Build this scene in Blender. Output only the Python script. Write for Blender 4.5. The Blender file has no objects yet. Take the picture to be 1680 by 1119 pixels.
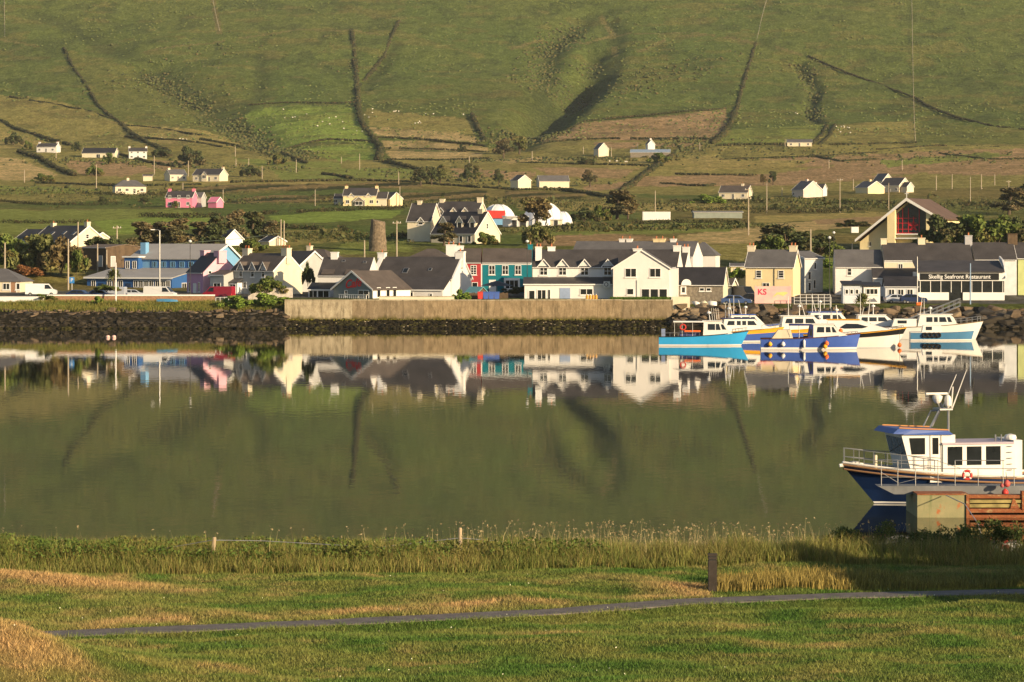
import bpy, math, random
import numpy as np
from mathutils import Vector, Matrix

S = bpy.context.scene
C = S.collection
F, HY, CAMH = 5000.0, 390.0, 13.5       # focal length in photo pixels, horizon row, eye height above the water
rnd = random.Random(7)

# ------------------------------------------------------------------ camera, sky, sun, exposure
cam_d = bpy.data.cameras.new('camera'); cam = bpy.data.objects.new('camera', cam_d); C.objects.link(cam)
cam.location = (0, 0, CAMH); cam.rotation_euler = (math.pi/2, 0, 0)
cam_d.sensor_width = 36; cam_d.lens = F/1680*36; cam_d.shift_y = -(559.5-HY)/1680
cam_d.clip_start = 1; cam_d.clip_end = 9000
S.camera = cam
SUN_EL, SUN_AZ = math.radians(15), math.radians(48)     # azimuth: to the right of straight behind the camera
sdir = Vector((math.sin(SUN_AZ)*math.cos(SUN_EL), -math.cos(SUN_AZ)*math.cos(SUN_EL), math.sin(SUN_EL)))
w = bpy.data.worlds.new('World'); S.world = w; w.use_nodes = True
nt = w.node_tree; bg = nt.nodes['Background']
sky = nt.nodes.new('ShaderNodeTexSky'); sky.sky_type = 'NISHITA'; sky.sun_disc = False
sky.sun_elevation = SUN_EL; sky.sun_rotation = math.atan2(sdir.x, sdir.y)
nt.links.new(sky.outputs[0], bg.inputs[0]); bg.inputs[1].default_value = 0.075
sl = bpy.data.lights.new('sun', 'SUN'); sl.energy = 4.4; sl.angle = math.radians(0.5); sl.color = (1.0, 0.77, 0.48)
so = bpy.data.objects.new('sun', sl); C.objects.link(so)
so.rotation_euler = sdir.to_track_quat('Z', 'Y').to_euler()
vs = S.view_settings; vs.view_transform = 'Standard'; vs.look = 'None'; vs.exposure = 0.75; vs.gamma = 1
vs.use_curve_mapping = False
S.cycles.max_bounces = 5; S.cycles.diffuse_bounces = 2; S.cycles.glossy_bounces = 3
S.cycles.transparent_max_bounces = 6; S.cycles.caustics_reflective = False; S.cycles.caustics_refractive = False

# ------------------------------------------------------------------ helpers
def zp(py, Y): return CAMH-(py-HY)*Y/F
def xp(px, Y): return (px-840)*Y/F

class MB:
    """collects shapes; obj() links them as one mesh object"""
    def __init__(s): s.v = []; s.f = []
    def add(s, vs, fs):
        o = len(s.v); s.v += [tuple(p) for p in vs]; s.f += [tuple(i+o for i in f) for f in fs]; return s
    def box(s, x0, x1, y0, y1, z0, z1):
        return s.add([(x0,y0,z0),(x1,y0,z0),(x1,y1,z0),(x0,y1,z0),(x0,y0,z1),(x1,y0,z1),(x1,y1,z1),(x0,y1,z1)],
                     [(0,3,2,1),(4,5,6,7),(0,1,5,4),(1,2,6,5),(2,3,7,6),(3,0,4,7)])
    def prism(s, pts, y0, y1):
        """outline in (x, z), counter-clockwise seen from -y, pushed along y"""
        n = len(pts)
        return s.add([(x,y0,z) for x,z in pts]+[(x,y1,z) for x,z in pts],
                     [tuple(range(n)), tuple(range(2*n-1,n-1,-1))]+[(i,i+n,(i+1)%n+n,(i+1)%n) for i in range(n)])
    def xprism(s, pts, x0, x1):
        """outline in (y, z) pushed along x"""
        n = len(pts)
        return s.add([(x0,y,z) for y,z in pts]+[(x1,y,z) for y,z in pts],
                     [tuple(range(n-1,-1,-1)), tuple(range(n,2*n))]+[(i,(i+1)%n,(i+1)%n+n,i+n) for i in range(n)])
    def tube(s, pts, r, n=6, cap=True):
        pts = [Vector(p) for p in pts]; m = len(pts)
        rs = r if isinstance(r, (list, tuple)) else [r]*m
        vs = []
        for i, p in enumerate(pts):
            d = (pts[min(i+1,m-1)]-pts[max(i-1,0)]).normalized()
            a = d.cross(Vector((0,0,1)) if abs(d.z) < .9 else Vector((1,0,0))).normalized(); b = d.cross(a)
            vs += [p+(a*math.cos(t)+b*math.sin(t))*rs[i] for t in [2*math.pi*k/n for k in range(n)]]
        fs = [(i*n+k, i*n+(k+1)%n, (i+1)*n+(k+1)%n, (i+1)*n+k) for i in range(m-1) for k in range(n)]
        if cap: fs += [tuple(range(n-1,-1,-1)), tuple(range((m-1)*n, m*n))]
        return s.add(vs, fs)
    def lathe(s, prof, n=12, c=(0,0,0)):
        m = len(prof)
        vs = [(c[0]+r*math.cos(2*math.pi*k/n), c[1]+r*math.sin(2*math.pi*k/n), c[2]+z) for r, z in prof for k in range(n)]
        fs = [(i*n+k, i*n+(k+1)%n, (i+1)*n+(k+1)%n, (i+1)*n+k) for i in range(m-1) for k in range(n)]
        fs += [tuple(range(n-1,-1,-1)), tuple(range((m-1)*n, m*n))]
        return s.add(vs, fs)
    def torus(s, R, r, c=(0,0,0), n=14, k=6):
        vs = [(c[0]+(R+r*math.cos(b))*math.cos(a), c[1]+r*math.sin(b), c[2]+(R+r*math.cos(b))*math.sin(a))
              for a in [2*math.pi*i/n for i in range(n)] for b in [2*math.pi*j/k for j in range(k)]]
        return s.add(vs, [(i*k+j, i*k+(j+1)%k, (i+1)%n*k+(j+1)%k, (i+1)%n*k+j) for i in range(n) for j in range(k)])
    def mesh(s, name, mat, smooth=False):
        me = bpy.data.meshes.new(name); me.from_pydata(s.v, [], s.f); me.update()
        if mat: me.materials.append(mat)
        if smooth: me.polygons.foreach_set('use_smooth', [True]*len(me.polygons))
        return me
    def obj(s, name, mat, parent=None, loc=(0,0,0), rz=0.0, smooth=False):
        return link(name, s.mesh(name, mat, smooth), parent, loc, rz)

def link(name, me, parent=None, loc=(0,0,0), rz=0.0, scale=None):
    o = bpy.data.objects.new(name, me); C.objects.link(o); o.location = loc; o.rotation_euler = (0,0,rz)
    if scale: o.scale = scale
    o.parent = parent
    return o
def tag(o, label, cat, group=None):
    o['label'] = label; o['category'] = cat
    if group: o['group'] = group
    return o
def thing(name, label, cat, loc=(0,0,0), rz=0.0, group=None):
    o = link(name, None, None, loc, rz); o.empty_display_size = .1
    return tag(o, label, cat, group)
def copy_tree(o, parent=None):
    c = o.copy(); C.objects.link(c); c.parent = parent
    for ch in list(o.children): copy_tree(ch, c)
    return c
def structure(o): o['kind'] = 'structure'; return o
def stuff(o): o['kind'] = 'stuff'; return o

def np_mesh(name, V, Fc, mat, col=None, smooth=False):
    """V (n,3), Fc (m,k) with k = 3 or 4, col (n,3) linear colour attribute"""
    me = bpy.data.meshes.new(name); k = Fc.shape[1]; m = len(Fc)
    me.vertices.add(len(V)); me.vertices.foreach_set('co', np.ascontiguousarray(V, dtype=np.float32).ravel())
    me.loops.add(m*k); me.loops.foreach_set('vertex_index', np.ascontiguousarray(Fc, dtype=np.int32).ravel())
    me.polygons.add(m); me.polygons.foreach_set('loop_start', np.arange(0, m*k, k, dtype=np.int32))
    me.polygons.foreach_set('loop_total', np.full(m, k, dtype=np.int32))
    if smooth: me.polygons.foreach_set('use_smooth', np.ones(m, dtype=bool))
    me.update(calc_edges=True)
    if col is not None:
        a = me.color_attributes.new('Col', 'FLOAT_COLOR', 'POINT')
        a.data.foreach_set('color', np.hstack([col, np.ones((len(col),1))]).astype(np.float32).ravel())
    me.materials.append(mat)
    return me

def vnoise(x, y, seed=0):
    """value noise in 0..1"""
    x = np.asarray(x, float); y = np.asarray(y, float)
    xi = np.floor(x).astype(np.int64); yi = np.floor(y).astype(np.int64); fx = x-xi; fy = y-yi
    fx = fx*fx*(3-2*fx); fy = fy*fy*(3-2*fy)
    def h(a, b):
        n = (a*374761393+b*668265263+seed*1442695041) & 0xffffffff
        n = ((n ^ (n >> 13))*1274126177) & 0xffffffff
        return ((n ^ (n >> 16)) & 0xffff)/65535.0
    return (h(xi,yi)*(1-fx)+h(xi+1,yi)*fx)*(1-fy)+(h(xi,yi+1)*(1-fx)+h(xi+1,yi+1)*fx)*fy
def fbm(x, y, seed=0, o=3):
    t = 0; a = .5; n = 0
    for i in range(o): t = t+a*vnoise(x*2**i, y*2**i, seed+i); n += a; a *= .5
    return t/n
def inside(poly, x, y):
    r = np.zeros(np.shape(x), bool); n = len(poly)
    for i in range(n):
        x0, y0 = poly[i]; x1, y1 = poly[(i+1) % n]
        if y0 == y1: continue
        c = ((y0 > y) != (y1 > y)) & (x < (x1-x0)*(y-y0)/(y1-y0)+x0); r ^= c
    return r
def seg_dist(pts, x, y):
    d = np.full(np.shape(x), 1e9)
    for (x0,y0),(x1,y1) in zip(pts[:-1], pts[1:]):
        L2 = (x1-x0)**2+(y1-y0)**2+1e-9
        t = np.clip(((x-x0)*(x1-x0)+(y-y0)*(y1-y0))/L2, 0, 1)
        d = np.minimum(d, np.hypot(x-x0-t*(x1-x0), y-y0-t*(y1-y0)))
    return d

# ------------------------------------------------------------------ materials
def nodes(name):
    m = bpy.data.materials.new(name); m.use_nodes = True; return m, m.node_tree, m.node_tree.nodes['Principled BSDF']
def vmix(n, a, b, f, blend='MIX'):
    x = n.nodes.new('ShaderNodeMix'); x.data_type = 'RGBA'; x.blend_type = blend
    for i, s in ((0,f),(6,a),(7,b)):
        if hasattr(s, 'is_output') or hasattr(s, 'links'): n.links.new(s, x.inputs[i])
        else: x.inputs[i].default_value = s if i == 0 else (*s, 1) if len(s) == 3 else s
    return x.outputs[2]
def noise_out(n, scale=1.0, detail=4, rough=.6, stretch=None, coord='Object', lo=.3, hi=.7):
    tc = n.nodes.new('ShaderNodeTexCoord'); src = tc.outputs[coord]
    if stretch:
        mp = n.nodes.new('ShaderNodeMapping'); mp.inputs['Scale'].default_value = stretch; n.links.new(src, mp.inputs[0]); src = mp.outputs[0]
    t = n.nodes.new('ShaderNodeTexNoise'); t.inputs['Scale'].default_value = scale; t.inputs['Detail'].default_value = detail
    t.inputs['Roughness'].default_value = rough; n.links.new(src, t.inputs[0])
    r = n.nodes.new('ShaderNodeMapRange'); r.inputs[1].default_value = lo; r.inputs[2].default_value = hi
    n.links.new(t.outputs[0], r.inputs[0]); return r.outputs[0]
def bump(n, b, h, strength=.4, dist=.05):
    x = n.nodes.new('ShaderNodeBump'); x.inputs['Strength'].default_value = strength; x.inputs['Distance'].default_value = dist
    n.links.new(h, x.inputs['Height']); n.links.new(x.outputs[0], b.inputs['Normal'])
MATS = {}
def M(name, col, rough=.8, var=.12, scale=.8, streak=0., metal=0., bmp=.0, spec=.3, rows=0., stain=None):
    """painted / weathered surface: colour, cloudy variation, vertical rain streaks, roof courses"""
    if name in MATS: return MATS[name]
    m, n, b = nodes(name); MATS[name] = m
    b.inputs['Roughness'].default_value = rough; b.inputs['Metallic'].default_value = metal
    b.inputs['Specular IOR Level'].default_value = spec
    f = noise_out(n, scale)
    c = vmix(n, tuple(x*(1-var) for x in col), tuple(min(1,x*(1+var)) for x in col), f)
    if streak:
        g = noise_out(n, 1.0, 5, .7, (2.2,2.2,.22), lo=.45, hi=.75)
        mm = n.nodes.new('ShaderNodeMath'); mm.operation = 'MULTIPLY'; mm.inputs[1].default_value = streak; n.links.new(g, mm.inputs[0])
        c = vmix(n, c, stain or tuple(x*.45 for x in col), mm.outputs[0])
    if rows:
        tc = n.nodes.new('ShaderNodeTexCoord'); wv = n.nodes.new('ShaderNodeTexWave'); wv.bands_direction = 'Z'; wv.wave_profile = 'SAW'
        wv.inputs['Scale'].default_value = rows; wv.inputs['Distortion'].default_value = .6; wv.inputs['Detail'].default_value = 3
        n.links.new(tc.outputs['Object'], wv.inputs[0])
        c = vmix(n, c, tuple(x*.7 for x in col), noise_out(n, 6, 2, .5, (1,1,2.2), lo=.5, hi=.8))
        bump(n, b, wv.outputs[0], .5, .04)
    elif bmp: bump(n, b, noise_out(n, scale*8, 4), bmp, .05)
    n.links.new(c, b.inputs['Base Color']); return m
def leaf_mat(name, dark, light, third=None, rough=.75, attr=False):
    if name in MATS: return MATS[name]
    m, n, b = nodes(name); MATS[name] = m; b.inputs['Roughness'].default_value = rough; b.inputs['Specular IOR Level'].default_value = .15
    g = n.nodes.new('ShaderNodeNewGeometry')
    if attr:
        a = n.nodes.new('ShaderNodeVertexColor'); a.layer_name = 'Col'
        r = n.nodes.new('ShaderNodeMapRange'); r.inputs[3].default_value = .6; r.inputs[4].default_value = 1.4
        n.links.new(g.outputs['Random Per Island'], r.inputs[0])
        v = n.nodes.new('ShaderNodeVectorMath'); v.operation = 'SCALE'; n.links.new(a.outputs[0], v.inputs[0]); n.links.new(r.outputs[0], v.inputs['Scale'])
        c = v.outputs[0]
    else:
        c = vmix(n, dark, light, g.outputs['Random Per Island'])
        if third: c = vmix(n, c, third, noise_out(n, .45, 3, lo=.5, hi=.62))
    n.links.new(c, b.inputs['Base Color']); return m
GLASS = M('window_glass', (.015,.018,.02), .08, .3, 1.5, spec=.5)
WHITE = M('white_render', (.70,.68,.66), .75, .05, .5, streak=.14, stain=(.5,.47,.42))
CREAM = M('cream_render', (.68,.60,.45), .75, .06, .5, streak=.12)
TRIM = M('white_trim', (.76,.75,.73), .5, .03)
SLATE = M('slate', (.062,.056,.056), .6, .25, .5, rows=3.2)
SLATE2 = M('slate_brown', (.098,.08,.07), .7, .25, .5, rows=3.2)
SLATE3 = M('slate_grey', (.125,.12,.122), .65, .2, .5, rows=3.2)
SLATED = M('slate_dark', (.032,.031,.036), .55, .25, .5, rows=3.2)
POTS = M('terracotta', (.42,.15,.07), .8)
STEEL = M('galvanised', (.36,.36,.36), .4, .15, 3, metal=.7)
ALU = M('white_gel', (.78,.76,.72), .3, .05, .6, streak=.08)
WOODPOLE = M('weathered_pole', (.42,.35,.26), .85, .2, 2, streak=.4)
DARK = M('dark_metal', (.03,.03,.032), .5, .2)
RUBBER = M('rubber', (.012,.012,.012), .7)
RED = M('red_paint', (.55,.05,.04), .45)
ORANGE = M('orange_buoy', (.85,.16,.03), .4)
YELLOW = M('yellow_buoy', (.85,.42,.03), .4)
# ------------------------------------------------------------------ the far land: profile, gullies, fields
_t = np.array([(440,-2.5),(450,-.6),(452,0),(457,1.5),(462,3.0),(466,3.8),(470,4.1),(500,4.4),(541,4.7),(560,7.0),(590,9.0),(614,10.3),(640,11.9),(700,14.0),
   (760,16),(850,18.3),(950,21),(1060,24.5),(1150,28),(1250,33),(1350,38.5),(1450,46.5),(1560,55),(1680,66),(1800,78.5),(1950,99.5),
   (2100,130),(2350,197),(2700,300),(3300,500),(3900,640)], float)
_Y = np.arange(440, 3901, 1.0); _Z = np.interp(_Y, _t[:,0], _t[:,1])
_k = np.ones(61)/61; _sm = np.convolve(np.pad(_Z, 30, mode='edge'), _k, 'valid')
_wt = np.clip((_Y-600)/100, 0, 1); _Z = _Z*(1-_wt)+_sm*_wt
def gz0(X, Y):
    z = np.interp(Y, _Y, _Z)
    z = z-1.0*np.clip((X-23.5)/2.5, 0, 1)*np.clip((Y-456)/5, 0, 1)*np.clip((515-Y)/25, 0, 1)
    z = z-.65*np.clip((-34.5-X)/2, 0, 1)*np.clip((Y-459)/4, 0, 1)*np.clip((478-Y)/5, 0, 1)
    a = np.clip((Y-850)/900, 0, 1)
    return z+a*(1.8*np.sin(X/97+Y/131)+1.0*np.sin(X/53-Y/77+1.3)+0.5*np.sin(X/31+Y/45+.4))
_ys = np.concatenate([np.arange(470, 1000, 1.0), np.arange(1000, 3600, 2.0)])
def hit(px, py):
    """ground point seen at a photo pixel"""
    X = (px-840)/F*_ys; r = CAMH+(HY-py)/F*_ys
    k = np.argmax(gz0(X, _ys) >= r)
    return float(X[k]), float(_ys[k])
def hits(pts): return [hit(*p) for p in pts]
GULLY = [([(975,20),(930,50),(900,80),(895,130),(885,175),(872,212),(845,245)], 12, 4), ([(1000,30),(1008,90),(985,140),(935,180)], 9, 3),
   ([(978,78),(968,112),(940,145)], 9, 8), ([(962,118),(930,158),(900,188),(878,210)], 13, 14),
   ([(245,112),(290,140),(340,175),(395,207),(450,238)], 18, 5), ([(1312,100),(1336,145),(1330,170),(1328,190),(1342,203)], 5, 3),
   ([(650,70),(625,110),(597,145)], 6, 1.5), ([(420,160),(430,130),(425,90)], 8, 1.5), ([(60,20),(120,45),(200,90)], 14, 2)]
GULLY = [(hits(p), wd, dp) for p, wd, dp in GULLY]
def gz(X, Y):
    X = np.asarray(X, float); Y = np.asarray(Y, float); z = gz0(X, Y)
    for p, wd, dp in GULLY: z = z-dp*np.exp(-(seg_dist(p, X, Y)/wd)**2)
    return z
def g1(X, Y): return float(gz(np.array([X]), np.array([Y]))[0])

HILL, HILL2, BRIGHT, TAN, BROWN, OLIVE, DKG, ASPH, LAWN, GOLD = ((.104,.152,.040),(.155,.168,.048),(.26,.34,.07),(.48,.36,.17),(.38,.255,.14),(.285,.25,.083),
    (.07,.088,.035),(.13,.125,.12),(.235,.265,.068),(.37,.30,.11))
FIELDS = [
 (OLIVE, [(-200,190),(180,200),(300,232),(560,262),(640,262),(820,238),(1200,215),(1500,232),(1900,225),(1900,300),(1100,320),(500,300),(-200,330)]),
 (OLIVE, [(-200,140),(100,165),(200,205),(260,240),(-200,215)]), (HILL2, [(100,80),(270,120),(330,175),(430,225),(300,225),(200,200),(160,170)]),
 (BRIGHT, [(395,182),(470,174),(585,171),(594,212),(612,236),(540,231),(472,233),(425,212)]), (BRIGHT, [(474,235),(612,236),(622,262),(560,264),(520,258)]),
 (TAN, [(605,208),(700,212),(778,222),(790,233),(700,228),(618,224)]), (TAN, [(622,230),(720,232),(800,240),(802,248),(630,243)]), (TAN, [(632,246),(790,250),(792,261),(640,262)]),
 (OLIVE, [(600,178),(775,195),(780,220),(605,205)]), (BROWN, [(885,216),(960,200),(1192,180),(1194,205),(1172,228),(1060,228),(890,231)]),
 (BROWN, [(975,235),(1055,232),(1040,243),(980,244)]), (BROWN, [(1065,233),(1160,232),(1150,240),(1066,240)]),
 (LAWN, [(1205,212),(1350,204),(1356,216),(1318,234),(1172,239)]), (OLIVE, [(1375,205),(1498,198),(1502,236),(1330,238),(1360,216)]), (HILL2, [(1500,200),(1680,212),(1900,220),(1900,240),(1502,238)]),
 (OLIVE, [(1180,243),(1500,240),(1440,262),(1180,262)]), (BROWN, [(1350,275),(1480,262),(1900,238),(1900,290),(1500,285),(1250,288)]), (BROWN, [(1100,290),(1350,283),(1500,290),(1300,304),(1100,306)]),
 (BROWN, [(870,275),(1050,276),(1020,292),(910,290)]), (BROWN, [(1045,288),(1200,286),(1180,305),(1030,307)]), (BROWN, [(955,305),(1040,298),(1025,310),(960,312)]),
 (BROWN, [(740,276),(880,284),(870,294),(745,292)]), (BROWN, [(100,262),(210,264),(262,280),(200,290),(135,288)]), (OLIVE, [(-200,250),(30,257),(105,290),(90,297),(-200,297)]),
 (TAN, [(-200,262),(0,257),(40,263),(95,286),(60,296),(-200,290)]), (BROWN, [(250,262),(340,270),(280,280),(250,276)]), (LAWN, [(440,275),(700,275),(690,292),(470,298)]),
 (LAWN, [(-200,345),(310,343),(330,352),(215,386),(-200,384)]), (BRIGHT, [(150,362),(345,352),(345,374),(180,385)]), (OLIVE, [(-200,318),(140,318),(210,330),(-200,334)]),
 (LAWN, [(-200,305),(60,305),(170,312),(90,318),(-200,318)]), (BRIGHT, [(440,354),(560,345),(665,344),(640,358),(450,368)]), (LAWN, [(560,400),(660,394),(680,412),(540,418)]),
 (TAN, [(1110,388),(1260,368),(1500,352),(1500,362),(1250,388),(1240,402),(1130,400)]), (OLIVE, [(1100,405),(1240,400),(1240,440),(1180,440)]), (BROWN, [(1330,358),(1480,352),(1440,366),(1340,368)]),
 (BROWN, [(880,390),(1000,382),(1120,392),(1130,402),(880,404)]), (OLIVE, [(440,378),(560,374),(580,395),(440,405)]), (LAWN, [(850,372),(990,366),(1200,366),(1200,380),(850,388)]),
 (LAWN, [(380,258),(430,262),(560,266),(560,275),(420,272)]), (TAN, [(205,208),(300,214),(330,222),(240,216)]), (GOLD, [(180,200),(420,222),(430,240),(250,236)]), (GOLD, [(-50,205),(110,238),(-50,247)]),
 (BROWN, [(1240,262),(1500,250),(1700,246),(1700,262),(1300,275)]), (LAWN, [(1440,264),(1620,250),(1660,256),(1460,275)]), (GOLD, [(980,262),(1180,256),(1180,270),(1000,276)]), (GOLD, [(1180,264),(1340,264),(1300,274),(1100,282)]),
 (GOLD, [(850,330),(1240,335),(1240,346),(850,345)]), (GOLD, [(1240,354),(1480,346),(1480,353),(1240,366)]), (GOLD, [(300,288),(420,300),(300,304)]), (GOLD, [(430,300),(520,296),(560,302),(440,306)]), (TAN, [(800,262),(900,258),(960,262),(830,268)]),
 (ASPH, [(-200,478),(1800,478),(1800,498),(-200,498)]), (LAWN, [(1310,420),(1380,415),(1380,440),(1310,440)]), (OLIVE, [(60,440),(140,438),(140,462),(60,464)]),
]
HEDGES = [  # (pixels, height m, width m, label)
 ([(105,80),(118,108),(135,132),(150,155),(166,180)],2.6,3.4,'dark hedge bank climbing the left hillside to a high fence'),
 ([(166,180),(200,205),(240,235),(278,250)],3.2,4.0,'thick hedge running downhill towards the white two-chimney house'),
 ([(577,50),(582,90),(586,140)],3.0,5.0,'straight double hedge bank high above the bright green field'),
 ([(586,140),(588,175),(592,200),(612,228)],3.6,5.0,'tall hedge along the right edge of the bright green field'),
 ([(612,228),(626,246),(620,264)],4.6,6.0,'bulky hedge corner below the sheep field'),
 ([(622,265),(650,270),(690,280)],3.0,4,'hedge leading from the bright field to the dark tree clump'),
 ([(588,142),(605,122),(630,90),(642,62),(655,35)],2.4,4,'slanting scrub line forking right from the double hedge bank'),
 ([(0,199),(25,212),(60,222),(115,238)],3,4,'hedge above the far left white house'),
 ([(15,160),(90,172),(150,184),(182,196)],2.2,3,'low hedge line crossing the far left slope'),
 ([(1240,72),(1228,110),(1216,150),(1206,185)],2.2,4,'pale field bank climbing straight up the right hillside'),
 ([(1206,185),(1198,205),(1185,222),(1170,236)],3.4,5,'overgrown bank beside the upper brown field'),
 ([(1326,92),(1400,124),(1440,138),(1500,160)],1.8,3,'bank slanting across the right hillside'),
 ([(1500,160),(1530,178),(1570,194),(1625,207),(1690,215)],2.2,3.4,'bank falling away to the right edge of the hillside'),
 ([(408,172),(470,169),(530,170),(585,169)],2.2,2.6,'hedge along the top of the bright green field'),
 ([(472,234),(540,230),(612,233)],2.2,3,'hedge between the two bright green fields'),
 ([(618,227),(660,228),(700,230),(745,235),(800,240)],2.4,3,'hedge between the upper tan hay strips'),
 ([(628,244),(700,245),(800,249)],1.8,2.4,'low hedge between the lower tan hay strips'),
 ([(636,263),(720,264),(800,262)],2.6,3,'hedge below the tan hay strips'),
 ([(774,188),(782,208),(796,232)],3.2,4,'short steep hedge beside the tan hay strips'),
 ([(888,233),(1000,228),(1062,229)],2.2,3,'hedge below the large brown field left of the blue roof'),
 ([(1062,229),(1120,228),(1172,230)],2.2,3,'hedge below the large brown field right of the blue roof'),
 ([(890,214),(960,199),(1060,190),(1192,179)],1.8,3,'bank along the top of the large brown field'),
 ([(1175,240),(1240,238),(1310,238)],2.6,3.4,'dark hedge in front of the small far farmhouse'),
 ([(1310,238),(1400,238),(1505,235)],2.2,3,'hedge below the sheep pasture on the right'),
 ([(1370,205),(1362,222),(1345,238)],2.0,3,'right bank of the grassy track on the hill'),
 ([(1357,206),(1350,220),(1330,238)],2.0,3,'left bank of the grassy track on the hill'),
 ([(1330,256),(1380,266),(1440,262)],1.8,4,'scrubby bank in the middle of the right fields'),
 ([(1440,246),(1540,240),(1640,243)],1.6,3,'thin hedge low on the far right slope'),
 ([(30,250),(60,258),(90,276),(122,289)],3.2,4.5,'curved dark hedge below the far left barn'),
 ([(195,254),(240,266),(300,276)],2.4,3.4,'hedge slanting below the white two-chimney house'),
 ([(0,331),(60,336),(140,337),(205,336)],2.2,2.6,'dark hedge across the left fields'),
 ([(150,319),(240,322),(275,318)],2.4,3,'hedge below the white hipped bungalow'),
 ([(0,366),(70,367),(150,366)],1.8,3,'low hedge left of the round green paddock'),
 ([(232,356),(300,358),(360,356)],2.8,4,'clipped dark hedge behind the row of pines'),
 ([(430,352),(540,347),(662,343)],2.4,4,'hedge in front of the yellow house'),
 ([(430,372),(500,376),(570,380)],2.4,4,'scrub bank left of the stone tower'),
 ([(530,286),(556,290),(580,294)],2.2,4,'short hedge in the field above the yellow house'),
 ([(645,390),(680,392),(705,394)],2.2,3,'clipped hedge beside the stone tower'),
 ([(920,312),(960,318),(1010,326)],2.6,4,'hedge below the grey roofed barn'),
 ([(1022,312),(1050,292),(1085,268),(1105,255)],2.4,5,'grassy lane bank slanting up from the pines'),
 ([(1085,302),(1160,306),(1180,303)],1.8,3,'thin hedge across the mid right field'),
 ([(1100,332),(1170,332),(1260,333)],2.6,4,'rounded hedge in front of the low cream bungalow'),
 ([(1220,350),(1300,350),(1380,349)],2.2,4,'scrub line in front of the right hand bungalows'),
 ([(1390,336),(1440,334),(1460,336)],2.4,4,'scrub line left of the church gable'),
 ([(1580,338),(1640,336),(1690,335)],2.6,4,'dark scrub line behind the church roof'),
 ([(195,206),(260,211),(330,222)],2,3,'thin hedge beside the pale strip left of the gully'), ([(205,225),(300,232),(365,241)],2,3,'thin hedge below the golden left field'),
 ([(330,230),(420,240),(470,255),(505,268)],2.4,3,'lane hedge slanting under the scrub gully'), ([(60,301),(200,306),(330,304)],2,3,'hedge in front of the two left bungalows'), ([(380,300),(500,298),(600,297),(680,300)],2,3,'long thin hedge across the fields above the yellow house'),
 ([(700,302),(780,308),(850,312),(930,313)],2.2,3,'hedge passing below the small cream barn'), ([(850,268),(960,270),(1080,273)],2,3,'hedge below the small upper farm'), ([(1110,286),(1180,288),(1240,288)],1.8,3,'short dark hedge between the brown fields'),
 ([(1180,263),(1340,258),(1440,251)],1.8,3,'thin hedge across the golden right field'), ([(1110,346),(1260,344),(1420,345)],2,3,'hedge line right of the white container'), ([(1540,252),(1620,262),(1690,262)],1.8,3,'thin hedge at the far right above the poles'),
 ([(900,378),(960,374),(1030,372)],2.4,5,'leafy bank below the white domes'),
 ([(1040,368),(1120,366),(1230,366)],2.0,4,'scrub bank below the white container'),
]
# grid: columns fan out with distance, rows about two photo pixels apart
u_in = np.linspace(-.185, .185, 760)
u = np.concatenate([-np.array([.9,.75,.6,.5,.42,.35,.3,.26,.23,.205]), u_in, np.array([.205,.23,.26,.3,.35,.42,.5,.6,.75,.9])])
yy = np.arange(440, 3880, .5); pyy = HY-(np.interp(yy, _Y, _Z)-CAMH)*F/yy
acc = np.cumsum(np.concatenate([[0], np.maximum(np.abs(np.diff(pyy))/2.0, .5/np.interp(yy[1:], [440,470,700,2400,3900], [1.2,2.5,8,9,60]))]))
rows = np.interp(np.arange(0, acc[-1], 1.0), acc, yy)
Yg, Ug = np.meshgrid(rows, u, indexing='ij'); Xg = Ug*Yg
Zg = gz(Xg, Yg)
Zg += np.clip((Yg-1300)/600, 0, 1)*((fbm(Xg/9, Yg/11, 5)-.5)*1.3+(fbm(Xg/50, Yg/60, 9)-.5)*3)+np.clip((Yg-700)/300, 0, 1)*(fbm(Xg/7, Yg/7, 3)-.5)*.7
wallx = (Xg > xp(470,459)) & (Xg < xp(1102,459)) & (Yg < 459.5); Zg[wallx] = np.minimum(Zg[wallx], (Yg[wallx]-452)*.16)
px = Ug*F+840; py = HY-(gz0(Xg, Yg)-CAMH)*F/Yg
jx = px+(fbm(Xg/12, Yg/12, 21)-.5)*10; jy = py+(fbm(Xg/12, Yg/18, 33)-.5)*5
col = np.zeros(Xg.shape+(3,)); n1 = fbm(Xg/70, Yg/110, 40, 4)[...,None]
col[:] = np.array(HILL)*(1-n1)+np.array(HILL2)*n1
low = np.clip((1500-Yg)/200, 0, 1)[...,None]*np.clip((n1-.35)*3, 0, 1)
col = col*(1-low)+np.array((.22,.18,.065))*low
for c, poly in FIELDS:
    k = inside(poly, jx, jy); col[k] = np.array(c)*(1+.25*(n1[k]-.5))
# ridged drying rows in a few strips of meadow
for poly in ([(300,306),(700,299),(690,308),(300,318)],[(440,322),(560,318),(560,332),(300,337)],[(660,318),(800,312),(800,328),(660,330)],[(830,312),(960,320),(960,328),(830,326)],[(380,306),(500,303),(500,312),(380,316)]):
    k = inside(poly, jx, jy); st = (np.sin((Xg*.25+Yg*.9)*.75)[k] > .1)
    cc = np.where(st[:,None], np.array((.26,.19,.085)), np.array((.055,.06,.022))); col[k] = cc
    Zg[k] += np.where(st, .35, 0)
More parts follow.
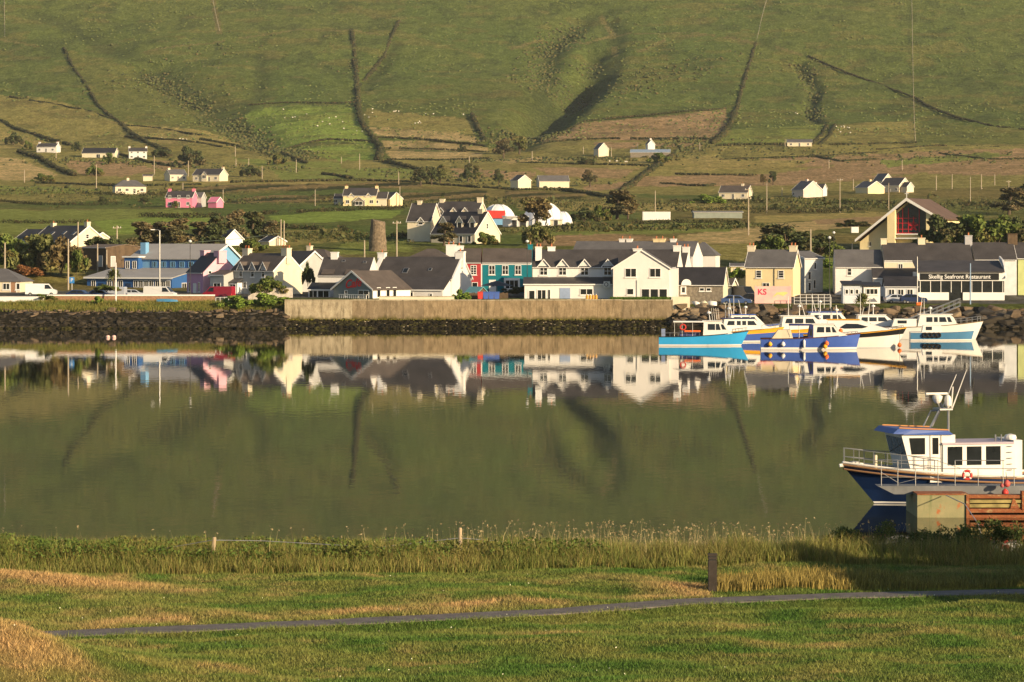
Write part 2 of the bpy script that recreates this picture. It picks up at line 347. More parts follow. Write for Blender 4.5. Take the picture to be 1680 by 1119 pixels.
# heather, bracken and scrub tones on the open hill, following its own patches
n2 = fbm(Xg/16, Yg/26, 55, 4); k = (n2 > .60) & (py < 260); col[k] = col[k]*.62+np.array(DKG)*.3
n3 = fbm(Xg/24, Yg/14, 77, 4); k = (n3 > .62) & (py < 330); col[k] = col[k]*.7+np.array((.2,.15,.055))*.35
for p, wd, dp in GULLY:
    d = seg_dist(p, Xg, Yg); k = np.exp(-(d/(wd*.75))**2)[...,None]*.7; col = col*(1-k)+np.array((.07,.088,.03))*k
for pts in ([(840,82),(900,60),(960,72),(1000,55),(1130,55),(1240,72)],[(0,68),(105,80)],[(985,20),(1005,50),(1010,85)],[(1050,85),(1100,62),(1180,58),(1240,75)],[(1262,75),(1330,95),(1400,124)],[(350,0),(360,55)],[(240,85),(480,50),(578,50),(650,62)]):
    d = seg_dist(hits(pts), Xg, Yg); k = (d < 2.2) & (vnoise(Xg/15, Yg/15, 4) > .3); col[k] = (.185,.165,.065)
d = np.clip((Yg-470)/6, 0, 1)[...,None]; col = col*d+np.array((.11,.13,.03))*(1-d)
k = Yg < 461.5; col[k] = (.035,.03,.02)
nr, nc = Xg.shape
ii = (np.arange(nr-1)[:,None]*nc+np.arange(nc-1)[None,:]).ravel()
quads = np.stack([ii, ii+1, ii+nc+1, ii+nc], 1)
m, n, b = nodes('hill_vegetation'); b.inputs['Roughness'].default_value = .95; b.inputs['Specular IOR Level'].default_value = .05
a = n.nodes.new('ShaderNodeVertexColor'); a.layer_name = 'Col'
f1 = noise_out(n, .16, 9, .78, (1,.5,1), lo=.38, hi=.62); f2 = noise_out(n, .7, 7, .8, (1,.4,1), lo=.40, hi=.60)
c = vmix(n, a.outputs[0], (.55,.60,.5), f1, 'MULTIPLY'); c = vmix(n, c, (.50,.52,.45), f2, 'MULTIPLY')
c = vmix(n, c, (2.25,2.15,2.2), 1.0, 'MULTIPLY')
n.links.new(c, b.inputs['Base Color']); bump(n, b, f2, .9, 1.0)
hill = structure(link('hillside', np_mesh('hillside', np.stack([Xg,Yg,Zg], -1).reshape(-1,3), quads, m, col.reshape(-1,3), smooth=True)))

# ------------------------------------------------------------------ water
m, n, b = nodes('still_water'); b.inputs['Base Color'].default_value = (.012,.014,.006,1); b.inputs['Roughness'].default_value = .02
b.inputs['IOR'].default_value = 1.333; b.inputs['Specular IOR Level'].default_value = .5
tc = n.nodes.new('ShaderNodeTexCoord'); mp = n.nodes.new('ShaderNodeMapping'); mp.inputs['Scale'].default_value = (.9,.5,1); n.links.new(tc.outputs['Object'], mp.inputs[0])
t = n.nodes.new('ShaderNodeTexNoise'); t.inputs['Scale'].default_value = 1.0; t.inputs['Detail'].default_value = 2; n.links.new(mp.outputs[0], t.inputs[0])
bump(n, b, t.outputs[0], .008, .5)
water = structure(MB().add([(-900,90,0),(900,90,0),(900,456,0),(-900,456,0)], [(0,1,2,3)]).obj('water', m))

# ------------------------------------------------------------------ foliage makers
def ico():
    p = (1+5**.5)/2; v = np.array([(-1,p,0),(1,p,0),(-1,-p,0),(1,-p,0),(0,-1,p),(0,1,p),(0,-1,-p),(0,1,-p),(p,0,-1),(p,0,1),(-p,0,-1),(-p,0,1)], float)
    f = np.array([(0,11,5),(0,5,1),(0,1,7),(0,7,10),(0,10,11),(1,5,9),(5,11,4),(11,10,2),(10,7,6),(7,1,8),(3,9,4),(3,4,2),(3,2,6),(3,6,8),(3,8,9),(4,9,5),(2,4,11),(6,2,10),(8,6,7),(9,8,1)])
    return v/np.linalg.norm(v[0]), f
ICO_V, ICO_F = ico()
def clumps(cen, rad, rng, flat=.8):
    """rough little leaf masses: a jittered 20-sided lump for each centre"""
    n = len(cen); v = ICO_V[None]*(1+rng.uniform(-.35,.35,(n,12,1)))*np.asarray(rad)[:,None,None]*np.array([1,1,flat])
    a = rng.uniform(0, 6.28, n); ca, sa = np.cos(a)[:,None], np.sin(a)[:,None]
    v = np.stack([v[...,0]*ca-v[...,1]*sa, v[...,0]*sa+v[...,1]*ca, v[...,2]], -1)+np.asarray(cen)[:,None,:]
    f = ICO_F[None]+(np.arange(n)*12)[:,None,None]
    return v.reshape(-1,3), f.reshape(-1,3)
def leaf_quads(cen, size, rng, up=.3):
    """one small randomly turned quad for each centre"""
    n = len(cen); a = rng.normal(size=(n,3)); a /= np.linalg.norm(a, axis=1)[:,None]
    c = rng.normal(size=(n,3)); b = np.cross(a, c); b /= np.linalg.norm(b, axis=1)[:,None]
    s = (size*rng.uniform(.55,1.3,n))[:,None]; a = a*s; b = b*s*.6; cen = np.asarray(cen)
    v = np.stack([cen-a, cen-b*.9, cen+a, cen+b*.9], 1).reshape(-1,3)
    return v, np.arange(n*4).reshape(-1,4)
def shell_pts(ell, n, rng, inner=.55):
    """points in the outer layers of a set of ellipsoids (cx,cy,cz,rx,ry,rz)"""
    ell = np.array(ell, float); wgt = ell[:,3]*ell[:,4]+ell[:,4]*ell[:,5]; k = rng.choice(len(ell), n, p=wgt/wgt.sum())
    d = rng.normal(size=(n,3)); d /= np.linalg.norm(d, axis=1)[:,None]
    r = rng.uniform(inner**2, 1, n)**.5
    return ell[k,:3]+d*ell[k,3:]*r[:,None]
def leafy(cen, rad, rng, per=16, flat=.75):
    """open tufts of small leaves for vegetation near enough to show them"""
    cen = np.repeat(np.asarray(cen), per, 0); r = np.repeat(np.asarray(rad), per); d = rng.normal(size=(len(r),3)); d /= np.linalg.norm(d, axis=1)[:,None]
    return leaf_quads(cen+d*(r*rng.uniform(.5,1.05,len(r)))[:,None]*np.array([1.25,1,flat]), r*.36, rng)
HEDGE_M = leaf_mat('hedge_leaves', (.022,.03,.010), (.055,.058,.022), (.085,.065,.028))
SCRUB_M = leaf_mat('scrub_leaves', (.045,.06,.02), (.095,.105,.036), (.13,.105,.04))
def along(pts, step, rng):
    out = []
    for (x0,y0),(x1,y1) in zip(pts[:-1], pts[1:]):
        k = max(2, int(math.hypot(x1-x0, y1-y0)/step)); t = np.linspace(0, 1, k, endpoint=False); out.append(np.stack([x0+(x1-x0)*t, y0+(y1-y0)*t], 1))
    return np.concatenate(out)
for i, (pts, h, wd, lab) in enumerate(HEDGES):
    h, wd = h*.6, wd*.5
    rng = np.random.default_rng(100+i); p = along(hits(pts), wd*.30, rng); k = len(p)
    p = p+rng.normal(0, wd*.22, (k,2)); keep = fbm(p[:,0]/9, p[:,1]/9, i) > .30; p = p[keep]; k = len(p)
    r = wd*.28*rng.uniform(.6,1.35,k); hh = h*(.35+.8*fbm(p[:,0]/6, p[:,1]/6, i+50))
    z = gz(p[:,0], p[:,1]); c1 = np.column_stack([p, z+hh-r*.7]); c2 = np.column_stack([p+rng.normal(0,.3,(k,2)), z+hh*.4])
    if p[:,1].mean() < 1200: V, Fc = leafy(np.concatenate([c1,c2]), np.concatenate([r,r*1.25])*1.15, rng, 12, 1.0)
    else: V, Fc = clumps(np.concatenate([c1,c2]), np.concatenate([r,r*1.25]), rng, 1.0)
    V -= [p[0,0], p[0,1], 0]
    tag(link('hedge', np_mesh('hedge', V, Fc, HEDGE_M), loc=(p[0,0],p[0,1],0)), lab, 'hedge', 'hedges and banks on the hillside')
# loose scrub nobody could count
rng = np.random.default_rng(3); cs = []; rs = []
for pts, spread_m, cnt in (([(245,112),(290,140),(340,175),(395,207),(450,238),(500,258)],7,520), ([(940,45),(905,75),(885,110),(900,140)],9,420), ([(930,150),(950,120),(975,85)],5,90),
      ([(820,225),(850,230),(872,212)],10,260), ([(410,232),(450,248),(500,262)],6,220), ([(0,395),(120,395)],6,0), ([(780,265),(900,262),(1000,262)],9,110), ([(1140,225),(1090,262),(1040,262)],9,140),
      ([(60,262),(230,266),(440,280)],16,200), ([(0,310),(300,330),(640,330)],26,300), ([(680,330),(1000,340),(1300,340),(1660,345)],24,420), ([(440,385),(600,392)],10,160), ([(850,380),(1230,372)],7,260),
      ([(1240,345),(1680,330)],14,240), ([(1170,250),(1680,262)],30,200), ([(1310,100),(1336,145),(1330,170),(1342,203)],4,140), ([(980,170),(1060,130),(1140,110),(1220,90)],12,120), ([(1300,330),(1480,338)],10,180),
      ([(660,280),(830,300),(960,300)],14,170), ([(200,145),(330,120),(500,90)],40,120)):
    if not cnt: continue
    cnt = int(cnt*2.2)
    p = along(hits(pts), 2.0, rng); p = p[rng.integers(0, len(p), cnt)]+rng.normal(0, spread_m, (cnt,2))*np.array([1,1.3])
    r = rng.uniform(.45,1.3,cnt)**1.6*np.interp(p[:,1], [500,900,2000], [.5,.62,.95]); cs.append(np.column_stack([p, gz(p[:,0],p[:,1])+r*.25])); rs.append(r)
cs, rs = np.concatenate(cs), np.concatenate(rs); nr_ = cs[:,1] < 1200
V, Fc = leafy(cs[nr_], rs[nr_]*rng.choice([.7,1.0,1.3,2.2], nr_.sum(), p=[.4,.3,.2,.1])*1.3, rng, 16, .7)
o = stuff(link('bushes', np_mesh('bushes', V, Fc, SCRUB_M))); o['label'] = 'rough bushes and bracken scattered through the fields behind the village'; o['category'] = 'bushes'
nb = 9000; yb = rng.uniform(1650,2450,nb); xb_ = rng.uniform(-.18,.18,nb)*yb; kb = fbm(xb_/40, yb/60, 12) > .42; xb_, yb = xb_[kb], yb[kb]; rb = rng.uniform(.35,1.1,len(yb)); Vb, Fb = clumps(np.column_stack([xb_, yb, gz(xb_,yb)+.1]), rb, rng, .45)
o = stuff(link('bracken', np_mesh('bracken', Vb, Fb, leaf_mat('bracken_fronds', (.11,.15,.044), (.165,.185,.06), (.14,.16,.052))))); o['label'] = 'tufts of bracken and rush over the upper hillside'; o['category'] = 'bracken'
V, Fc = clumps(cs[~nr_], rs[~nr_], rng, .75)
o = stuff(link('scrub', np_mesh('scrub', V, Fc, SCRUB_M))); o['label'] = 'loose dark scrub dotted over the hillside'; o['category'] = 'scrub'
# wire fences climbing the hill: posts with strands
def wire_fence(pts, lab, step=7):
    rng = random.Random(5); p = along(hits(pts), step, rng); b = MB(); zz = gz(p[:,0], p[:,1]); t = thing('wire_fence', lab, 'fence', (p[0,0],p[0,1],0))
    for (x,y),z in zip(p, zz): b.box(x-p[0,0]-.11, x-p[0,0]+.11, y-p[0,1]-.11, y-p[0,1]+.11, z-.4, z+1.35)
    stuff(b.obj('posts', WOODPOLE, t)); q = MB()
    for h in (.5,1.1): q.tube([(x-p[0,0],y-p[0,1],z+h) for (x,y),z in zip(p,zz)], .05, 3, False)
    q.obj('wire', STEEL, t)
wire_fence([(1496,0),(1497,60),(1499,160),(1502,234)], 'long wire fence straight up the right hillside')
wire_fence([(1258,0),(1250,30),(1241,70)], 'wire fence above the pale field bank on the right')
wire_fence([(349,0),(354,25),(361,54)], 'short wire fence high on the left hillside')
wire_fence([(7,0),(8,66)], 'wire fence at the far left edge of the hillside')
# ------------------------------------------------------------------ buildings
WIN = {}
def window(parent, face, w, h, style=(2,1), sill=True, frame=None, sub=True, fr=.09):
    """frame with glazing bars, pane and sill; face = (x, y, z, rz) of the middle of its foot on the wall"""
    fm = frame or TRIM; key = (round(w,2), round(h,2), style, sill, fm.name, fr)
    if key not in WIN:
        f = MB(); a, d = fr, .07
        f.box(-w/2,-w/2+a,-d,.0,0,h); f.box(w/2-a,w/2,-d,.0,0,h); f.box(-w/2+a,w/2-a,-d,.0,0,a); f.box(-w/2+a,w/2-a,-d,.0,h-a,h)
        for i in range(1, style[0]): x = -w/2+w*i/style[0]; f.box(x-.04,x+.04,-d+.01,.0,a,h-a)
        for j in range(1, style[1]): z = h*j/style[1]; f.box(-w/2+a,w/2-a,-d+.015,.0,z-.03,z+.03)
        p = MB().box(-w/2+a,w/2-a,-.022,-.006,a,h-a); s = MB().box(-w/2-.1,w/2+.1,-.16,0,-.12,-.005)
        WIN[key] = (f.mesh('window', fm), p.mesh('pane', GLASS), s.mesh('sill', TRIM))
    f, p, s = WIN[key]; x, y, z, rz = face
    if sub:
        o = link('window', f, parent, (x,y,z), rz); link('pane', p, o); o2 = o
        if sill: link('sill', s, o)
    else:
        link('window', f, parent, (x,y,z), rz); link('pane', p, parent, (x,y,z), rz); o2 = None
        if sill: link('sill', s, parent, (x,y,z), rz)
    return o2

class House:
    """gabled (or hipped) house: origin at the front right corner, x to the left is negative, y goes back"""
    def __init__(s, name, label, px, Y, gpy, epy, rpy, L, D, yaw, wall, roof, cat='house', hip=0, group=None, trim=None, over=.18, eave=.22, barge=True, thick=.15):
        s.k = F/Y; s.px, s.gpy, s.Y = px, gpy, Y; s.yaw = math.radians(yaw); s.L, s.D = L, D
        s.he = (gpy-epy)/s.k; s.hr = (epy-rpy)/s.k; s.wall, s.roof = wall, roof
        s.t = thing(name, label, cat, (xp(px,Y), Y, zp(gpy,Y)), s.yaw, group)
        he, hr = s.he, s.hr
        if hip:
            MB().box(-L,0,0,D,-2,he).obj('wall', wall, s.t); o = eave; r = MB()
            A = [(-L-o,-o,he-.05),(o,-o,he-.05),(o,D+o,he-.05),(-L-o,D+o,he-.05)]; R = [(-L+hip,D/2,he+hr),(-hip,D/2,he+hr)]
            r.add(A+[(x,y,z+.12) for x,y,z in A]+R, [(0,3,2,1),(0,1,5,4),(1,2,6,5),(2,3,7,6),(3,0,4,7),(4,5,9,8),(5,6,9),(6,7,8,9),(7,4,8)]); s.ro = r.obj('roof', roof, s.t)
        else:
            MB().xprism([(0,-2),(D,-2),(D,he),(D/2,he+hr-.02),(0,he)], -L, 0).obj('wall', wall, s.t)
            q = hr/(D/2); o = eave; th = thick
            prof = [(-o,he-o*q+.012),(D/2,he+hr+.012),(D+o,he-o*q+.012),(D+o,he-o*q+th),(D/2,he+hr+th),(-o,he-o*q+th)]
            r = MB(); n = 6; x0, x1 = -L-over, over
            r.add([(x0,y,z) for y,z in prof]+[(x1,y,z) for y,z in prof], [(0,1,4,5),(1,2,3,4),(6,11,10,7),(7,10,9,8)]+[(i,i+6,(i+1)%6+6,(i+1)%6) for i in range(6)]); s.ro = r.obj('roof', roof, s.t)
            if barge:
                bm = trim or TRIM
                for xx in (x1+.002, x0-.06):
                    b = MB(); b.add([(xx+e,y,z) for e in (0,.058) for y,z in [(-o-.02,he-o*q-.12),(D/2,he+hr-.12),(D/2,he+hr+th+.03),(-o-.02,he-o*q+th+.03)]], [(0,1,2,3),(7,6,5,4),(0,4,5,1),(1,5,6,2),(2,6,7,3),(3,7,4,0)])
                    b.add([(xx+e,y,z) for e in (0,.058) for y,z in [(D/2,he+hr-.12),(D+o+.02,he-o*q-.12),(D+o+.02,he-o*q+th+.03),(D/2,he+hr+th+.03)]], [(0,1,2,3),(7,6,5,4),(0,4,5,1),(1,5,6,2),(2,6,7,3),(3,7,4,0)]); b.obj('bargeboard', bm, s.ro)
            MB().tube([(-L-over,-o-.05,he-o*q+.05),(over,-o-.05,he-o*q+.05)], .06, 6).obj('gutter', trim or TRIM, s.ro)
    def lx(s, px): return (px-s.px)/s.k/math.cos(s.yaw)
    def ly(s, px): return (px-s.px)/s.k/max(.05, -math.sin(s.yaw))
    def lz(s, py): return (s.gpy-py)/s.k
    def win(s, px, py, w, h, style=(2,1), face='f', **kw):
        """window whose middle is seen at (px, py)"""
        z = s.lz(py)-h/2
        f = (s.lx(px), -.005, z, 0) if face == 'f' else (.005, s.ly(px), z, math.pi/2)
        window(s.t, f, w, h, style, **kw)
    def door(s, px, w, h, mat, face='f', glass=False, z=0):
        x, y, rz = (s.lx(px), -.005, 0) if face == 'f' else (.005, s.ly(px), math.pi/2)
        f = MB(); f.box(-w/2-.1,-w/2,-.08,0,0,h+.1); f.box(w/2,w/2+.1,-.08,0,0,h+.1); f.box(-w/2,w/2,-.08,0,h,h+.1)
        o = MB().box(-w/2,w/2,-.05,0,.02,h).obj('door', mat, s.t, (x,y,z), rz); f.obj('door_frame', TRIM, o)
        if glass: MB().box(-w*.3,w*.3,-.062,-.051,h*.5,h*.88).obj('pane', GLASS, o)
        MB().box(w*.3,w*.4,-.1,-.05,h*.46,h*.5).obj('handle', STEEL, o)
    def chim(s, f, w=1.0, d=.8, h=1.3, mat=None, pots=1, y=None, label=None):
        x = -s.L*(1-f); yy = s.D/2 if y is None else y; zt = s.he+s.hr+h; b = MB()
        b.box(x-w/2,x+w/2,yy-d/2,yy+d/2,s.he+s.hr-1.6,zt-.14); b.box(x-w/2-.07,x+w/2+.07,yy-d/2-.07,yy+d/2+.07,zt-.14,zt)
        c = b.obj('chimney', mat or s.wall, s.t)
        if label: c['label'] = label
        for i in range(pots):
            px_ = x+(i-(pots-1)/2)*w*.5; MB().lathe([(.13,zt),(.11,zt+.38),(.14,zt+.4),(.14,zt+.46)], 8, (px_,yy,0)).obj('pot', POTS, c)
    def dormer(s, px, w, epy, apy, y0=0., zb=None, style=(2,2), shed=False, ww=None, roof=None, wall=None):
        """gabled dormer (or flat-pitched one) on the front slope; eave and apex rows from the photo"""
        x = s.lx(px); ze = s.lz(epy); za = s.lz(apy); q = s.hr/(s.D/2); yb = min(s.D/2, max(.3, (za-s.he)/q)); zb = s.he+y0*q-.25 if zb is None else zb
        rf = roof or s.roof; d = None
        if shed:
            d = MB().xprism([(y0-.02,zb),(yb,zb),(yb,za-.03),(y0-.02,ze)], x-w/2, x+w/2).obj('dormer', wall or s.wall, s.t)
            MB().xprism([(y0-.25,ze-.03),(yb+.1,za+.02),(yb+.1,za+.14),(y0-.25,ze+.1)], x-w/2-.15, x+w/2+.15).obj('dormer_roof', rf, d)
        else:
            d = MB().prism([(x-w/2,zb),(x+w/2,zb),(x+w/2,ze),(x,za-.02),(x-w/2,ze)], y0-.02, yb).obj('dormer', wall or s.wall, s.t)
            r = MB(); e = .18; m_ = (za-ze)/(w/2); l, rr = x-w/2-e, x+w/2+e; zl = ze-e*m_
            r.prism([(l,zl+.012),(x,za+.012),(rr,zl+.012),(rr,zl+.12),(x,za+.13),(l,zl+.12)], y0-.2, yb+.15); r.obj('dormer_roof', rf, d)
            b = MB(); b.prism([(l,zl-.06),(x,za-.06),(x,za+.15),(l,zl+.14)], y0-.245, y0-.202); b.prism([(x,za-.06),(rr,zl-.06),(rr,zl+.14),(x,za+.15)], y0-.245, y0-.202); b.obj('bargeboard', TRIM, d)
        wh = min(ze-zb-.15, 1.35)
        window(d, (x, y0-.025, ze-.05-wh, 0), ww or w*.72, wh, style, sub=False)
    def skylight(s, px, py, w=.8, h=1.1):
        q = s.hr/(s.D/2); z = s.lz(py); yc = (z-s.he)/q; x = s.lx(px); n = math.hypot(1, q); u = (1/n, q/n)
        def pt(a, e): return (yc+u[0]*a-u[1]*e, z+u[1]*a+u[0]*e)
        f = MB().xprism([pt(-h/2,.1),pt(h/2,.1),pt(h/2,.24),pt(-h/2,.24)], x-w/2, x+w/2).obj('skylight', STEEL, s.ro)
        MB().xprism([pt(-h/2+.1,.241),pt(h/2-.1,.241),pt(h/2-.1,.25),pt(-h/2+.1,.25)], x-w/2+.1, x+w/2-.1).obj('skylight_pane', GLASS, s.ro)
    def leanto(s, pxl, pxr, tpy, bpy_, depth, gpy=None, wall=None, roof=None, name='extension', ov=.2):
        """single pitch annex against the front wall: roof meets the wall at tpy and ends at bpy_"""
        x0, x1 = s.lx(pxl), s.lx(pxr); zt, zb = s.lz(tpy), s.lz(bpy_); q = (zt-zb)/depth
        o = MB().xprism([(-depth,-2),(-.002,-2),(-.002,zt-.05),(-depth,zb-.05)], x0, x1).obj(name, wall or s.wall, s.t)
        MB().xprism([(-depth-ov,zb-ov*q),(0-.004,zt),(-.004,zt+.13),(-depth-ov,zb-ov*q+.13)], x0-ov, x1+ov).obj('extension_roof', roof or s.roof, o)
        MB().box(x0-ov,x1+ov,-depth-ov-.05,-depth-ov-.004,zb-ov*q-.06,zb-ov*q+.12).obj('fascia', TRIM, o)
        s.ext = (o, depth); return o
    def ewin(s, px, py, w, h, style=(2,1), **kw):
        o, d = s.ext; window(o, (s.lx(px), -d-.005, s.lz(py)-h/2, 0), w, h, style, sub=False, **kw)

G_VIL = 'village houses along the waterfront'; G_HILL = 'houses and farms scattered on the hillside'
PINKSHADE = M('shaded_pink_render', (.50,.27,.42), .75, .06); PINKW = M('pale_pink_render', (.72,.42,.50), .75, .06, streak=.1)  # pink house: the front's shade is put into this darker lilac copy
GREYW = M('grey_render', (.42,.42,.41), .8, .06, streak=.1); SAND = M('sand_render', (.66,.60,.45), .8, .07, streak=.1)
BLUE = M('shaded_blue_cladding', (.030,.105,.30), .55, .08, streak=.1); LBLUE = M('light_blue_cladding', (.17,.36,.58), .55, .06); GREYROOF = M('grey_sheet_roof', (.36,.34,.32), .6, .08, .3, streak=.15)  # hall blues: shadowed front deeper, sunlit side lighter, light put into the colour
TEAL = M('teal_render', (.0,.155,.20), .7, .08); CRIM = M('crimson_render', (.38,.035,.04), .7, .08); SAGE = M('sage_render', (.19,.22,.22), .75, .06)
YEL = M('yellow_render', (.78,.64,.37), .75, .05, streak=.1); STONEW = M('rubble_stone', (.22,.19,.15), .9, .4, 2.5, bmp=.6); LEMON = M('lemon_render', (.80,.68,.40), .75, .05, streak=.1)
PINKH = M('bright_pink_render', (.72,.22,.34), .7, .06); BROWNW = M('brown_boards', (.11,.075,.045), .85, .3, 1.2, streak=.5)
BRICKY = M('brick_wall', (.30,.17,.10), .9, .3, 3, bmp=.4); GREENISH = M('pale_green_render', (.45,.50,.22), .75)

# left edge bungalow
h = House('bungalow', 'grey hip roofed cream bungalow cut by the left edge', 33, 505, 482, 462, 441, 13, 8, -6, CREAM, SLATE3, 'bungalow', hip=3.4, group=G_VIL)
h.win(10, 470, 1.2, 1.1); h.door(22, .9, 2.0, BRICKY); h.win(29, 470, .8, 1.1, (1,1))
# white house above the bushes
h = House('house', 'white gabled house with long dark roof above the bushes on the left', 116, 625, 412, 396, 371, 14, 9, -46, CREAM, SLATE, group=G_VIL)
for p in ((64,384),(86,383),(106,384)): h.skylight(*p)
h.chim(.12, .9, .9, .7, CREAM); h.chim(.97, 1.0, .9, .9, CREAM); h.win(140, 388, .8, 1.0, (1,2), 'r')
o = House('house', 'low slate wing joined to the left end of the white gabled house', 50, 640, 410, 394, 377, 6, 7, -46, CREAM, SLATE, group=G_VIL)
o = House('cottage', 'small white gabled annex right of the white house above the bushes', 153, 640, 412, 392, 382, 5, 4.5, -46, CREAM, SLATE, group=G_VIL)
# brown shed
h = House('shed', 'large brown boarded shed with flat pitched roof behind blue building', 174, 565, 438, 407, 402, 8.5, 9, -46, BROWNW, M('rust_roof', (.16,.12,.09), .8, .2), 'shed', group=G_VIL, barge=False)
h.door(164, 1.0, 2.0, GREYW); h.door(184, .9, 1.9, GREYW, 'r')
# blue hall
bt = thing('community_hall', 'blue hall with grey sheet roofs and clerestory windows', 'hall', (xp(282,535), 535, zp(486,535)), math.radians(-27), G_VIL); k = F/535
L1, D1 = 18.0, 9.0
MB().xprism([(0,-1.5),(D1,-1.5),(D1,4.7),(0,3.2)], -L1, 0).obj('lower_wall', BLUE, bt)
MB().xprism([(-.5,3.13),(D1,4.72),(D1,4.86),(-.5,3.29)], -L1-.4, .4).obj('lower_roof', GREYROOF, bt)
MB().box(-L1-.4,.4,-.56,-.503,3.0,3.3).obj('fascia', TRIM, bt)
for i, x in enumerate((-16.6,-13.2,-12.0,-10.8,-7.6,-6.5,-5.4,-4.3,-3.0,-1.8,-.8)): window(bt, (x,-.005,1.5,0), .95, 1.25, (2,1), sill=False)
for x in (-15,-9.2): MB().box(x-.55,x+.55,-.05,-.004,0,2.2).obj('door', M('navy_door', (.02,.04,.10), .5), bt)
window(bt, (.005,4.2,1.1,math.pi/2), 2.2, 1.2, (3,1), frame=TRIM)
L2 = 15.0; y0 = D1
MB().xprism([(y0,0),(y0+11,0),(y0+11,6.2),(y0+6,9.0),(y0,6.5)], -L2, 1.8).obj('upper_wall', LBLUE, bt)
MB().xprism([(y0-.4,6.38),(y0+6,9.02),(y0+11.4,6.0),(y0+11.4,6.15),(y0+6,9.18),(y0-.4,6.54)], -L2-.3, 2.2).obj('upper_roof', GREYROOF, bt)
b = MB(); b.xprism([(y0-.42,6.2),(y0+6,8.85),(y0+6,9.24),(y0-.42,6.6)], 2.205, 2.26); b.xprism([(y0+6,8.85),(y0+11.4,5.85),(y0+11.4,6.2),(y0+6,9.24)], 2.205, 2.26); b.obj('bargeboard', TRIM, bt)
MB().box(-10.5,1.2,y0-.06,y0-.004,4.75,6.2).obj('clerestory_band', BLUE, bt)
for i in range(6): window(bt, (-9.6+i*1.95,y0-.065,4.95,0), 1.1, 1.05, (3,1), sill=False, frame=LBLUE)
MB().box(-15.2,-12.2,y0-1.4,y0-.003,3.6,6.7).obj('tower_box', BLUE, bt); MB().box(-15.5,-11.9,y0-1.7,y0+.8,6.71,6.95).obj('tower_roof', TRIM, bt)
for x in (-14.5,-13.0): window(bt, (x,y0-1.405,4.7,0), .9, 1.4, (2,1), sill=False)
MB().box(-13.6,-12.5,y0+1.4,y0+2.5,6.9,9.4).obj('chimney', LBLUE, bt)
# pink house
h = House('house', 'narrow pink gabled house with pale pink chimneys and black roof', 333, 500, 486, 447, 416, 4.7, 7.0, -50, PINKSHADE, SLATED, group=G_VIL, over=.05, barge=False)
MB().xprism([(-.002,-1.9),(h.D,-1.9),(h.D,h.he-.05),(h.D/2,h.he+h.hr-.06),(0-.002,h.he-.05)], .002, .055).obj('gable_wall', PINKW, h.t)
h.chim(.04, 1.2, 1.2, .5, PINKW, 0); h.chim(.97, 1.5, 1.5, .45, PINKW, 0)
for p in (308,326): h.win(p, 471, .55, 1.6, (1,1))
h.door(318, .7, 2.0, TRIM); window(h.t, (.06, h.ly(343), h.lz(448)-.6, math.pi/2), .7, 1.0, (1,2))
# grey dormered house and its neighbours
h = House('house', 'house with three gabled dormers, shaded grey front and sunlit cream end gable', 449, 492, 488, 444, 417, 9.6, 6.6, -40, GREYW, SLATE2, group=G_VIL, over=.08)
MB().xprism([(-.002,-1.9),(h.D,-1.9),(h.D,h.he-.05),(h.D/2,h.he+h.hr-.06),(-.002,h.he-.05)], .002, .05).obj('gable_wall', SAND, h.t)  # cream sunlit gable beside greyer shaded front: light put into the wall colours
for p in (391,412,431): h.dormer(p, 1.35, 441, 431, zb=h.he-1.5, style=(1,2), ww=.8)
h.chim(.03, 1.3, 1.0, .9, SAND, 2); h.chim(.96, 1.3, 1.1, 1.0, SAND, 3)
h.leanto(354, 379, 445, 452, 2.4, wall=GREYW, roof=SLATE2); h.ewin(367, 476, 1.7, 2.2, (2,1), sill=False); h.win(396, 468, 1.3, 1.0)
o = MB(); x = h.lx(386); o.box(x-1,x+1,-1.2,-.004,-1,2.3); o = o.obj('porch', TRIM, h.t); MB().xprism([(-1.4,2.3),(0,2.9),(0,3.0),(-1.4,2.4)], x-1.2, x+1.2).obj('porch_roof', SLATE3, o); window(o, (x,-1.205,.4,0), 1.4, 1.7, (2,2), sub=False)
h = House('house', 'plain grey gable house tucked behind the three dormer house', 491, 508, 482, 436, 413, 8, 6, -52, GREYW, SLATE2, group=G_VIL); h.win(500, 445, .7, 1.2, (1,2), 'r')
h = House('house', 'dusky pink house with brown hip roof and quoins behind the white cottage', 543, 515, 480, 431, 409, 9, 8, -25, M('dusky_pink', (.48,.30,.24), .8), SLATE2, group=G_VIL, hip=3.5); h.win(525, 438, 1.1, 1.2); h.chim(.3, .8, .8, .6, CREAM)
# white cottage with flat dormers
h = House('cottage', 'low white cottage with two flat pitched dormers beside the cafe', 604, 480, 492, 452, 424, 8.2, 7.0, -12, WHITE, SLATE, group=G_VIL, over=.02)
h.dormer(536, 1.7, 450, 441, .1, h.he-1.3, (2,1), True, 1.1, SLATE2); h.dormer(575, 1.7, 450, 441, .1, h.he-1.3, (2,1), True, 1.1, SLATE2)
h.chim(.22, 1.1, .9, 1.0, TRIM, 0); h.skylight(556, 430, .6, .5); h.skylight(592, 432, .6, .5)
o = h.leanto(512, 548, 465, 475, 2.6, wall=TRIM, roof=SLATED); h.ewin(520, 485, 1.4, 1.7, (2,1), sill=False); h.ewin(537, 485, 1.9, 1.7, (2,1), sill=False)
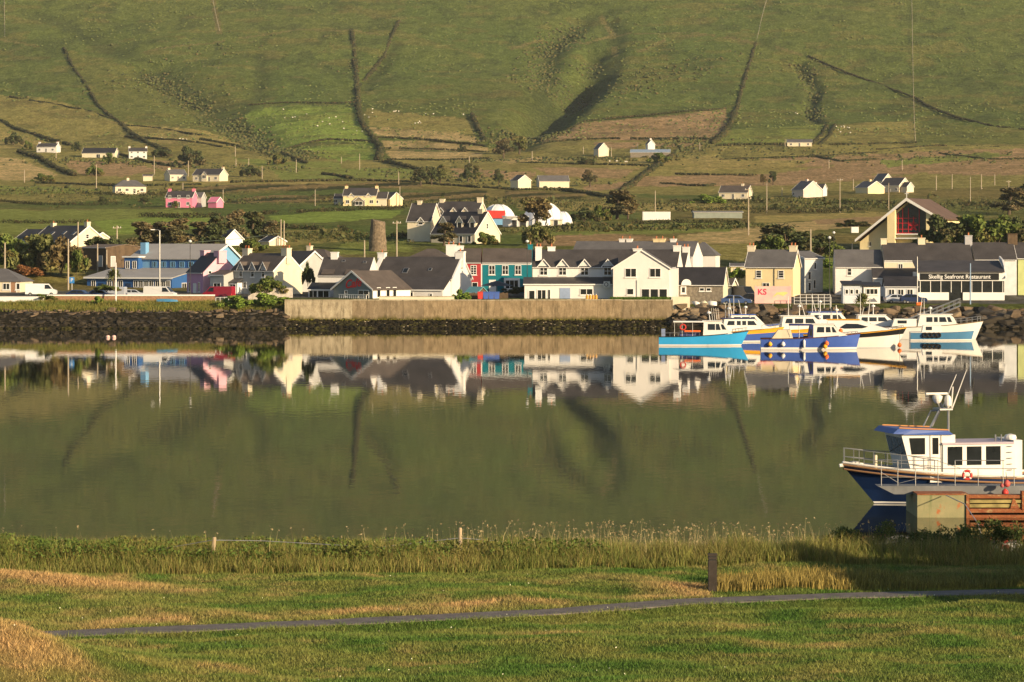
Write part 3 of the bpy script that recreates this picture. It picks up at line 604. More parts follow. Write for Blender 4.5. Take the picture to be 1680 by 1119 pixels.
# long white house
h = House('house', 'long white house with dark slate roof and tapering white end gable', 741, 482, 493, 458, 423, 13.6, 9.2, -19, WHITE, SLATE, group=G_VIL, over=.02, barge=False)
b = MB(); b.box(-h.L-.3,-h.L+.35,1.0,h.D-1.0,1,h.he+h.hr*.45)
b.xprism([(-.25,h.he-.3),(h.D/2,h.he+h.hr+.1),(h.D/2,h.he+h.hr+.35),(-.25,h.he)], -h.L-.3, -h.L+.4); b.obj('parapet', TRIM, h.t)
b = MB(); b.xprism([(-.25,h.he-.3),(h.D/2,h.he+h.hr+.1),(h.D/2,h.he+h.hr+.3),(-.25,h.he-.05)], -.05, .25); b.xprism([(h.D/2,h.he+h.hr+.1),(h.D+.2,h.he-.3),(h.D+.2,h.he),(h.D/2,h.he+h.hr+.3)], -.05, .25); b.obj('parapet', TRIM, h.t)
h.chim(.0, 1.2, 1.0, .8, TRIM, 1); h.chim(.985, 1.4, 1.0, 1.0, TRIM, 1); h.skylight(659, 446, .9, 1.3); h.skylight(699, 444, .6, .7)
o = h.leanto(659, 739, 456, 475, 3.6); h.ewin(679, 484, 2.4, 1.1, (2,1)); h.ewin(720, 484, .5, .6, (1,1))
MB().tube([(h.lx(661),-2.6,h.lz(474)),(h.lx(661),-2.6,h.lz(464))], .22, 8).obj('flue', RED, h.t)
# cafe
h = House('cafe', 'sage grey cafe gable with white bargeboards facing the water', 611, 471, 494, 474, 447, 8.4, 9.5, -38, SAGE, SLATE2, 'cafe', group=G_VIL)
for ch in list(h.t.children_recursive)[::-1]: bpy.data.objects.remove(ch, do_unlink=True)
Wc, Lc = 8.0, 9.2; he, hr = h.he, (474-446)/h.k
MB().prism([(-Wc,-1.5),(0,-1.5),(0,he),(-Wc/2,he+hr),(-Wc,he)], 0, Lc).obj('wall', SAGE, h.t)
MB().box(.002,.05,.05,Lc-.1,-1.5,he-.02).obj('side_wall', TRIM, h.t)
e = .35; q = hr/(Wc/2)
h.ro = MB().prism([(-Wc-e,he-e*q+.012),(-Wc/2,he+hr+.012),(e,he-e*q+.012),(e,he-e*q+.15),(-Wc/2,he+hr+.16),(-Wc-e,he-e*q+.15)], -.3, Lc).obj('roof', SLATE2, h.t)
b = MB(); b.prism([(-Wc-e,he-e*q-.1),(-Wc/2,he+hr-.12),(-Wc/2,he+hr+.2),(-Wc-e,he-e*q+.18)], -.37, -.302); b.prism([(-Wc/2,he+hr-.12),(e,he-e*q-.1),(e,he-e*q+.18),(-Wc/2,he+hr+.2)], -.37, -.302); b.obj('bargeboard', TRIM, h.ro)
h.win(566, 482, .6, 1.0, (1,2)); h.win(596, 485, 2.2, 1.7, (2,1), sill=False)
for y in (1.4,3.6,5.2): window(h.t, (.055,y,.5,math.pi/2), .9, 1.6, (1,1), sill=False)
def text_mesh(txt, size, mat, name='lettering', depth=.02, bold=0., shear=0.):
    cu = bpy.data.curves.new(name, 'FONT'); cu.body = txt; cu.size = size; cu.extrude = depth; cu.offset = bold; cu.shear = shear; cu.align_x = 'CENTER'; cu.align_y = 'CENTER'
    o = bpy.data.objects.new('tmp', cu); C.objects.link(o); dg = bpy.context.evaluated_depsgraph_get(); dg.update()
    me = bpy.data.meshes.new_from_object(o.evaluated_get(dg)); bpy.data.objects.remove(o); me.materials.clear(); me.materials.append(mat); me.name = name; return me
def put_text(me, parent, loc, rz=0, tilt=0, name='lettering'):
    o = link(name, me, parent, loc); o.rotation_euler = (math.pi/2, tilt, rz); return o
put_text(text_mesh('Café', 1.8, M('cafe_red', (.75,.03,.03), .5), bold=.035, shear=.35), h.t, (-Wc/2, -.04, h.lz(466)), 0, math.radians(-8))
b = MB()
for i in range(14): x = -5.2+i*.42; b.box(x-.05,x+.05,-1.85,-1.75,0,.95)
rl = thing('railing', 'white balustrade on the quay in front of the cafe', 'railing', tuple(h.t.location), h.yaw)
for i in range(14): x = -5.2+i*.42; MB().box(x-.05,x+.05,-1.85,-1.75,0,.95).obj('baluster', TRIM, rl)
MB().box(-5.3,.5,-1.9,-1.7,.951,1.05).obj('handrail', TRIM, rl)
# hip roof behind, red and teal terrace
h = House('house', 'brown hip roof rising behind the long white house', 742, 512, 482, 428, 408, 8.5, 8, -8, CREAM, SLATE2, group=G_VIL, hip=3.6); h.chim(.9, 1.6, .9, .7, TRIM, 2)
h = House('terraced_house', 'crimson rendered terraced house with white windows', 789, 502, 480, 431, 409, 3.8, 8, -1, CRIM, SLATE2, group=G_VIL, barge=False, over=-.002)
h.win(777, 443, 1.0, 1.6, (2,4)); h.win(779, 468, 1.0, 1.0, (1,1)); h.chim(.02, 1.5, .9, .6, TRIM, 1)
h = House('terraced_house', 'teal rendered terraced house with three upper windows and bay', 872, 502, 480, 431, 409, 8.1, 8, -1, TEAL, SLATE2, group=G_VIL, barge=False, over=.05)
for p in (807,829,850): h.win(p, 443, 1.05, 1.55, (2,2))
h.door(808, .95, 2.0, TRIM, glass=True); o = MB().box(h.lx(840)-1.3,h.lx(840)+1.3,-.7,-.003,-.5,2.4).obj('bay', TRIM, h.t); window(o, (h.lx(840),-.705,.6,0), 2.2, 1.5, (3,1), sub=False); h.chim(.97, .8, .8, .8, TEAL, 1)
MB().box(h.lx(789)+.01,h.lx(789)+.2,-.03,-.002,0,h.he-.1).obj('corner_trim', TRIM, h.t)
MB().box(-h.L,0,-.04,-.003,h.he-.35,h.he-.12).obj('cornice', TRIM, h.t)
# rear white rows (seen above the hotel front)
h = House('terraced_house', 'rearmost white terrace with slate roof and pointed white end gable', 1137, 520, 470, 421, 397, 21.5, 8.4, -15, WHITE, SLATE3, group=G_VIL, barge=False, over=.0)
for f in (.38,.44,.66,.71,.80): h.chim(f, 1.0, .7, .55, YEL if f in (.66,.71) else TRIM, 1)
h = House('terraced_house', 'white hip ended house at the right end of the rear terrace', 1174, 532, 462, 419, 397, 5.0, 7.0, -10, WHITE, SLATE3, group=G_VIL, hip=2.3)
h = House('terraced_house', 'middle white terrace with grey roof and narrow end gable', 1124, 500, 478, 438, 413, 13, 7.2, -12, WHITE, SLATE, group=G_VIL, barge=False, over=.0); h.chim(.97, 1.1, .9, .8, TRIM, 2)
h = House('terraced_house', 'front white terrace end gable left of the low stone building', 1111, 484, 486, 438, 411, 16, 7.6, -10, WHITE, SLATE, group=G_VIL, barge=False, over=.0); h.chim(.97, 1.1, 1.0, .8, TRIM, 1); h.chim(.57, 1.3, .9, .3, TRIM, 1)
# white inn with four dormers
h = House('guest_house', 'white guest house with four gabled dormers and black slate roof', 1014, 474, 494, 438, 411, 13.3, 7.6, -1, WHITE, SLATE, 'guest house', group=G_VIL, barge=False, over=.05)
for p in (892,923,959,997): h.dormer(p, 1.75, 437, 426, zb=h.he-1.7, style=(2,2), ww=1.25)
h.chim(.07, 1.0, 1.6, .6, TRIM, 2, y=1.6); h.chim(.22, 1.2, .8, .6, TRIM, 1)
o = h.leanto(861, 1012, 456, 466, 3.8); h.ewin(873, 484, 1.1, 1.7, (1,1), sill=False, fr=.14); h.ewin(889, 484, 1.5, 1.9, (2,1), sill=False, fr=.14); h.ewin(901, 484, .5, 1.9, (1,1), sill=False)
h.ewin(962, 478, 2.0, 1.0, (2,1)); MB().box(h.lx(927)-.8,h.lx(927)+.8,-3.87,-3.802,0,2.1).obj('blue_door', M('faded_blue', (.25,.32,.48), .6), o)
q = MB().box(h.lx(995)-.5,h.lx(995)+.5,-4.3,-3.9,h.lz(471),h.lz(461)).obj('air_conditioner', TRIM, o); MB().torus(.28, .05, (h.lx(994),-4.32,h.lz(466))).obj('air_conditioner_fan', DARK, o)
# white gable front
Y = 467; k = F/Y; gt = thing('guest_house', 'big white gable front with picture windows on the quay', 'guest house', (xp(1098,Y), Y, zp(494,Y)), math.radians(-4), G_VIL)
Wg, Lg, he, hr = 8.6, 13.0, (494-440)/k, (440-411)/k; q = hr/(Wg/2); e = .3
MB().prism([(-Wg,-1.5),(0,-1.5),(0,he),(-Wg/2,he+hr),(-Wg,he)], 0, Lg).obj('wall', WHITE, gt)
r = MB().prism([(-Wg-e,he-e*q+.012),(-Wg/2,he+hr+.012),(e,he-e*q+.012),(e,he-e*q+.15),(-Wg/2,he+hr+.16),(-Wg-e,he-e*q+.15)], -.2, Lg).obj('roof', SLATE3, gt)
b = MB(); b.prism([(-Wg-e,he-e*q-.05),(-Wg/2,he+hr-.07),(-Wg/2,he+hr+.18),(-Wg-e,he-e*q+.17)], -.25, -.202); b.prism([(-Wg/2,he+hr-.07),(e,he-e*q-.05),(e,he-e*q+.17),(-Wg/2,he+hr+.18)], -.25, -.202); b.obj('bargeboard', TRIM, r)
MB().box(.002,1.3,.6,9,-1.5,he-.05).obj('side_wing', WHITE, gt)
def gx(p): return (p-1098)/k
for p, w_, st in ((1035,1.75,(2,1)),(1075,1.75,(2,1))): window(gt, (gx(p),-.005,(494-455)/k,0), w_, 1.4, st)
window(gt, (gx(1034),-.005,(494-484)/k,0), 1.1, 1.0, (1,1))
for p in (1059,1073.5,1088): window(gt, (gx(p),-.005,.45,0), 1.3, 1.45, (1,1), sill=False)
MB().box(gx(1045)-.04,gx(1045)+.04,-.12,-.04,0,3.2).obj('downpipe', GREYW, gt)
# low stone building with dark roof
h = House('cottage', 'low stone fronted cottage with black roof and round canopy', 1186, 474, 492, 467, 440, 7.6, 6.0, -11, STONEW, SLATED, group=G_VIL)
MB().xprism([(-.002,-1.9),(h.D,-1.9),(h.D,h.he-.05),(h.D/2,h.he+h.hr-.05),(-.002,h.he-.05)], .002, .05).obj('gable_wall', SAND, h.t)
h.win(1122, 476, .9, 1.2, (1,1), fr=.2); h.win(1152, 475, .8, .55, (1,1)); h.win(1163, 475, .8, .55, (1,1))
x = h.lx(1127); MB().prism([(x-.75,h.he-.1)]+[(x+.75*math.cos(a), h.he-.1+.95*math.sin(a)) for a in [math.pi*i/10 for i in range(11)]], -.5, .4).obj('canopy', TRIM, h.t)
h = House('cottage', 'sand coloured lean building behind the parked dark cars', 1200, 485, 492, 468, 458, 3.0, 5, -14, SAND, SLATE2, group=G_VIL)
# pale shed, yellow semi, white side house
h = House('shed', 'small yellow shed with flat grey roof left of the yellow house', 1224, 522, 455, 437, 433, 2.6, 3, -5, YEL, SLATE3, 'shed', group=G_VIL); h.win(1207, 444, .6, .8); h.win(1216, 444, .6, .8)
h = House('house', 'yellow two storey house with grey roof behind the pink banner', 1301, 500, 482, 438, 411, 7.9, 6.5, -16, YEL, SLATE3, group=G_VIL)
h.win(1246, 450, .95, 1.25, (1,3)); h.win(1282, 450, .95, 1.25, (1,3)); h.win(1258, 468, 1.2, .8, (2,1)); h.chim(.04, 1.2, .9, .8, CREAM, 2); h.chim(.93, 1.2, .9, .8, CREAM, 2)
MB().box(h.lx(1271)-.04,h.lx(1271)+.04,-.09,-.006,0,h.he).obj('downpipe', DARK, h.t)
h = House('house', 'pale shaded side wall of the house right of the yellow house', 1350, 512, 482, 424, 413, 4.2, 7, 38, M('shaded_pale_render', (.50,.52,.52), .8), SLATE3, group=G_VIL)  # bluish shade of the left-facing wall is put into its colour
h.win(1326, 452, .7, 1.4, (1,1)); h.win(1336, 436, .6, 1.2, (1,1)); h.win(1326, 470, .7, 1.4, (1,1)); h.win(1335, 466, .6, 1.5, (1,1))
# white shop house, long restaurant
h = House('house', 'plain white house with grey roof behind the two harbour kiosks', 1449, 505, 486, 438, 411, 7.9, 8, -3, WHITE, SLATE3, group=G_VIL, barge=False, over=.0); h.win(1394, 446, .75, 1.2, (1,2))
h = House('restaurant', 'long cream seafront building with dark slate roof and grey chimney', 1596, 504, 486, 427, 400, 14.6, 9, -2, CREAM, SLATE, 'restaurant', group=G_VIL, barge=False, over=.02)
h.chim(.02, 1.0, .9, .9, SAND, 0); h.chim(.45, 1.2, 1.0, 1.0, SAND, 1); h.chim(.985, 1.2, 1.0, 1.4, M('grey_chimney', (.40,.40,.42), .8), 1); h.win(1478, 437, .8, .9); 
for p in (1525,1573): h.win(p, 434, .9, .6)
MB().box(-h.L,0,-.06,-.003,h.he-.4,h.he-.12).obj('cornice', TRIM, h.t)
o = h.leanto(1432, 1506, 441, 456, 3.4, wall=WHITE, roof=SLATE)
h2 = House('house', 'pale blue washed house right of the grey chimney', 1668, 504, 486, 426, 399, 6.9, 9, -2, M('pale_wash', (.62,.64,.66), .8), SLATE, group=G_VIL, barge=False, over=.02); h2.chim(.98, 1.6, .9, 1.6, BROWNW, 0); h2.win(1612, 434, .9, .6)
h3 = House('house', 'lemon yellow house cut by the right edge', 1770, 504, 486, 424, 399, 10, 9, -2, GREENISH, SLATE, group=G_VIL)
# restaurant front extension with sign
Y = 492; k = F/Y; rt = thing('glazed_restaurant', 'white fronted glazed restaurant extension with black name sign', 'restaurant', (xp(1648,Y), Y, zp(497,Y)), math.radians(-2), G_VIL)
def rx(p): return (p-1648)/k
Wd = rx(1507); zt = (497-447)/k; zs = (497-461)/k
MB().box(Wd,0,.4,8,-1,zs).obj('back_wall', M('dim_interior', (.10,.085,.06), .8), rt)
MB().box(Wd-.1,.1,.0,8,zs,zt).obj('fascia', TRIM, rt)
MB().xprism([(-.3,zt+.002),(8,zt+1.75),(8,zt+1.9),(-.3,zt+.15)], Wd-.2, 0).obj('roof', SLATE, rt)
MB().xprism([(-.5,zt-.9),(8,zt-.9),(8,zt+2.6),(4,zt+2.0),(1.5,zt+.9)], .11, .35).obj('gable_wall', TRIM, rt)
sg = MB().box(rx(1510),rx(1639),-.07,-.003,zs+.15,zt-.15).obj('name_sign', M('sign_black', (.012,.012,.012), .4), rt)
put_text(text_mesh('Skellig Seafront Restaurant', .92, TRIM, bold=.008), rt, ((rx(1510)+rx(1639))/2, -.085, (zs+zt)/2-.02), name='lettering')
MB().box(Wd,rx(1557),-.15,.2,-1,1.7).obj('low_wall', TRIM, rt); MB().box(rx(1580),0,-.15,.2,-1,1.7).obj('low_wall', TRIM, rt)
for i in range(9):
    x = Wd+.35+i*(-Wd-.6)/8; MB().box(x-.045,x+.045,.16,.28,1.7 if not 9 < i < 9 else 0,zs).obj('mullion', TRIM, rt)
g = MB().box(Wd+.1,-.1,.21,.235,0,zs); g.obj('glazing', GLASS, rt)
h = House('shop', 'low shaded shop with dark slate roof between the kiosks and the restaurant', 1506, 488, 499, 470, 455, 5.2, 5, -3, M('shop_blue', (.55,.58,.62), .7), SLATED, 'shop', group=G_VIL, barge=False)
for p in (1463,1478,1493): h.win(p, 482, 1.0, 1.5, (2,1), sill=False)
# kiosks
for (pl, pr, tp, lab, mt, wn) in ((1383,1414,462,'left harbour kiosk with pale blue panels and dark roof', M('kiosk_blue', (.50,.55,.62), .6), 0), (1417,1444,464,'right harbour kiosk with serving window and mountain sign', TRIM, 1)):
    Y = 478; k = F/Y; kt = thing('kiosk', lab, 'kiosk', (xp(pl,Y), Y, zp(499,Y)), 0, 'harbour kiosks'); W_ = (pr-pl)/k; H_ = (499-tp-6)/k
    MB().box(0,W_,0,2.4,-.8,H_).obj('wall', mt, kt); MB().xprism([(-.35,H_),(2.6,H_+.55),(2.6,H_+.68),(-.35,H_+.13)], -.2, W_+.2).obj('roof', SLATED, kt)
    if wn:
        window(kt, (W_/2,-.005,1.5,0), W_-.7, .95, (3,1)); MB().prism([(.5,.35),(W_-.4,.35),(W_*.62,1.0),(W_*.5,.75),(W_*.4,.9)], -.03, -.004).obj('mountain_sign', M('sign_grey', (.14,.15,.18), .6), kt)
    else:
        for x in (.6,1.35,2.2): window(kt, (x,-.005,1.55,0), .55, .8, (1,1), sill=False)
        MB().box(.2,W_-.2,-.02,-.004,.1,1.3).obj('panel', M('kiosk_panel', (.62,.64,.70), .6), kt)
# church
Y = 614; k = F/Y; ct = thing('church', 'lemon church with swept roof, red stained glass and white cross', 'church', (xp(1487,Y), Y, zp(425,Y)), math.radians(-20), G_VIL)
def cz(p): return (425-p)/k
cs_ = k*math.cos(math.radians(20)); def_x = lambda p: (p-1487)/cs_
xl, xr, za, zl, zr = def_x(1406), def_x(1541), cz(327), cz(395), cz(360); Lc = 22
rfm = M('church_roof', (.13,.085,.065), .75, .2, .4, rows=2.4)
MB().prism([(xl+.5,-2),(xr-.6,-2),(xr-.6,zr-.35),(0,za-.3),(xl+.5,zl-.25)], 2.2, Lc).obj('wall', LEMON, ct)
MB().prism([(def_x(1456),-2),(def_x(1468),-2),(def_x(1468),cz(344)),(def_x(1456),cz(350))], .5, 2.2).obj('pier', LEMON, ct); MB().prism([(def_x(1517),-2),(def_x(1524),-2),(def_x(1524),cz(350)),(def_x(1517),cz(346))], .5, 2.2).obj('pier', LEMON, ct)
r = MB().prism([(xl,zl-.05),(0,za),(xr,zr-.05),(xr,zr+.2),(0,za+.28),(xl,zl+.2)], 0, Lc+.5).obj('roof', rfm, ct)
b = MB(); b.prism([(xl,zl-.25),(0,za-.3),(0,za+.34),(xl,zl+.25)], -.15, -.003); b.prism([(0,za-.3),(xr,zr-.25),(xr,zr+.25),(0,za+.34)], -.15, -.003); b.obj('bargeboard', TRIM, r)
x0, x1 = def_x(1468.5), def_x(1516.5); gl = MB().prism([(x0,cz(383)),(x1,cz(383)),(x1,cz(348)),(.6,cz(335)),(0,cz(334)),(x0,cz(350))], 1.9, 2.1).obj('stained_glass', M('stained_glass', (.02,.025,.028), .25, .6, 1.2, spec=.5), ct)
b = MB()
def bar(xa, za_, xb, zb_, t=.09): d = Vector((xb-xa, zb_-za_)); n_ = Vector((-d.y, d.x)).normalized()*t; b.prism([(xa-n_.x,za_-n_.y),(xb-n_.x,zb_-n_.y),(xb+n_.x,zb_+n_.y),(xa+n_.x,za_+n_.y)][::1], 1.82, 1.895)
for p in (1471,1478,1487,1504): bar(def_x(p), cz(382.5), def_x(p), cz(341 if p > 1475 else 349), .06)
for p in (358,366,376): bar(x0+.1, cz(p), def_x(1500), cz(p), .05)
bar(x0, cz(382.5), x1, cz(382.5), .09)
cx_, cz_ = def_x(1495), cz(371)
for i in range(5):
    a = math.pi/2+i*2*math.pi/5; bar(cx_, cz_, cx_+1.0*math.cos(a), cz_+1.0*math.sin(a), .17)
bar(cx_, cz_, cx_, cz_+1.9, .08); b.obj('window_tracery', M('red_glass', (.50,.02,.03), .35), ct)
MB().box(x0-.2,x1+.2,1.0,2.15,cz(385),cz(383)-.02).obj('sill', TRIM, ct); MB().box(x0-.6,x1+.3,.6,1.9,cz(392),cz(390)).obj('porch_canopy', TRIM, ct)
b = MB(); b.box(-.06,.06,.2,.32,za+.3,za+1.7); b.box(-.4,.4,.2,.32,za+1.1,za+1.22); b.obj('cross', TRIM, ct)
for p in (1426,1445): window(ct, (def_x(p), 2.195, cz(404), 0), .55, .9, (1,1), frame=SAND)
# white pair of dormered houses behind
h = House('house', 'white dormered house with lit end gable in front of the white domes', 779, 650, 402, 383, 348, 11.4, 9.6, -34, CREAM, SLATED, group=G_VIL, over=.1)
for p in (721,748,769): h.dormer(p, 1.7, 364, 355, 1.3, None, (1,1))
h.chim(.86, 1.2, 1.0, .7, CREAM, 0)
for p in (741,756,770): h.win(p, 392, .9, 1.4, (1,1))
h.win(799, 371, .7, 1.2, (1,2), 'r')
h = House('house', 'rear white dormered house with three chimneys above the stone tower', 781, 668, 396, 353, 331, 9.6, 9, -16, CREAM, SLATE, group=G_VIL)
for p in (721,742,761): h.dormer(p, 1.6, 348, 341, .8, None, (1,1))
h.chim(.05, 1.0, 1.0, .7, CREAM, 0); h.chim(.96, 1.2, 1.0, 1.0, CREAM, 0)
h = House('house', 'slate roofed wing of the rear white house with small gabled window', 706, 662, 388, 363, 334, 5.2, 9, -14, CREAM, SLATE, group=G_VIL); h.dormer(690, 1.6, 364, 357, 0, h.he-.9, (1,1)); h.chim(.3, .9, .9, .7, CREAM, 0)
# stone tower
Y = 622; k = F/Y; b = MB(); rng0 = random.Random(4); n_ = 20; H_ = (408-362)/k; prof = []
for j in range(12):
    f_ = j/11; r_ = (15.2-3.6*f_)/k
    prof += [(r_*(1+rng0.uniform(-.05,.05))*math.cos(2*math.pi*i/n_), r_*(1+rng0.uniform(-.05,.05))*math.sin(2*math.pi*i/n_), -1+f_*(H_+1)+(rng0.uniform(-.25,.15)+.25*math.cos(2*math.pi*i/n_-3) if j == 11 else 0)) for i in range(n_)]
b.add(prof, [(j*n_+i, j*n_+(i+1)%n_, (j+1)*n_+(i+1)%n_, (j+1)*n_+i) for j in range(11) for i in range(n_)]+[tuple(range(11*n_, 12*n_))])
tw = tag(b.obj('stone_tower', M('old_rubble', (.20,.155,.105), .95, .45, 2.2, bmp=1.0), None, (xp(620,Y),Y,zp(408,Y))), 'ruined round stone tower standing above the village roofs', 'tower')

# ------------------------------------------------------------------ hillside houses
def hh(px, gpy, lab, L, D, he, hr, yaw=-20, wall=WHITE, roof=SLATE, chims=(), wins=(), name='house', cat='house', hip=0, s=1.0):
    """house on the hill: px, gpy = foot of its front right corner in the photo; sizes in metres"""
    X, Y = hit(px, gpy); k = F/Y; h = House(name, lab, px, Y, gpy, gpy-he*k, gpy-(he+hr)*k, L, D, yaw, wall, roof, cat, hip, G_HILL)
    for c in chims: h.chim(c, 1.0, .9, .8, wall, 1)
    for (x, z, w_, h_) in wins: window(h.t, (-L*(1-x), -.005, z, 0), w_, h_, (2,1))
    return h
W3 = ((.15,.9,1.2,1.1),(.5,.1,1.0,2.0),(.85,.9,1.2,1.1)); W4 = ((.14,.9,1.3,1.2),(.38,.9,1.3,1.2),(.62,.1,1.0,2.0),(.86,.9,1.3,1.2)); W6 = W3+((.15,3.2,1.0,1.1),(.5,3.2,1.0,1.1),(.85,3.2,1.0,1.1))
hh(91, 250, 'white house with two chimneys at far left beside the barn', 10.5, 7, 2.9, 1.9, -14, WHITE, SLATE, (.02,.98), W3)
hh(188, 260, 'long low dark roofed barn on the far left slope', 17, 8, 2.8, 2.6, -8, SAND, SLATED, (), ((.5,.2,2,2),), 'barn', 'barn')
hh(241, 262, 'tall white farmhouse with a chimney on each gable', 9, 7, 4.2, 1.8, 8, WHITE, SLATE, (.03,.97), W6)
hh(240, 318, 'white hip roofed bungalow with one chimney above the paddock', 12.0, 9, 2.8, 2.6, 14, CREAM, SLATE3, (.45,), W4, 'bungalow', 'bungalow', 3.4)
hh(306, 297, 'small gabled bungalow with brick end left of the long bungalow', 7.5, 8, 2.8, 2.2, 24, CREAM, SLATE3, (.1,), W3, 'bungalow', 'bungalow')
h = hh(360, 298, 'long white bungalow with central porch gable and sunlit end', 13, 8, 3.0, 2.6, -22, CREAM, SLATE, (.97,), W4, 'bungalow', 'bungalow'); h.dormer(h.px-25, 2.6, h.gpy-2.9*h.k, h.gpy-4.3*h.k, -.6, 0, (2,1))
hh(250, 297, 'tiny white shed left of the two bungalows', 4, 3, 2.2, .7, 5, CREAM, SLATE2, (), (), 'shed', 'shed')
h = hh(315, 341, 'bright pink house with two pink chimneys and dark roof', 9.2, 7, 3.5, 2.2, -10, PINKH, SLATE, (.04,.96), W6); hh(330, 340, 'grey roofed annex on the right of the bright pink house', 3.2, 6, 3.2, 1.8, -10, GREYW, SLATE3, ())
hh(355, 341, 'small bright pink shed right of the pink house', 3.4, 4, 2.0, 1.6, -30, PINKH, PINKH, (), (), 'shed', 'shed')
h = hh(617, 338, 'yellow house with two dormers and two white chimneys', 11.5, 8, 3.6, 2.6, -6, YEL, SLATE, (.05,.97), W4)
for p in (576,604): h.dormer(p, 2.2, 323, 317, 0, h.he-.6, (1,1))
h.dormer(589, 3.6, 330, 323, -.6, 0, (2,1), wall=STONEW)
hh(565, 337, 'low slate roofed left wing of the yellow dormered house', 3.6, 6, 2.4, 1.6, -6, CREAM, SLATE, (), W3[:1]); hh(634, 338, 'low slate roofed right wing of the yellow dormered house', 4.0, 6, 2.6, 2.2, -6, CREAM, SLATE, (), W3[:1])
hh(640, 338, 'small yellow gabled garage right of the yellow dormered house', 5.2, 4.8, 2.5, 2.2, -62, YEL, SLATE, (), (), 'garage', 'garage')
hh(850, 309, 'small cream gabled barn with pink doors among mid slope trees', 6, 6.5, 3.4, 2.2, -58, CREAM, SLATE2, (), (), 'barn', 'barn')
hh(934, 308, 'grey roofed stone barn on the mid slope', 13, 7, 2.8, 2.4, 10, SAND, SLATE3, (), (), 'barn', 'barn')
hh(982, 257, 'cream gable of a small barn by the farmyard', 5, 6, 4, 3, -62, CREAM, SLATE3, (), (), 'barn', 'barn')
hh(1099, 257, 'long low shed with pale blue roof in the upper farmyard', 20, 7, 2.2, 1.5, -5, STONEW, M('blue_sheet', (.24,.31,.40), .6), (), (), 'shed', 'shed'); hh(1063, 249, 'white chimney gable peeping over the pale blue shed', 3, 4, 4, 2.2, -70, WHITE, SLATE, (.5,))
hh(1332, 241, 'low white farmhouse half hidden by the dark hedge', 13, 7, 2.4, 1.6, -5, CREAM, SLATE3, (), W3)
hh(1226, 327, 'low cream bungalow with brown roof and one chimney', 11, 8, 2.6, 2.6, -18, CREAM, SLATE2, (.75,), W3, 'bungalow', 'bungalow')
hh(1318, 324, 'pale gabled bungalow with slate roof facing right', 7, 9.5, 3.0, 3.4, -56, M('pale_pinkish', (.6,.5,.45), .8), SLATE3, (.5,), W3[:1], 'bungalow', 'bungalow'); hh(1350, 322, 'small white cottage behind the pale gabled bungalow', 5, 5, 3, 1.8, -25, WHITE, SLATE, (.2,))
hh(1424, 318, 'yellow gabled house with pale band of windows', 8, 8.4, 2.6, 2.4, -58, YEL, SLATE3, (.5,), (), 'bungalow', 'bungalow')
hh(1475, 316, 'white house with slate roof and three gables above the church', 9, 8.5, 3, 3, -40, CREAM, SLATE, (), W3); hh(1488, 316, 'small white gable right of the three gabled white house', 3.2, 4, 2.4, 1.8, -50, CREAM, SLATE, ()); hh(1448, 308, 'pale left gable of the house above the church', 6, 6, 3, 3, -55, CREAM, SLATE3, ())
hh(1218, 358, 'long flat grey sheet shed in the mid right field', 14, 5, 1.7, .3, 2, M('green_grey_sheet', (.22,.25,.22), .6), SLATE3, (), (), 'shed', 'shed')
hh(1510, 364, 'small white box hut left of the church gable', 0.0001+2.2, 2, 1.6, .2, 0, TRIM, TRIM, (), (), 'shed', 'shed') if False else None
X, Y = hit(1100, 361); o = thing('container', 'plain white container standing in the mid field', 'container', (X-7.8*1.0, Y, g1(X,Y)), 0); MB().box(0,7.8,0,2.5,-.5,2.2).obj('body', TRIM, o); MB().box(-.06,7.86,-.06,2.56,2.201,2.32).obj('roof', TRIM, o)
for i in range(12): MB().box(.3+i*.62,.42+i*.62,-.05,-.002,-.3,2.15).obj('rib', TRIM, o)
X, Y = hit(868, 365); o = thing('tank', 'small white box tank left of the church', 'tank', (xp(1397,720), 720, g1(xp(1397,720),720)), 0); MB().box(0,1.7,0,1.7,-.4,1.3).obj('body', TRIM, o); MB().box(-.05,1.75,-.05,1.75,1.301,1.4).obj('lid', ALU, o)
h = House('cottage', 'white gable glimpsed between the pines behind the blue hall', 370, 640, 412, 392, 377, 3, 4, -62, M('bright_white', (.8,.8,.8), .7), SLATE3, group=G_VIL)
h = House('cottage', 'dark roofed low cottage among the pines', 418, 690, 404, 394, 384, 7, 6, -18, CREAM, SLATED, group=G_VIL); h = House('cottage', 'small white gable right of the pines', 442, 640, 404, 396, 388, 4, 4, -55, CREAM, SLATE, group=G_VIL)
# white domes
Y = 790; k = F/Y; dm = M('white_membrane', (.80,.80,.82), .5, .03)
def dome(lab, pl, pr, tp, bp, depth, n=12):
    t = thing('dome', lab, 'dome', (xp((pl+pr)/2,Y), Y, zp(bp,Y)), 0, 'white domes behind the village'); R = (pr-pl)/2/k; H_ = (bp-tp)/k; v = []; f = []
    for j in range(7):
        a = j/6*math.pi/2
        for i in range(n+1): th = math.pi*2*i/n; v.append((R*math.cos(a)*math.cos(th), depth*math.cos(a)*math.sin(th), H_*math.sin(a)))
    f = [(j*(n+1)+i, j*(n+1)+i+1, (j+1)*(n+1)+i+1, (j+1)*(n+1)+i) for j in range(6) for i in range(n)]
    MB().add(v, f).obj('shell', dm, t, smooth=True); b = MB()
    for i in range(0, n, 2): b.tube([(v[j*(n+1)+i][0]*1.01, v[j*(n+1)+i][1]*1.01, v[j*(n+1)+i][2]*1.01) for j in range(6)], .09, 5)
    b.obj('ribs', TRIM, t); return t
t = dome('low white dome left of the big brown tree', 789, 846, 335, 366, 5); MB().box(-3.2,1.8,-5.4,-5.0,1.2,3.2).obj('red_panel', RED, t); MB().box(-2.5,1.6,-5.0,-2,-.5,1.2).obj('base', LBLUE, t)
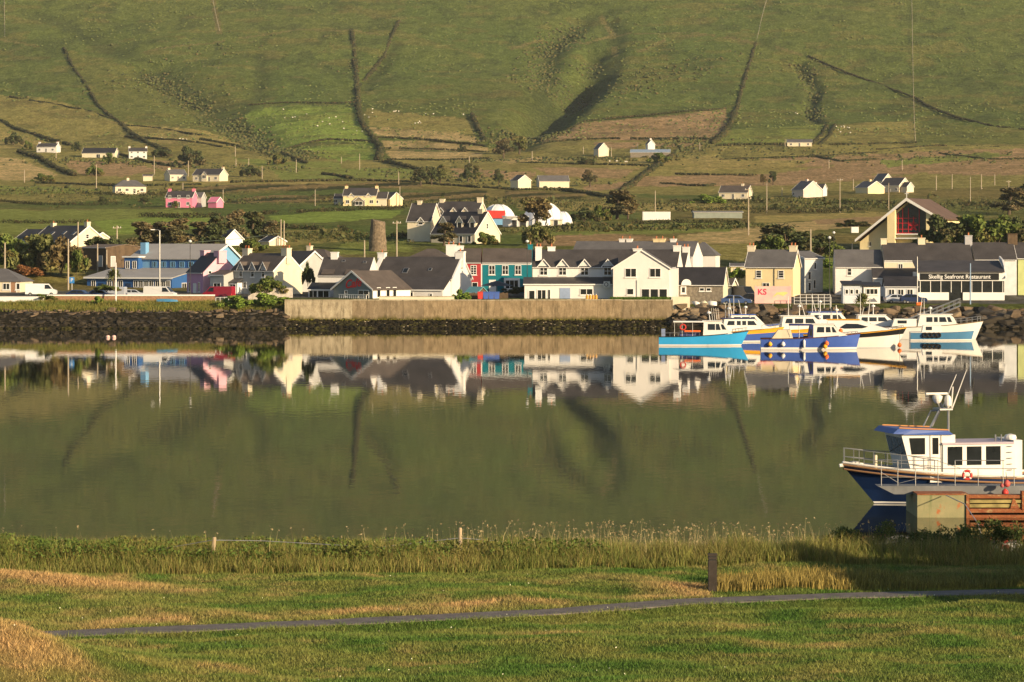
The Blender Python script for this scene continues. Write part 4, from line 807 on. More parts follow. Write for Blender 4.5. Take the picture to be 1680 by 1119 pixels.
dome('large white arched dome right of the big brown tree', 856, 926, 331, 372, 6); dome('small white dome at the right end of the domes', 908, 939, 347, 371, 4)
h = House('shed', 'flat white building in front of the domes', 866, 772, 374, 356, 355, 6.4, 5, -2, WHITE, TRIM, 'shed', group=G_VIL, barge=False); h.door(858, 1.6, 2.2, DARK); h.door(844, 1.2, 2.0, DARK)
h = House('shed', 'small cream hut under the right dome', 922, 772, 373, 361, 360, 3, 4, -2, CREAM, TRIM, 'shed', group=G_VIL, barge=False); h.door(912, 1.0, 1.8, DARK)
# ------------------------------------------------------------------ quay wall, shore, rocks
def concrete(name, col, pale, amt):
    m, n, b = nodes(name); b.inputs['Roughness'].default_value = .9; b.inputs['Specular IOR Level'].default_value = .15
    c = vmix(n, tuple(x*.8 for x in col), tuple(x*1.2 for x in col), noise_out(n, .35, 5))
    c = vmix(n, c, pale, noise_out(n, 1.0, 7, .8, (1.2,1.2,.7), lo=.50-amt*.15, hi=.70))
    c = vmix(n, c, (.07,.055,.03), noise_out(n, 1.0, 6, .75, (1.5,1.5,.25), lo=.50, hi=.74))
    g = n.nodes.new('ShaderNodeNewGeometry'); sx = n.nodes.new('ShaderNodeSeparateXYZ'); n.links.new(g.outputs['Position'], sx.inputs[0])
    nz = noise_out(n, .8, 4, .6, (1,1,.3), lo=.2, hi=.8); ad = n.nodes.new('ShaderNodeMath'); ad.operation = 'MULTIPLY_ADD'; ad.inputs[1].default_value = -.9; n.links.new(nz, ad.inputs[0]); n.links.new(sx.outputs[2], ad.inputs[2])
    r = n.nodes.new('ShaderNodeMapRange'); r.inputs[1].default_value = 1.25; r.inputs[2].default_value = .7; n.links.new(ad.outputs[0], r.inputs[0])
    c = vmix(n, c, (.085,.075,.02), r.outputs[0])            # weed line left by the tide
    n.links.new(c, b.inputs['Base Color']); bump(n, b, noise_out(n, 4, 5), .35, .06); return m
CON1 = concrete('pale_concrete', (.27,.22,.145), (.52,.45,.32), 1.0); CON2 = concrete('brown_concrete', (.215,.165,.105), (.36,.285,.18), .2); CON3 = concrete('ochre_concrete', (.25,.185,.11), (.40,.31,.19), .4)
W0 = 459.0
qw = thing('quay_wall', 'long stained concrete quay wall in front of the village', 'quay wall', (xp(467,W0), W0, 0))
jt = [467,578,606,634,662,695,740,790,835,880,930,980,1020,1062,1104]
for i, (a_, b_) in enumerate(zip(jt[:-1], jt[1:])):
    x0, x1 = xp(a_,W0)-xp(467,W0), xp(b_,W0)-xp(467,W0); top = 4.02+rnd.uniform(-.04,.04); dy = rnd.uniform(-.02,.03)
    MB().box(x0+.012,x1-.012,dy,.9,-.8,top).obj('panel', CON1 if i == 0 else (CON2 if i in (1,2,3,4,12,13) else CON3), qw)
    MB().box(x0+.008,x1-.008,dy-.07,.95,top+.002,top+.17).obj('coping', CON1, qw)
MB().box(.0,xp(578,W0)-xp(467,W0),-.05,.0-.025,3.35,3.9).obj('course', CON1, qw)
# rocks
def rock_mesh(seed, mat):
    r_ = np.random.default_rng(seed); n = 26; v = r_.uniform(-1,1,(n,3)); v /= np.maximum(np.abs(v).max(1), .62*np.linalg.norm(v, axis=1))[:,None]      # angular block: hull of jittered points
    import bmesh
    bm = bmesh.new(); [bm.verts.new(p*.5*r_.uniform(.86,1.06)) for p in v]; g = bmesh.ops.convex_hull(bm, input=bm.verts)
    bmesh.ops.delete(bm, geom=list(set(g['geom_interior']+g['geom_unused'])), context='VERTS') if g['geom_interior']+g['geom_unused'] else None
    me = bpy.data.meshes.new('rock'); bm.to_mesh(me); bm.free(); me.materials.append(mat); return me
RK = [M('rock_brown', (.125,.09,.058), .95, .4, 2, bmp=.5), M('rock_dark', (.034,.027,.017), .8, .4, 2, bmp=.5), M('rock_pale', (.22,.165,.105), .95, .3, 2, bmp=.5), M('rock_grey', (.06,.052,.042), .95, .4, 2, bmp=.5)]
PROTO = [[rock_mesh(s_*10+i, RK[i]) for s_ in range(6)] for i in range(4)]
def revetment(lab, pl, pr, ya, yb, za, zb, nrow, size, wet, seed, pale=.12):
    r_ = random.Random(seed); t = thing('rock_revetment', lab, 'rock wall', (xp(pl,456), 456, 0)); X0, X1 = xp(pl,ya), xp(pr,ya); rk = []
    for j in range(nrow):
        f_ = j/(nrow-1); x = X0+r_.uniform(0,.5)
        while x < X1:
            s_ = size*r_.choice((.45,.6,.8,1.0,1.2,1.7))*r_.uniform(.8,1.2); z = za+(zb-za)*f_+r_.uniform(-.15,.15); y = ya+(yb-ya)*f_+r_.uniform(-.25,.25)
            i = 1 if z < wet+r_.uniform(-.35,.35) else r_.choices([0,2,3],[.6,pale,.3])[0]
            rk.append((s_, i, r_.randrange(6), (x+s_*.4-xp(pl,456), y-456, z), r_.uniform(-.35,.35), r_.uniform(0,6.28), (s_*1.45, s_*1.1, s_*r_.uniform(.45,.7)))); x += s_*r_.uniform(.85,1.2)
    rk.sort(key=lambda q: -q[0])
    for s_, i, k_, loc, ry, rz, sc in rk[:300]:
        o = link('rock', PROTO[i][k_], t, loc, rz, sc); o.rotation_euler[1] = ry
    for i in range(4):
        b = MB()
        for s_, i2, k_, loc, ry, rz, sc in rk[300:]:
            if i2 != i: continue
            me = PROTO[i][k_]; Mx = Matrix.Translation(loc) @ Matrix.Rotation(rz,4,'Z') @ Matrix.Rotation(ry,4,'Y') @ Matrix.Diagonal((*sc,1)); b.add([Mx @ v.co for v in me.vertices], [tuple(q.vertices) for q in me.polygons])
        if b.v: stuff(b.obj('rubble', RK[i], t))
    return len(rk)
print('rocks', revetment('dark rock revetment under the grass bank on the left shore', -10, 468, 452.6, 461, .10, 2.4, 9, .56, 1.75, 3),
   revetment('pile of rounded boulders at the right end of the quay wall', 1104, 1250, 453.5, 462.5, .4, 2.9, 6, 1.0, .9, 5, .6),
   revetment('boulder slope below the restaurant and kiosks on the right', 1250, 1700, 453, 463, .2, 2.5, 6, 1.1, 1.2, 8))
# weed covered foreshore
WEED = leaf_mat('sea_weed', (.008,.007,.003), (.022,.017,.007), (.045,.042,.010)); rng = np.random.default_rng(11)
n_ = 3200; x = rng.uniform(xp(-20,455), xp(1120,455), n_); y = 452+rng.beta(1.2,1.2,n_)*7.2; lft = x < xp(467,455); y[lft] = 451.6+(y[lft]-452)*.4
z = np.where(lft, .05, (y-452)*.155); V, Fc = clumps(np.column_stack([x,y,z]), rng.uniform(.12,.5,n_), rng, .55); o = stuff(link('seaweed', np_mesh('seaweed', V, Fc, WEED))); o['label'] = 'dark seaweed covering the foreshore below the quay wall'; o['category'] = 'seaweed'
n_ = 900; x = rng.uniform(xp(467,455), xp(1110,455), n_); V, Fc = clumps(np.column_stack([x, rng.uniform(458.2,458.9,n_), rng.uniform(1.0,1.22,n_)]), rng.uniform(.08,.2,n_), rng, .6)
o = stuff(link('green_algae', np_mesh('green_algae', V, Fc, leaf_mat('algae', (.09,.085,.015), (.17,.15,.03))))); o['label'] = 'yellow green algae line at the foot of the quay wall'; o['category'] = 'algae'
n_ = 420; x = rng.uniform(xp(0,455), xp(1110,455), n_); y = rng.uniform(452.3,457.5,n_); V, Fc = clumps(np.column_stack([x, y, np.where(x < xp(467,455), .1, (y-452)*.165)]), rng.uniform(.06,.22,n_), rng, .5)
o = stuff(link('pebbles', np_mesh('pebbles', V, Fc, M('pebble', (.30,.25,.17), .9, .4, 3)))); o['label'] = 'pale pebbles scattered over the weedy foreshore'; o['category'] = 'pebbles'
# long grass on the bank
def blades(x, y, z, h, w_, rng, lean=.25, col=None, seg=1):
    """tapering grass blades: one triangle each, or a bent two-piece strip"""
    n = len(x); a = rng.uniform(0, 6.28, n); dx, dy = np.cos(a)*w_/2, np.sin(a)*w_/2; lx, ly = rng.normal(0,lean,n)*h, rng.normal(0,lean,n)*h
    b0 = np.column_stack([x-dx,y-dy,z]); b1 = np.column_stack([x+dx,y+dy,z]); tp = np.column_stack([x+lx,y+ly,z+h])
    if seg == 1: V = np.stack([b0,b1,tp],1).reshape(-1,3); Fc = np.arange(3*n).reshape(-1,3); k = 3
    else:
        m0 = np.column_stack([x-dx*.8+lx*.3,y-dy*.8+ly*.3,z+h*.6]); m1 = np.column_stack([x+dx*.8+lx*.3,y+dy*.8+ly*.3,z+h*.6])
        V = np.stack([b0,b1,m0,m1,tp],1).reshape(-1,3); o_ = (np.arange(n)*5)[:,None,None]; Fc = (np.array([(0,1,3),(0,3,2),(2,3,4)])[None]+o_).reshape(-1,3); k = 5
    return V, Fc, (None if col is None else np.repeat(col, k, 0))
def far_grass(name, lab, pl, pr, ya, yb, n, hmin, hmax, mat, seed):
    rng = np.random.default_rng(seed); y = rng.uniform(ya, yb, n); x = rng.uniform(pl, pr, n); x = (x-840)*y/F
    h = rng.uniform(hmin, hmax, n)*(.5+fbm(x/2.5, y/2.5, seed)); V, Fc, _ = blades(x, y, gz(x,y)-.05, h, .14, rng, .3)
    o = stuff(link(name, np_mesh(name, V, Fc, mat))); o['label'] = lab; o['category'] = 'grass'
BANKG = leaf_mat('bank_grass', (.10,.115,.025), (.23,.20,.05), (.13,.155,.035))
far_grass('bank_grass', 'rough yellow green grass on top of the left rock bank', -15, 470, 460.6, 469.3, 26000, .3, .75, BANKG, 31)
far_grass('verge_grass', 'thin grass tufts along the top of the right boulder slope', 1370, 1700, 462.5, 464.5, 2500, .2, .5, BANKG, 32)
# low walls
MB_ = MB; t = thing('garden_wall', 'brown stone wall with white coping beside the car park', 'wall', (xp(75,471), 471, 3.45)); Wl = xp(352,471)-xp(75,471)
MB().box(0,Wl,0,.5,-.5,1.05).obj('masonry', BRICKY, t); MB().box(-.03,Wl+.03,-.06,.56,1.051,1.25).obj('coping', TRIM, t)
t = thing('garden_wall', 'low white wall at the far left shore', 'wall', (xp(-30,469), 469, 3.5)); MB().box(0,xp(72,469)-xp(-30,469),0,.4,-.5,.85).obj('masonry', TRIM, t); MB().box(-.03,xp(72,469)-xp(-30,469)+.03,-.04,.44,.851,.95).obj('coping', TRIM, t)
t = thing('garden_wall', 'whitewashed wall overgrown with shrubs right of the red van', 'wall', (xp(407,475), 475, 3.6)); MB().box(0,xp(480,475)-xp(407,475),0,.5,-.5,2.1).obj('masonry', M('whitewash', (.55,.50,.45), .9, .2, 2, streak=.4, bmp=.4), t)
t = thing('garden_wall', 'pale low wall at the end of the quay beside the boulders', 'wall', (xp(1103,462), 462, 3.6)); MB().box(0,xp(1132,462)-xp(1103,462),0,.6,-1.2,.95).obj('masonry', SAND, t)
t = thing('quay_parapet', 'grey parapet wall behind the quay below the long white house', 'wall', (xp(622,463), 463, 3.9)); MB().box(0,xp(745,463)-xp(622,463),0,.4,-.4,.62).obj('masonry', SAND, t); MB().box(-.03,xp(745,463)-xp(622,463)+.03,-.05,.45,.621,.72).obj('coping', CON1, t)
o = stuff(link('lawn_strip', np_mesh('lawn_strip', *blades(*(lambda r_: (r_.uniform(xp(1002,463),xp(1100,463),2500), r_.uniform(462.2,463.6,2500), np.full(2500,4.0)))(np.random.default_rng(5)), np.full(2500,.55), .12, np.random.default_rng(6), .25)[:2], leaf_mat('hedge_green', (.07,.13,.02), (.12,.19,.03))))); o['label'] = 'bright green planted strip under the picture windows'; o['category'] = 'grass'

# ------------------------------------------------------------------ trees and shrubs
BARK = M('bark', (.10,.075,.05), .95, .3, 4)
LV = {'pine': leaf_mat('pine_needles', (0.061,0.066,0.031), (0.158,0.140,0.066), (0.227,0.166,0.088)), 'dark': leaf_mat('dark_leaves', (0.039,0.056,0.025), (0.101,0.122,0.045), (0.122,0.105,0.049)),
      'brown': leaf_mat('brown_leaves', (0.088,0.066,0.031), (0.210,0.158,0.070), (0.149,0.149,0.053)), 'green': leaf_mat('green_leaves', (0.061,0.096,0.021), (0.175,0.219,0.053), (0.158,0.131,0.044)), 'olive': leaf_mat('olive_leaves', (0.070,0.088,0.026), (0.193,0.201,0.070), (0.227,0.175,0.070)),
      'bright': leaf_mat('bright_leaves', (0.105,0.175,0.026), (0.245,0.333,0.061)), 'russet': leaf_mat('russet_leaves', (0.175,0.079,0.035), (0.297,0.140,0.053))}
TREE = {}
def tree_mesh(kind, leaf, var, nl=3000, lsz=.25):
    """crown and trunk for a tree one unit wide per metre of height six"""
    key = (kind, leaf, var)
    if key in TREE: return TREE[key]
    r_ = np.random.default_rng(hash_(kind)*7+var); el = []; lim = MB()
    if kind == 'pine':      # tall, open, windswept
        lim.tube([(0,0,-.5),(.1,0,2.4),(.25,.1,4.2),(.5,0,5.6)], [.2,.15,.09,.03], 7)
        for i in range(22):
            h = r_.uniform(1.3,5.8); a = r_.uniform(0,6.28); R = (6.3-h)*.36*r_.uniform(.4,1.05)+.15; c = (R*math.cos(a)+.35*h/6, R*math.sin(a), h); el.append((*c, r_.uniform(.5,.95), r_.uniform(.5,.95), r_.uniform(.3,.6)))
            lim.tube([(.1*h/3,0,h-.5),(c[0]*.6,c[1]*.6,h-.15),c], [.06,.04,.015], 4)
    elif kind == 'tree':    # rounded broadleaf
        lim.tube([(0,0,-.5),(.05,0,1.4),(.1,.05,3.0)], [.24,.19,.12], 7)
        for i in range(20):
            a = r_.uniform(0,6.28); e_ = r_.uniform(-.75,1.4); R = r_.uniform(1.0,2.2); c = (R*math.cos(a)*math.cos(e_)*1.1, R*math.sin(a)*math.cos(e_), 3.0+R*math.sin(e_)*1.05); el.append((*c, r_.uniform(.5,.95), r_.uniform(.5,.95), r_.uniform(.4,.75)))
            lim.tube([(0,0,r_.uniform(1.2,2.4)),(c[0]*.5,c[1]*.5,c[2]*.72),c], [.09,.05,.02], 4)
    else:                   # shrub mass, wider than tall
        for i in range(5): a = r_.uniform(0,6.28); lim.tube([(0,0,-.3),(math.cos(a)*.6,math.sin(a)*.6,1.4),(math.cos(a)*1.2,math.sin(a)*1.2,2.5)], [.09,.06,.02], 5)
        for i in range(22):
            a = r_.uniform(0,6.28); R = r_.uniform(.3,2.6); c = (R*math.cos(a)*1.25, R*math.sin(a), r_.uniform(.6,3.6)*(1-(R/3.6)**2)); el.append((*c, r_.uniform(.6,1.1), r_.uniform(.6,1.0), r_.uniform(.5,.95)))
    P_ = shell_pts(el, nl, r_, .5); P_[:,2] = np.maximum(P_[:,2], .05); V, Fc = leaf_quads(P_, lsz*(1.25 if kind == 'shrub' else 1), r_)
    TREE[key] = (np_mesh('crown', V, Fc, LV[leaf]), lim.mesh('trunk', BARK)); return TREE[key]
def hash_(s_): return sum(ord(c_)*(i+3) for i, c_ in enumerate(s_)) % 997
def tree(px, bpy_, hpx, wpx, kind, leaf, lab, name=None, Y=None, group=None, var=0, cat=None):
    """tree by foot pixel, height and width in photo pixels; Y overrides the ground hit"""
    if Y is None: X, Y = hit(px, bpy_); z = g1(X, Y)
    else: X = xp(px, Y); z = zp(bpy_, Y)
    wpx *= 1.35 if kind == 'pine' else 1.0; k = F/Y; H_, W_ = hpx/k, wpx/k; h0, w0 = {'pine':(6.1,4.2), 'tree':(6.0,5.0), 'shrub':(4.1,7.2)}[kind]
    cr, tr = tree_mesh(kind, leaf, var % 3); nm = name or {'pine':'pine_tree','tree':'tree','shrub':'shrub'}[kind]
    t = thing(nm, lab, cat or {'pine':'tree','tree':'tree','shrub':'shrub'}[kind], (X,Y,z), rnd.uniform(-.5,.5), group); s_ = (W_/w0, min(W_/w0*1.1, 3), H_/h0); t.scale = s_
    link('crown', cr, t); link('trunk', tr, t); return t
T = [ # left bushes
 (20,448,66,110,'shrub','green','green bush at the far left edge above the bungalow',560),(62,448,66,110,'shrub','olive','tall brownish bush between the left edge and the lamp post',556),(100,446,60,90,'shrub','brown','russet brown bush left of the brown shed',554),
 (40,452,18,60,'shrub','russet','low reddish shrub below the left bushes',548),(125,448,40,40,'shrub','green','green bush at the corner of the brown shed',552),(165,405,18,60,'shrub','dark','dark hedge bush behind the brown shed',612),(190,428,42,50,'shrub','dark','dark pine scrub between shed and blue hall',575),
 # pines behind blue hall
 (228,412,50,44,'pine','pine','leftmost pine behind the blue hall',640),(256,410,46,46,'pine','pine','second pine from the left behind the blue hall',645),(290,408,50,50,'pine','pine','third pine from the left behind the blue hall',640),(324,410,48,46,'pine','pine','fourth pine from the left behind the blue hall',650),(350,410,56,40,'pine','dark','slim dark pine left of the white gable',640),
 (385,408,64,40,'pine','pine','tallest pine right of the white gable among the pines',660),(412,410,66,42,'pine','dark','tall dark pine beside the low dark cottage',665),(440,412,50,36,'pine','pine','rightmost pine of the row behind the grey house',650),(300,412,26,60,'shrub','brown','brown undergrowth below the left pines',630),(410,416,24,60,'shrub','green','green undergrowth below the right pines',620),
 (170,335,14,18,'tree','dark','small tree below the white hipped bungalow',None),(236,336,14,18,'tree','dark','small tree left of the bright pink house',None),(287,341,12,14,'shrub','olive','shrub in front of the bright pink house',None),
 (22,238,22,34,'shrub','dark','dark shrubs left of the far left white house',None),(45,246,16,20,'shrub','green','green shrub beside the far left white house',None),(125,248,16,20,'shrub','dark','dark shrub left of the long barn',None),(265,258,16,38,'shrub','dark','dark shrubs right of the tall white farmhouse',None),(310,272,34,52,'shrub','dark','large dark bush above the long white bungalow',None),(178,268,18,24,'shrub','green','rounded bush below the long barn',None),
 (155,288,18,34,'shrub','green','rounded bush in the field below the barn',None),(70,298,14,40,'shrub','green','flat bush in the pale left field',None),(455,270,18,36,'shrub','olive','pale bush beside the scrub gully',None),(410,290,20,40,'shrub','dark','dark bush right of the long bungalow',None),
 (690,306,34,30,'tree','dark','dark tree left of the clump above the big white houses',None),(708,304,34,26,'tree','dark','dark tree in the middle of the clump above the big white houses',None),(722,302,32,20,'pine','olive','thin tree right of the dark clump',None),(768,300,32,18,'pine','dark','twin trunk pine on the mid slope',None),(780,298,28,14,'pine','olive','smaller pine beside the twin trunk pine',None),(818,304,28,18,'tree','dark','leaning tree left of the small cream barn',None),
 (826,262,38,32,'tree','pine','left big tree at the foot of the gully',None),(852,254,34,38,'tree','olive','right big tree at the foot of the gully',None),(968,306,30,26,'tree','pine','round tree right of the grey roofed barn',None),(758,250,14,16,'shrub','dark','small round bush in the tan hay strip',None),
 (880,374,56,74,'tree','brown','big brown leafed tree in front of the white domes',None),(880,402,40,56,'shrub','olive','pale olive bush below the brown tree',640),(795,402,22,46,'shrub','green','green shrub beside the lit gable of the white house',645),(728,402,38,34,'pine','pine','spiky conifer in front of the white dormered house',640),
 (958,364,24,54,'shrub','dark','dark hedge bushes right of the domes',None),(985,362,26,40,'shrub','green','green bush between the domes and the pines',None),(1012,360,50,46,'pine','pine','dense pine right of the domes',None),(1030,360,40,30,'pine','brown','brown thin pine right of the dense pine',None),(1160,334,16,60,'shrub','bright','bright rounded hedge left of the low cream bungalow',None),
 (1268,304,26,18,'tree','dark','lone dark tree in the right fields',None),(1252,304,20,12,'tree','brown','small brown tree beside the lone dark tree',None),(960,270,12,34,'shrub','dark','dark oval bush below the small farm',None),(1080,268,18,40,'shrub','green','bush patch below the pale blue shed',None),
 (1290,425,62,110,'tree','dark','large dark spreading tree behind the yellow house',575),(1345,428,48,70,'tree','dark','dark tree right of the yellow house',585),(1265,425,40,70,'shrub','green','green shrub left of the large dark tree',570),(1370,425,30,40,'shrub','green','green shrub left of the plain white house',575),
 (1545,408,58,100,'shrub','dark','dark tree against the right side of the church',585),(1590,406,56,100,'shrub','green','green tree in the middle right of the church',585),(1635,404,52,100,'shrub','green','green tree right of the grey chimney',590),(1675,404,50,70,'shrub','dark','dark tree at the right edge behind the roofs',590),
 (1655,352,46,50,'pine','pine','brown pine high behind the church trees',None),(1682,350,50,44,'pine','dark','dark pine at the right edge above the church',None),(1400,372,12,60,'shrub','dark','dark shrubs left of the church',None),(1385,334,8,30,'shrub','green','low bush right of the pole in the right field',None),
 # waterfront shrubs
 (437,482,30,66,'shrub','green','shrubs spilling over the whitewashed wall',474.6),(440,506,26,90,'shrub','bright','leafy green growth on the bank left of the quay wall',463.5),(385,506,22,60,'shrub','bright','green weeds on the bank below the red van',462.5),(505,468,40,24,'shrub','dark','dark creeper between the grey gable and the white cottage',486),
 (757,494,20,32,'shrub','bright','clipped green bush by the white end gable',464),(848,482,12,60,'shrub','dark','dark shrubs below the teal house',480),(175,478,12,50,'shrub','green','low shrub below the cabbage palm',474),(70,492,10,50,'shrub','green','low shrubs on the white wall at far left',470),(160,497,12,20,'shrub','bright','yellow green plant on the left bank',466),
 (1212,458,20,40,'shrub','bright','green bushes below the small yellow shed',520),(1360,440,16,40,'shrub','bright','bright lawn shrub right of the pale side house',560),
]
for i, (px_, by, hp, wp, kd, lf, lab, Y_) in enumerate(T): tree(px_, by, hp, wp, kd, lf, lab, Y=Y_, var=i)
def palm(px_, Y, bpy_, tpy, lab, leaf='olive'):
    k = F/Y; t = thing('cabbage_palm', lab, 'palm', (xp(px_,Y), Y, zp(bpy_,Y))); H_ = (bpy_-tpy)/k*.72; r_ = random.Random(int(px_))
    MB().tube([(0,0,-.5),(.05,0,H_*.5),(0,0,H_)], [.16,.12,.12], 7).obj('trunk', BARK, t)
    for hd in ((-.45,.0,H_),(.45,.1,H_+.15),(0,-.1,H_+.35)):
        b = MB()
        for i in range(80):
            a = r_.uniform(0,6.28); e_ = r_.uniform(-.5,1.4); L_ = r_.uniform(.9,1.4)*max(1,H_/3); d = Vector((math.cos(a)*math.cos(e_), math.sin(a)*math.cos(e_), math.sin(e_))); s_ = Vector((-math.sin(a), math.cos(a), 0))*.10; p = Vector(hd)
            b.add([p-s_, p+s_, p+d*L_*.6+s_-Vector((0,0,.02)), p+d*L_-Vector((0,0,.25)), p+d*L_*.6-s_-Vector((0,0,.02))], [(0,1,2,4),(4,2,3)])
        b.obj('leaf_head', LV['olive'], t)
palm(186, 478, 484, 441, 'cabbage palm with shaggy head in front of the blue hall'); palm(1414, 466, 512, 486, 'small palm among the boulders in front of the kiosks')

# ------------------------------------------------------------------ poles and lamps
def pole(px_, tpy, bpy_, lab, Y=None, arm=True, group='utility poles across the hillside', lamp=False, mat=None, r=.13, name='utility_pole', cat='pole'):
    if Y is None: X, Y = hit(px_, bpy_); z = g1(X, Y)
    else: X = xp(px_, Y); z = zp(bpy_, Y)
    H_ = (bpy_-tpy)*Y/F; t = thing(name, lab, cat, (X,Y,z), 0, group)
    MB().tube([(0,0,-.6),(0,0,H_)], [r*1.15,r*.85], 8).obj('post', mat or WOODPOLE, t)
    if arm: MB().box(-.85,.85,-.07,.07,H_-.55,H_-.42).obj('crossarm', WOODPOLE, t); [MB().tube([(x,0,H_-.42),(x,0,H_-.2)], .06, 6).obj('insulator', TRIM, t) for x in (-.7,0.0+.25,.7)]
    if lamp: MB().tube([(0,0,H_-.1),(-.3,-.1,H_+.1),(-.9,-.2,H_+.12)], .05, 6).obj('arm', STEEL, t); MB().box(-1.5,-.8,-.36,-.06,H_+.05,H_+.2).obj('lamp_head', TRIM, t)
for a_ in [(8,398,450,'bare pole at the far left above the bungalow',520),(112,392,470,'pole with white boxes left of the brown shed',520),(128,364,408,'pale pole in front of the white house above the bushes',610),(160,400,444,'pole against the brown shed front',560),(175,410,444,'short pole beside the brown shed',556),
  (461,360,408,'left of the twin poles right of the pines',640),(466,362,408,'right of the twin poles right of the pines',640),(651,362,424,'tall wooden pole right of the stone tower',600),(598,394,424,'short grey pole left of the stone tower',600),(1228,308,386,'tall pole in the tan field above the yellow shed',None),(1330,376,418,'pole behind the yellow house',560),
  (1398,400,424,'thin pole left of the church',600),(1378,293,349,'pole with crossarm right of the low bungalow',None),(1458,300,344,'brown pole left of the church cross',None),(1258,300,350,'brown pole by the scrub in the right field',None),(1592,290,334,'tall pole above the church roof',None),(1655,296,326,'crossarm pole at the far right',None),(1075,313,348,'pole behind the white container',None),(656,306,338,'pole behind the big white houses',None),
  (517,311,338,'pole left of the yellow dormered house',None),(366,311,338,'pole right of the pink shed',None),(192,370,405,'short pole with lamp behind the brown shed',600)]: pole(*a_[:4], Y=a_[4], arm=a_[0] in (1378,1655,192,1228,651))
for a_, l_ in zip([(40,279,300),(158,270,311),(92,240,262),(253,256,287),(309,264,290),(300,300,312),(430,272,294),(387,260,274),(408,260,276),(486,262,284),(590,252,278),(560,258,268),(770,256,268),(873,248,264),(957,240,252),(1003,242,260),(1046,236,248),(1148,234,248),(1288,228,242),(1360,262,276),(1480,262,280),(1562,286,310),(1536,288,312),(1610,286,310),(1632,286,304),(1400,294,312),(1283,308,322),(386,240,256),(654,282,303)], ['pale pole alone in the tan field at far left', 'dark thin pole left of the white hipped bungalow', 'pole right of the far left white house', 'pole above the small gabled bungalow', 'pole between the two left bungalows', 'short pole behind the bright pink house', 'pole right of the long white bungalow', 'left of two short poles above the long bungalow', 'right of two short poles above the long bungalow', 'pole at the lower end of the scrub gully', 'tall pole below the bright green field', 'short pole left of the tall pole below the bright field', 'pole below the tan hay strips', 'pole left of the two big trees at the gully foot', 'thin pole left of the small farm barn', 'pole right of the small farm barn', 'pole beside the pale blue shed', 'pole right of the pale blue shed by the bank', 'pole beside the low white farmhouse in the hedge', 'thin pole in the golden right field', 'thin pole in the brown right field', 'pole second left of the tall pole above the church', 'pole third left of the tall pole above the church', 'pole just right of the tall pole above the church roof', 'pole second right of the tall pole above the church', 'pole left of the yellow gabled house', 'short pole left of the pale gabled bungalow', 'pole beside the gully high on the left', 'pole left of the dark tree clump']):
    pole(*a_, l_, arm=False, r=.17)
pole(262, 378, 470, 'tall street lamp in front of the blue hall', 520, False, 'street lamps', True, STEEL, name='street_lamp', cat='lamp')
def globe(px_, tpy, bpy_, Y, lab):
    t = thing('street_lamp', lab, 'lamp', (xp(px_,Y),Y,zp(bpy_,Y)), 0, 'street lamps'); H_ = (bpy_-tpy)*Y/F
    MB().lathe([(.11,0),(.09,1),(.05,1.1),(.045,H_-.5),(.09,H_-.45),(.1,H_-.4)], 8).obj('post', DARK, t); MB().lathe([(.06,H_-.42),(.24,H_-.3),(.27,H_-.12),(.15,H_),(.03,H_+.06)], 10).obj('lamp_globe', TRIM, t)
for a_ in [(312,394,484,490,'slim globe lamp in front of the pink house'),(865,394,482,488,'dark globe lamp at the right corner of the teal house'),(1361,388,485,487,'globe lamp post right of the pale side house'),(1368,380,424,560,'globe lamp beside the trees left of the plain white house')]: globe(*a_)
pole(1505, 421, 500, 'slim grey lamp post at the left end of the restaurant sign', 474, False, 'street lamps', False, STEEL, .07, 'street_lamp', 'lamp'); pole(1592, 432, 500, 'blue lamp post crossing the restaurant sign', 474, False, 'street lamps', False, M('post_blue', (.25,.36,.52), .5), .1, 'street_lamp', 'lamp')
pole(190, 431, 494, 'white flagpole on the left bank', 469, False, None, False, TRIM, .11, 'flagpole', 'flagpole')
def wire(pts, lab): tag(MB().tube(pts, .035, 4).obj('overhead_wire', M('cable_green', (.12,.16,.12), .6)), lab, 'wire')
wire([(xp(192,600),600,zp(404,600)),(xp(262,560),560,zp(402,560)),(xp(400,600),600,zp(391,600)),(xp(461,640),640,zp(382,640))], 'thin overhead cable crossing behind the blue hall')

# ------------------------------------------------------------------ sheep
sb = MB(); sb.lathe([(.02,-.55),(.22,-.48),(.32,-.25),(.34,.1),(.28,.42),(.1,.55),(.02,.56)], 8); v = [(x, z, y+.62) for x,y,z in [(p[0],p[2],p[1]) for p in sb.v]]
body = MB(); body.v = [(p[2], p[0], p[1]+.62) for p in sb.v]; body.f = sb.f; SH = (body.mesh('fleece', M('fleece', (.72,.68,.58), .95)), MB().tube([(.5,0,.75),(.68,0,.9),(.86,0,.78)], [.12,.12,.07], 6).mesh('head', M('sheep_face', (.35,.3,.24), .9)))
lg = MB()
for x in (-.3,.3): 
    for y in (-.14,.14): lg.tube([(x,y,-.1),(x,y,.45)], .05, 5)
SL = lg.mesh('legs', MATS['sheep_face'])
def sheep(p_, lab, grp):
    for (a_, b_) in p_:
        X, Y = hit(a_, b_); t = thing('sheep', lab, 'sheep', (X,Y,g1(X,Y)), rnd.uniform(0,6.28), grp); t.scale = (.85,)*3; link('fleece', SH[0], t); link('head', SH[1], t); link('legs', SL, t)
sheep([(465,181),(467,194),(480,194),(484,193),(503,189),(521,208),(529,201),(540,195),(541,205),(551,193),(562,201),(564,212),(585,217),(585,199),(594,217),(597,204)], 'white sheep grazing in the bright green field', 'sheep in the bright field')
sheep([(598,190),(605,194),(611,180),(611,186),(646,184),(648,184),(650,183),(654,184),(698,188),(711,188),(681,204),(686,203),(688,201),(690,203),(760,189)], 'white sheep grazing on the slope right of the tall hedge', 'sheep on the slope')
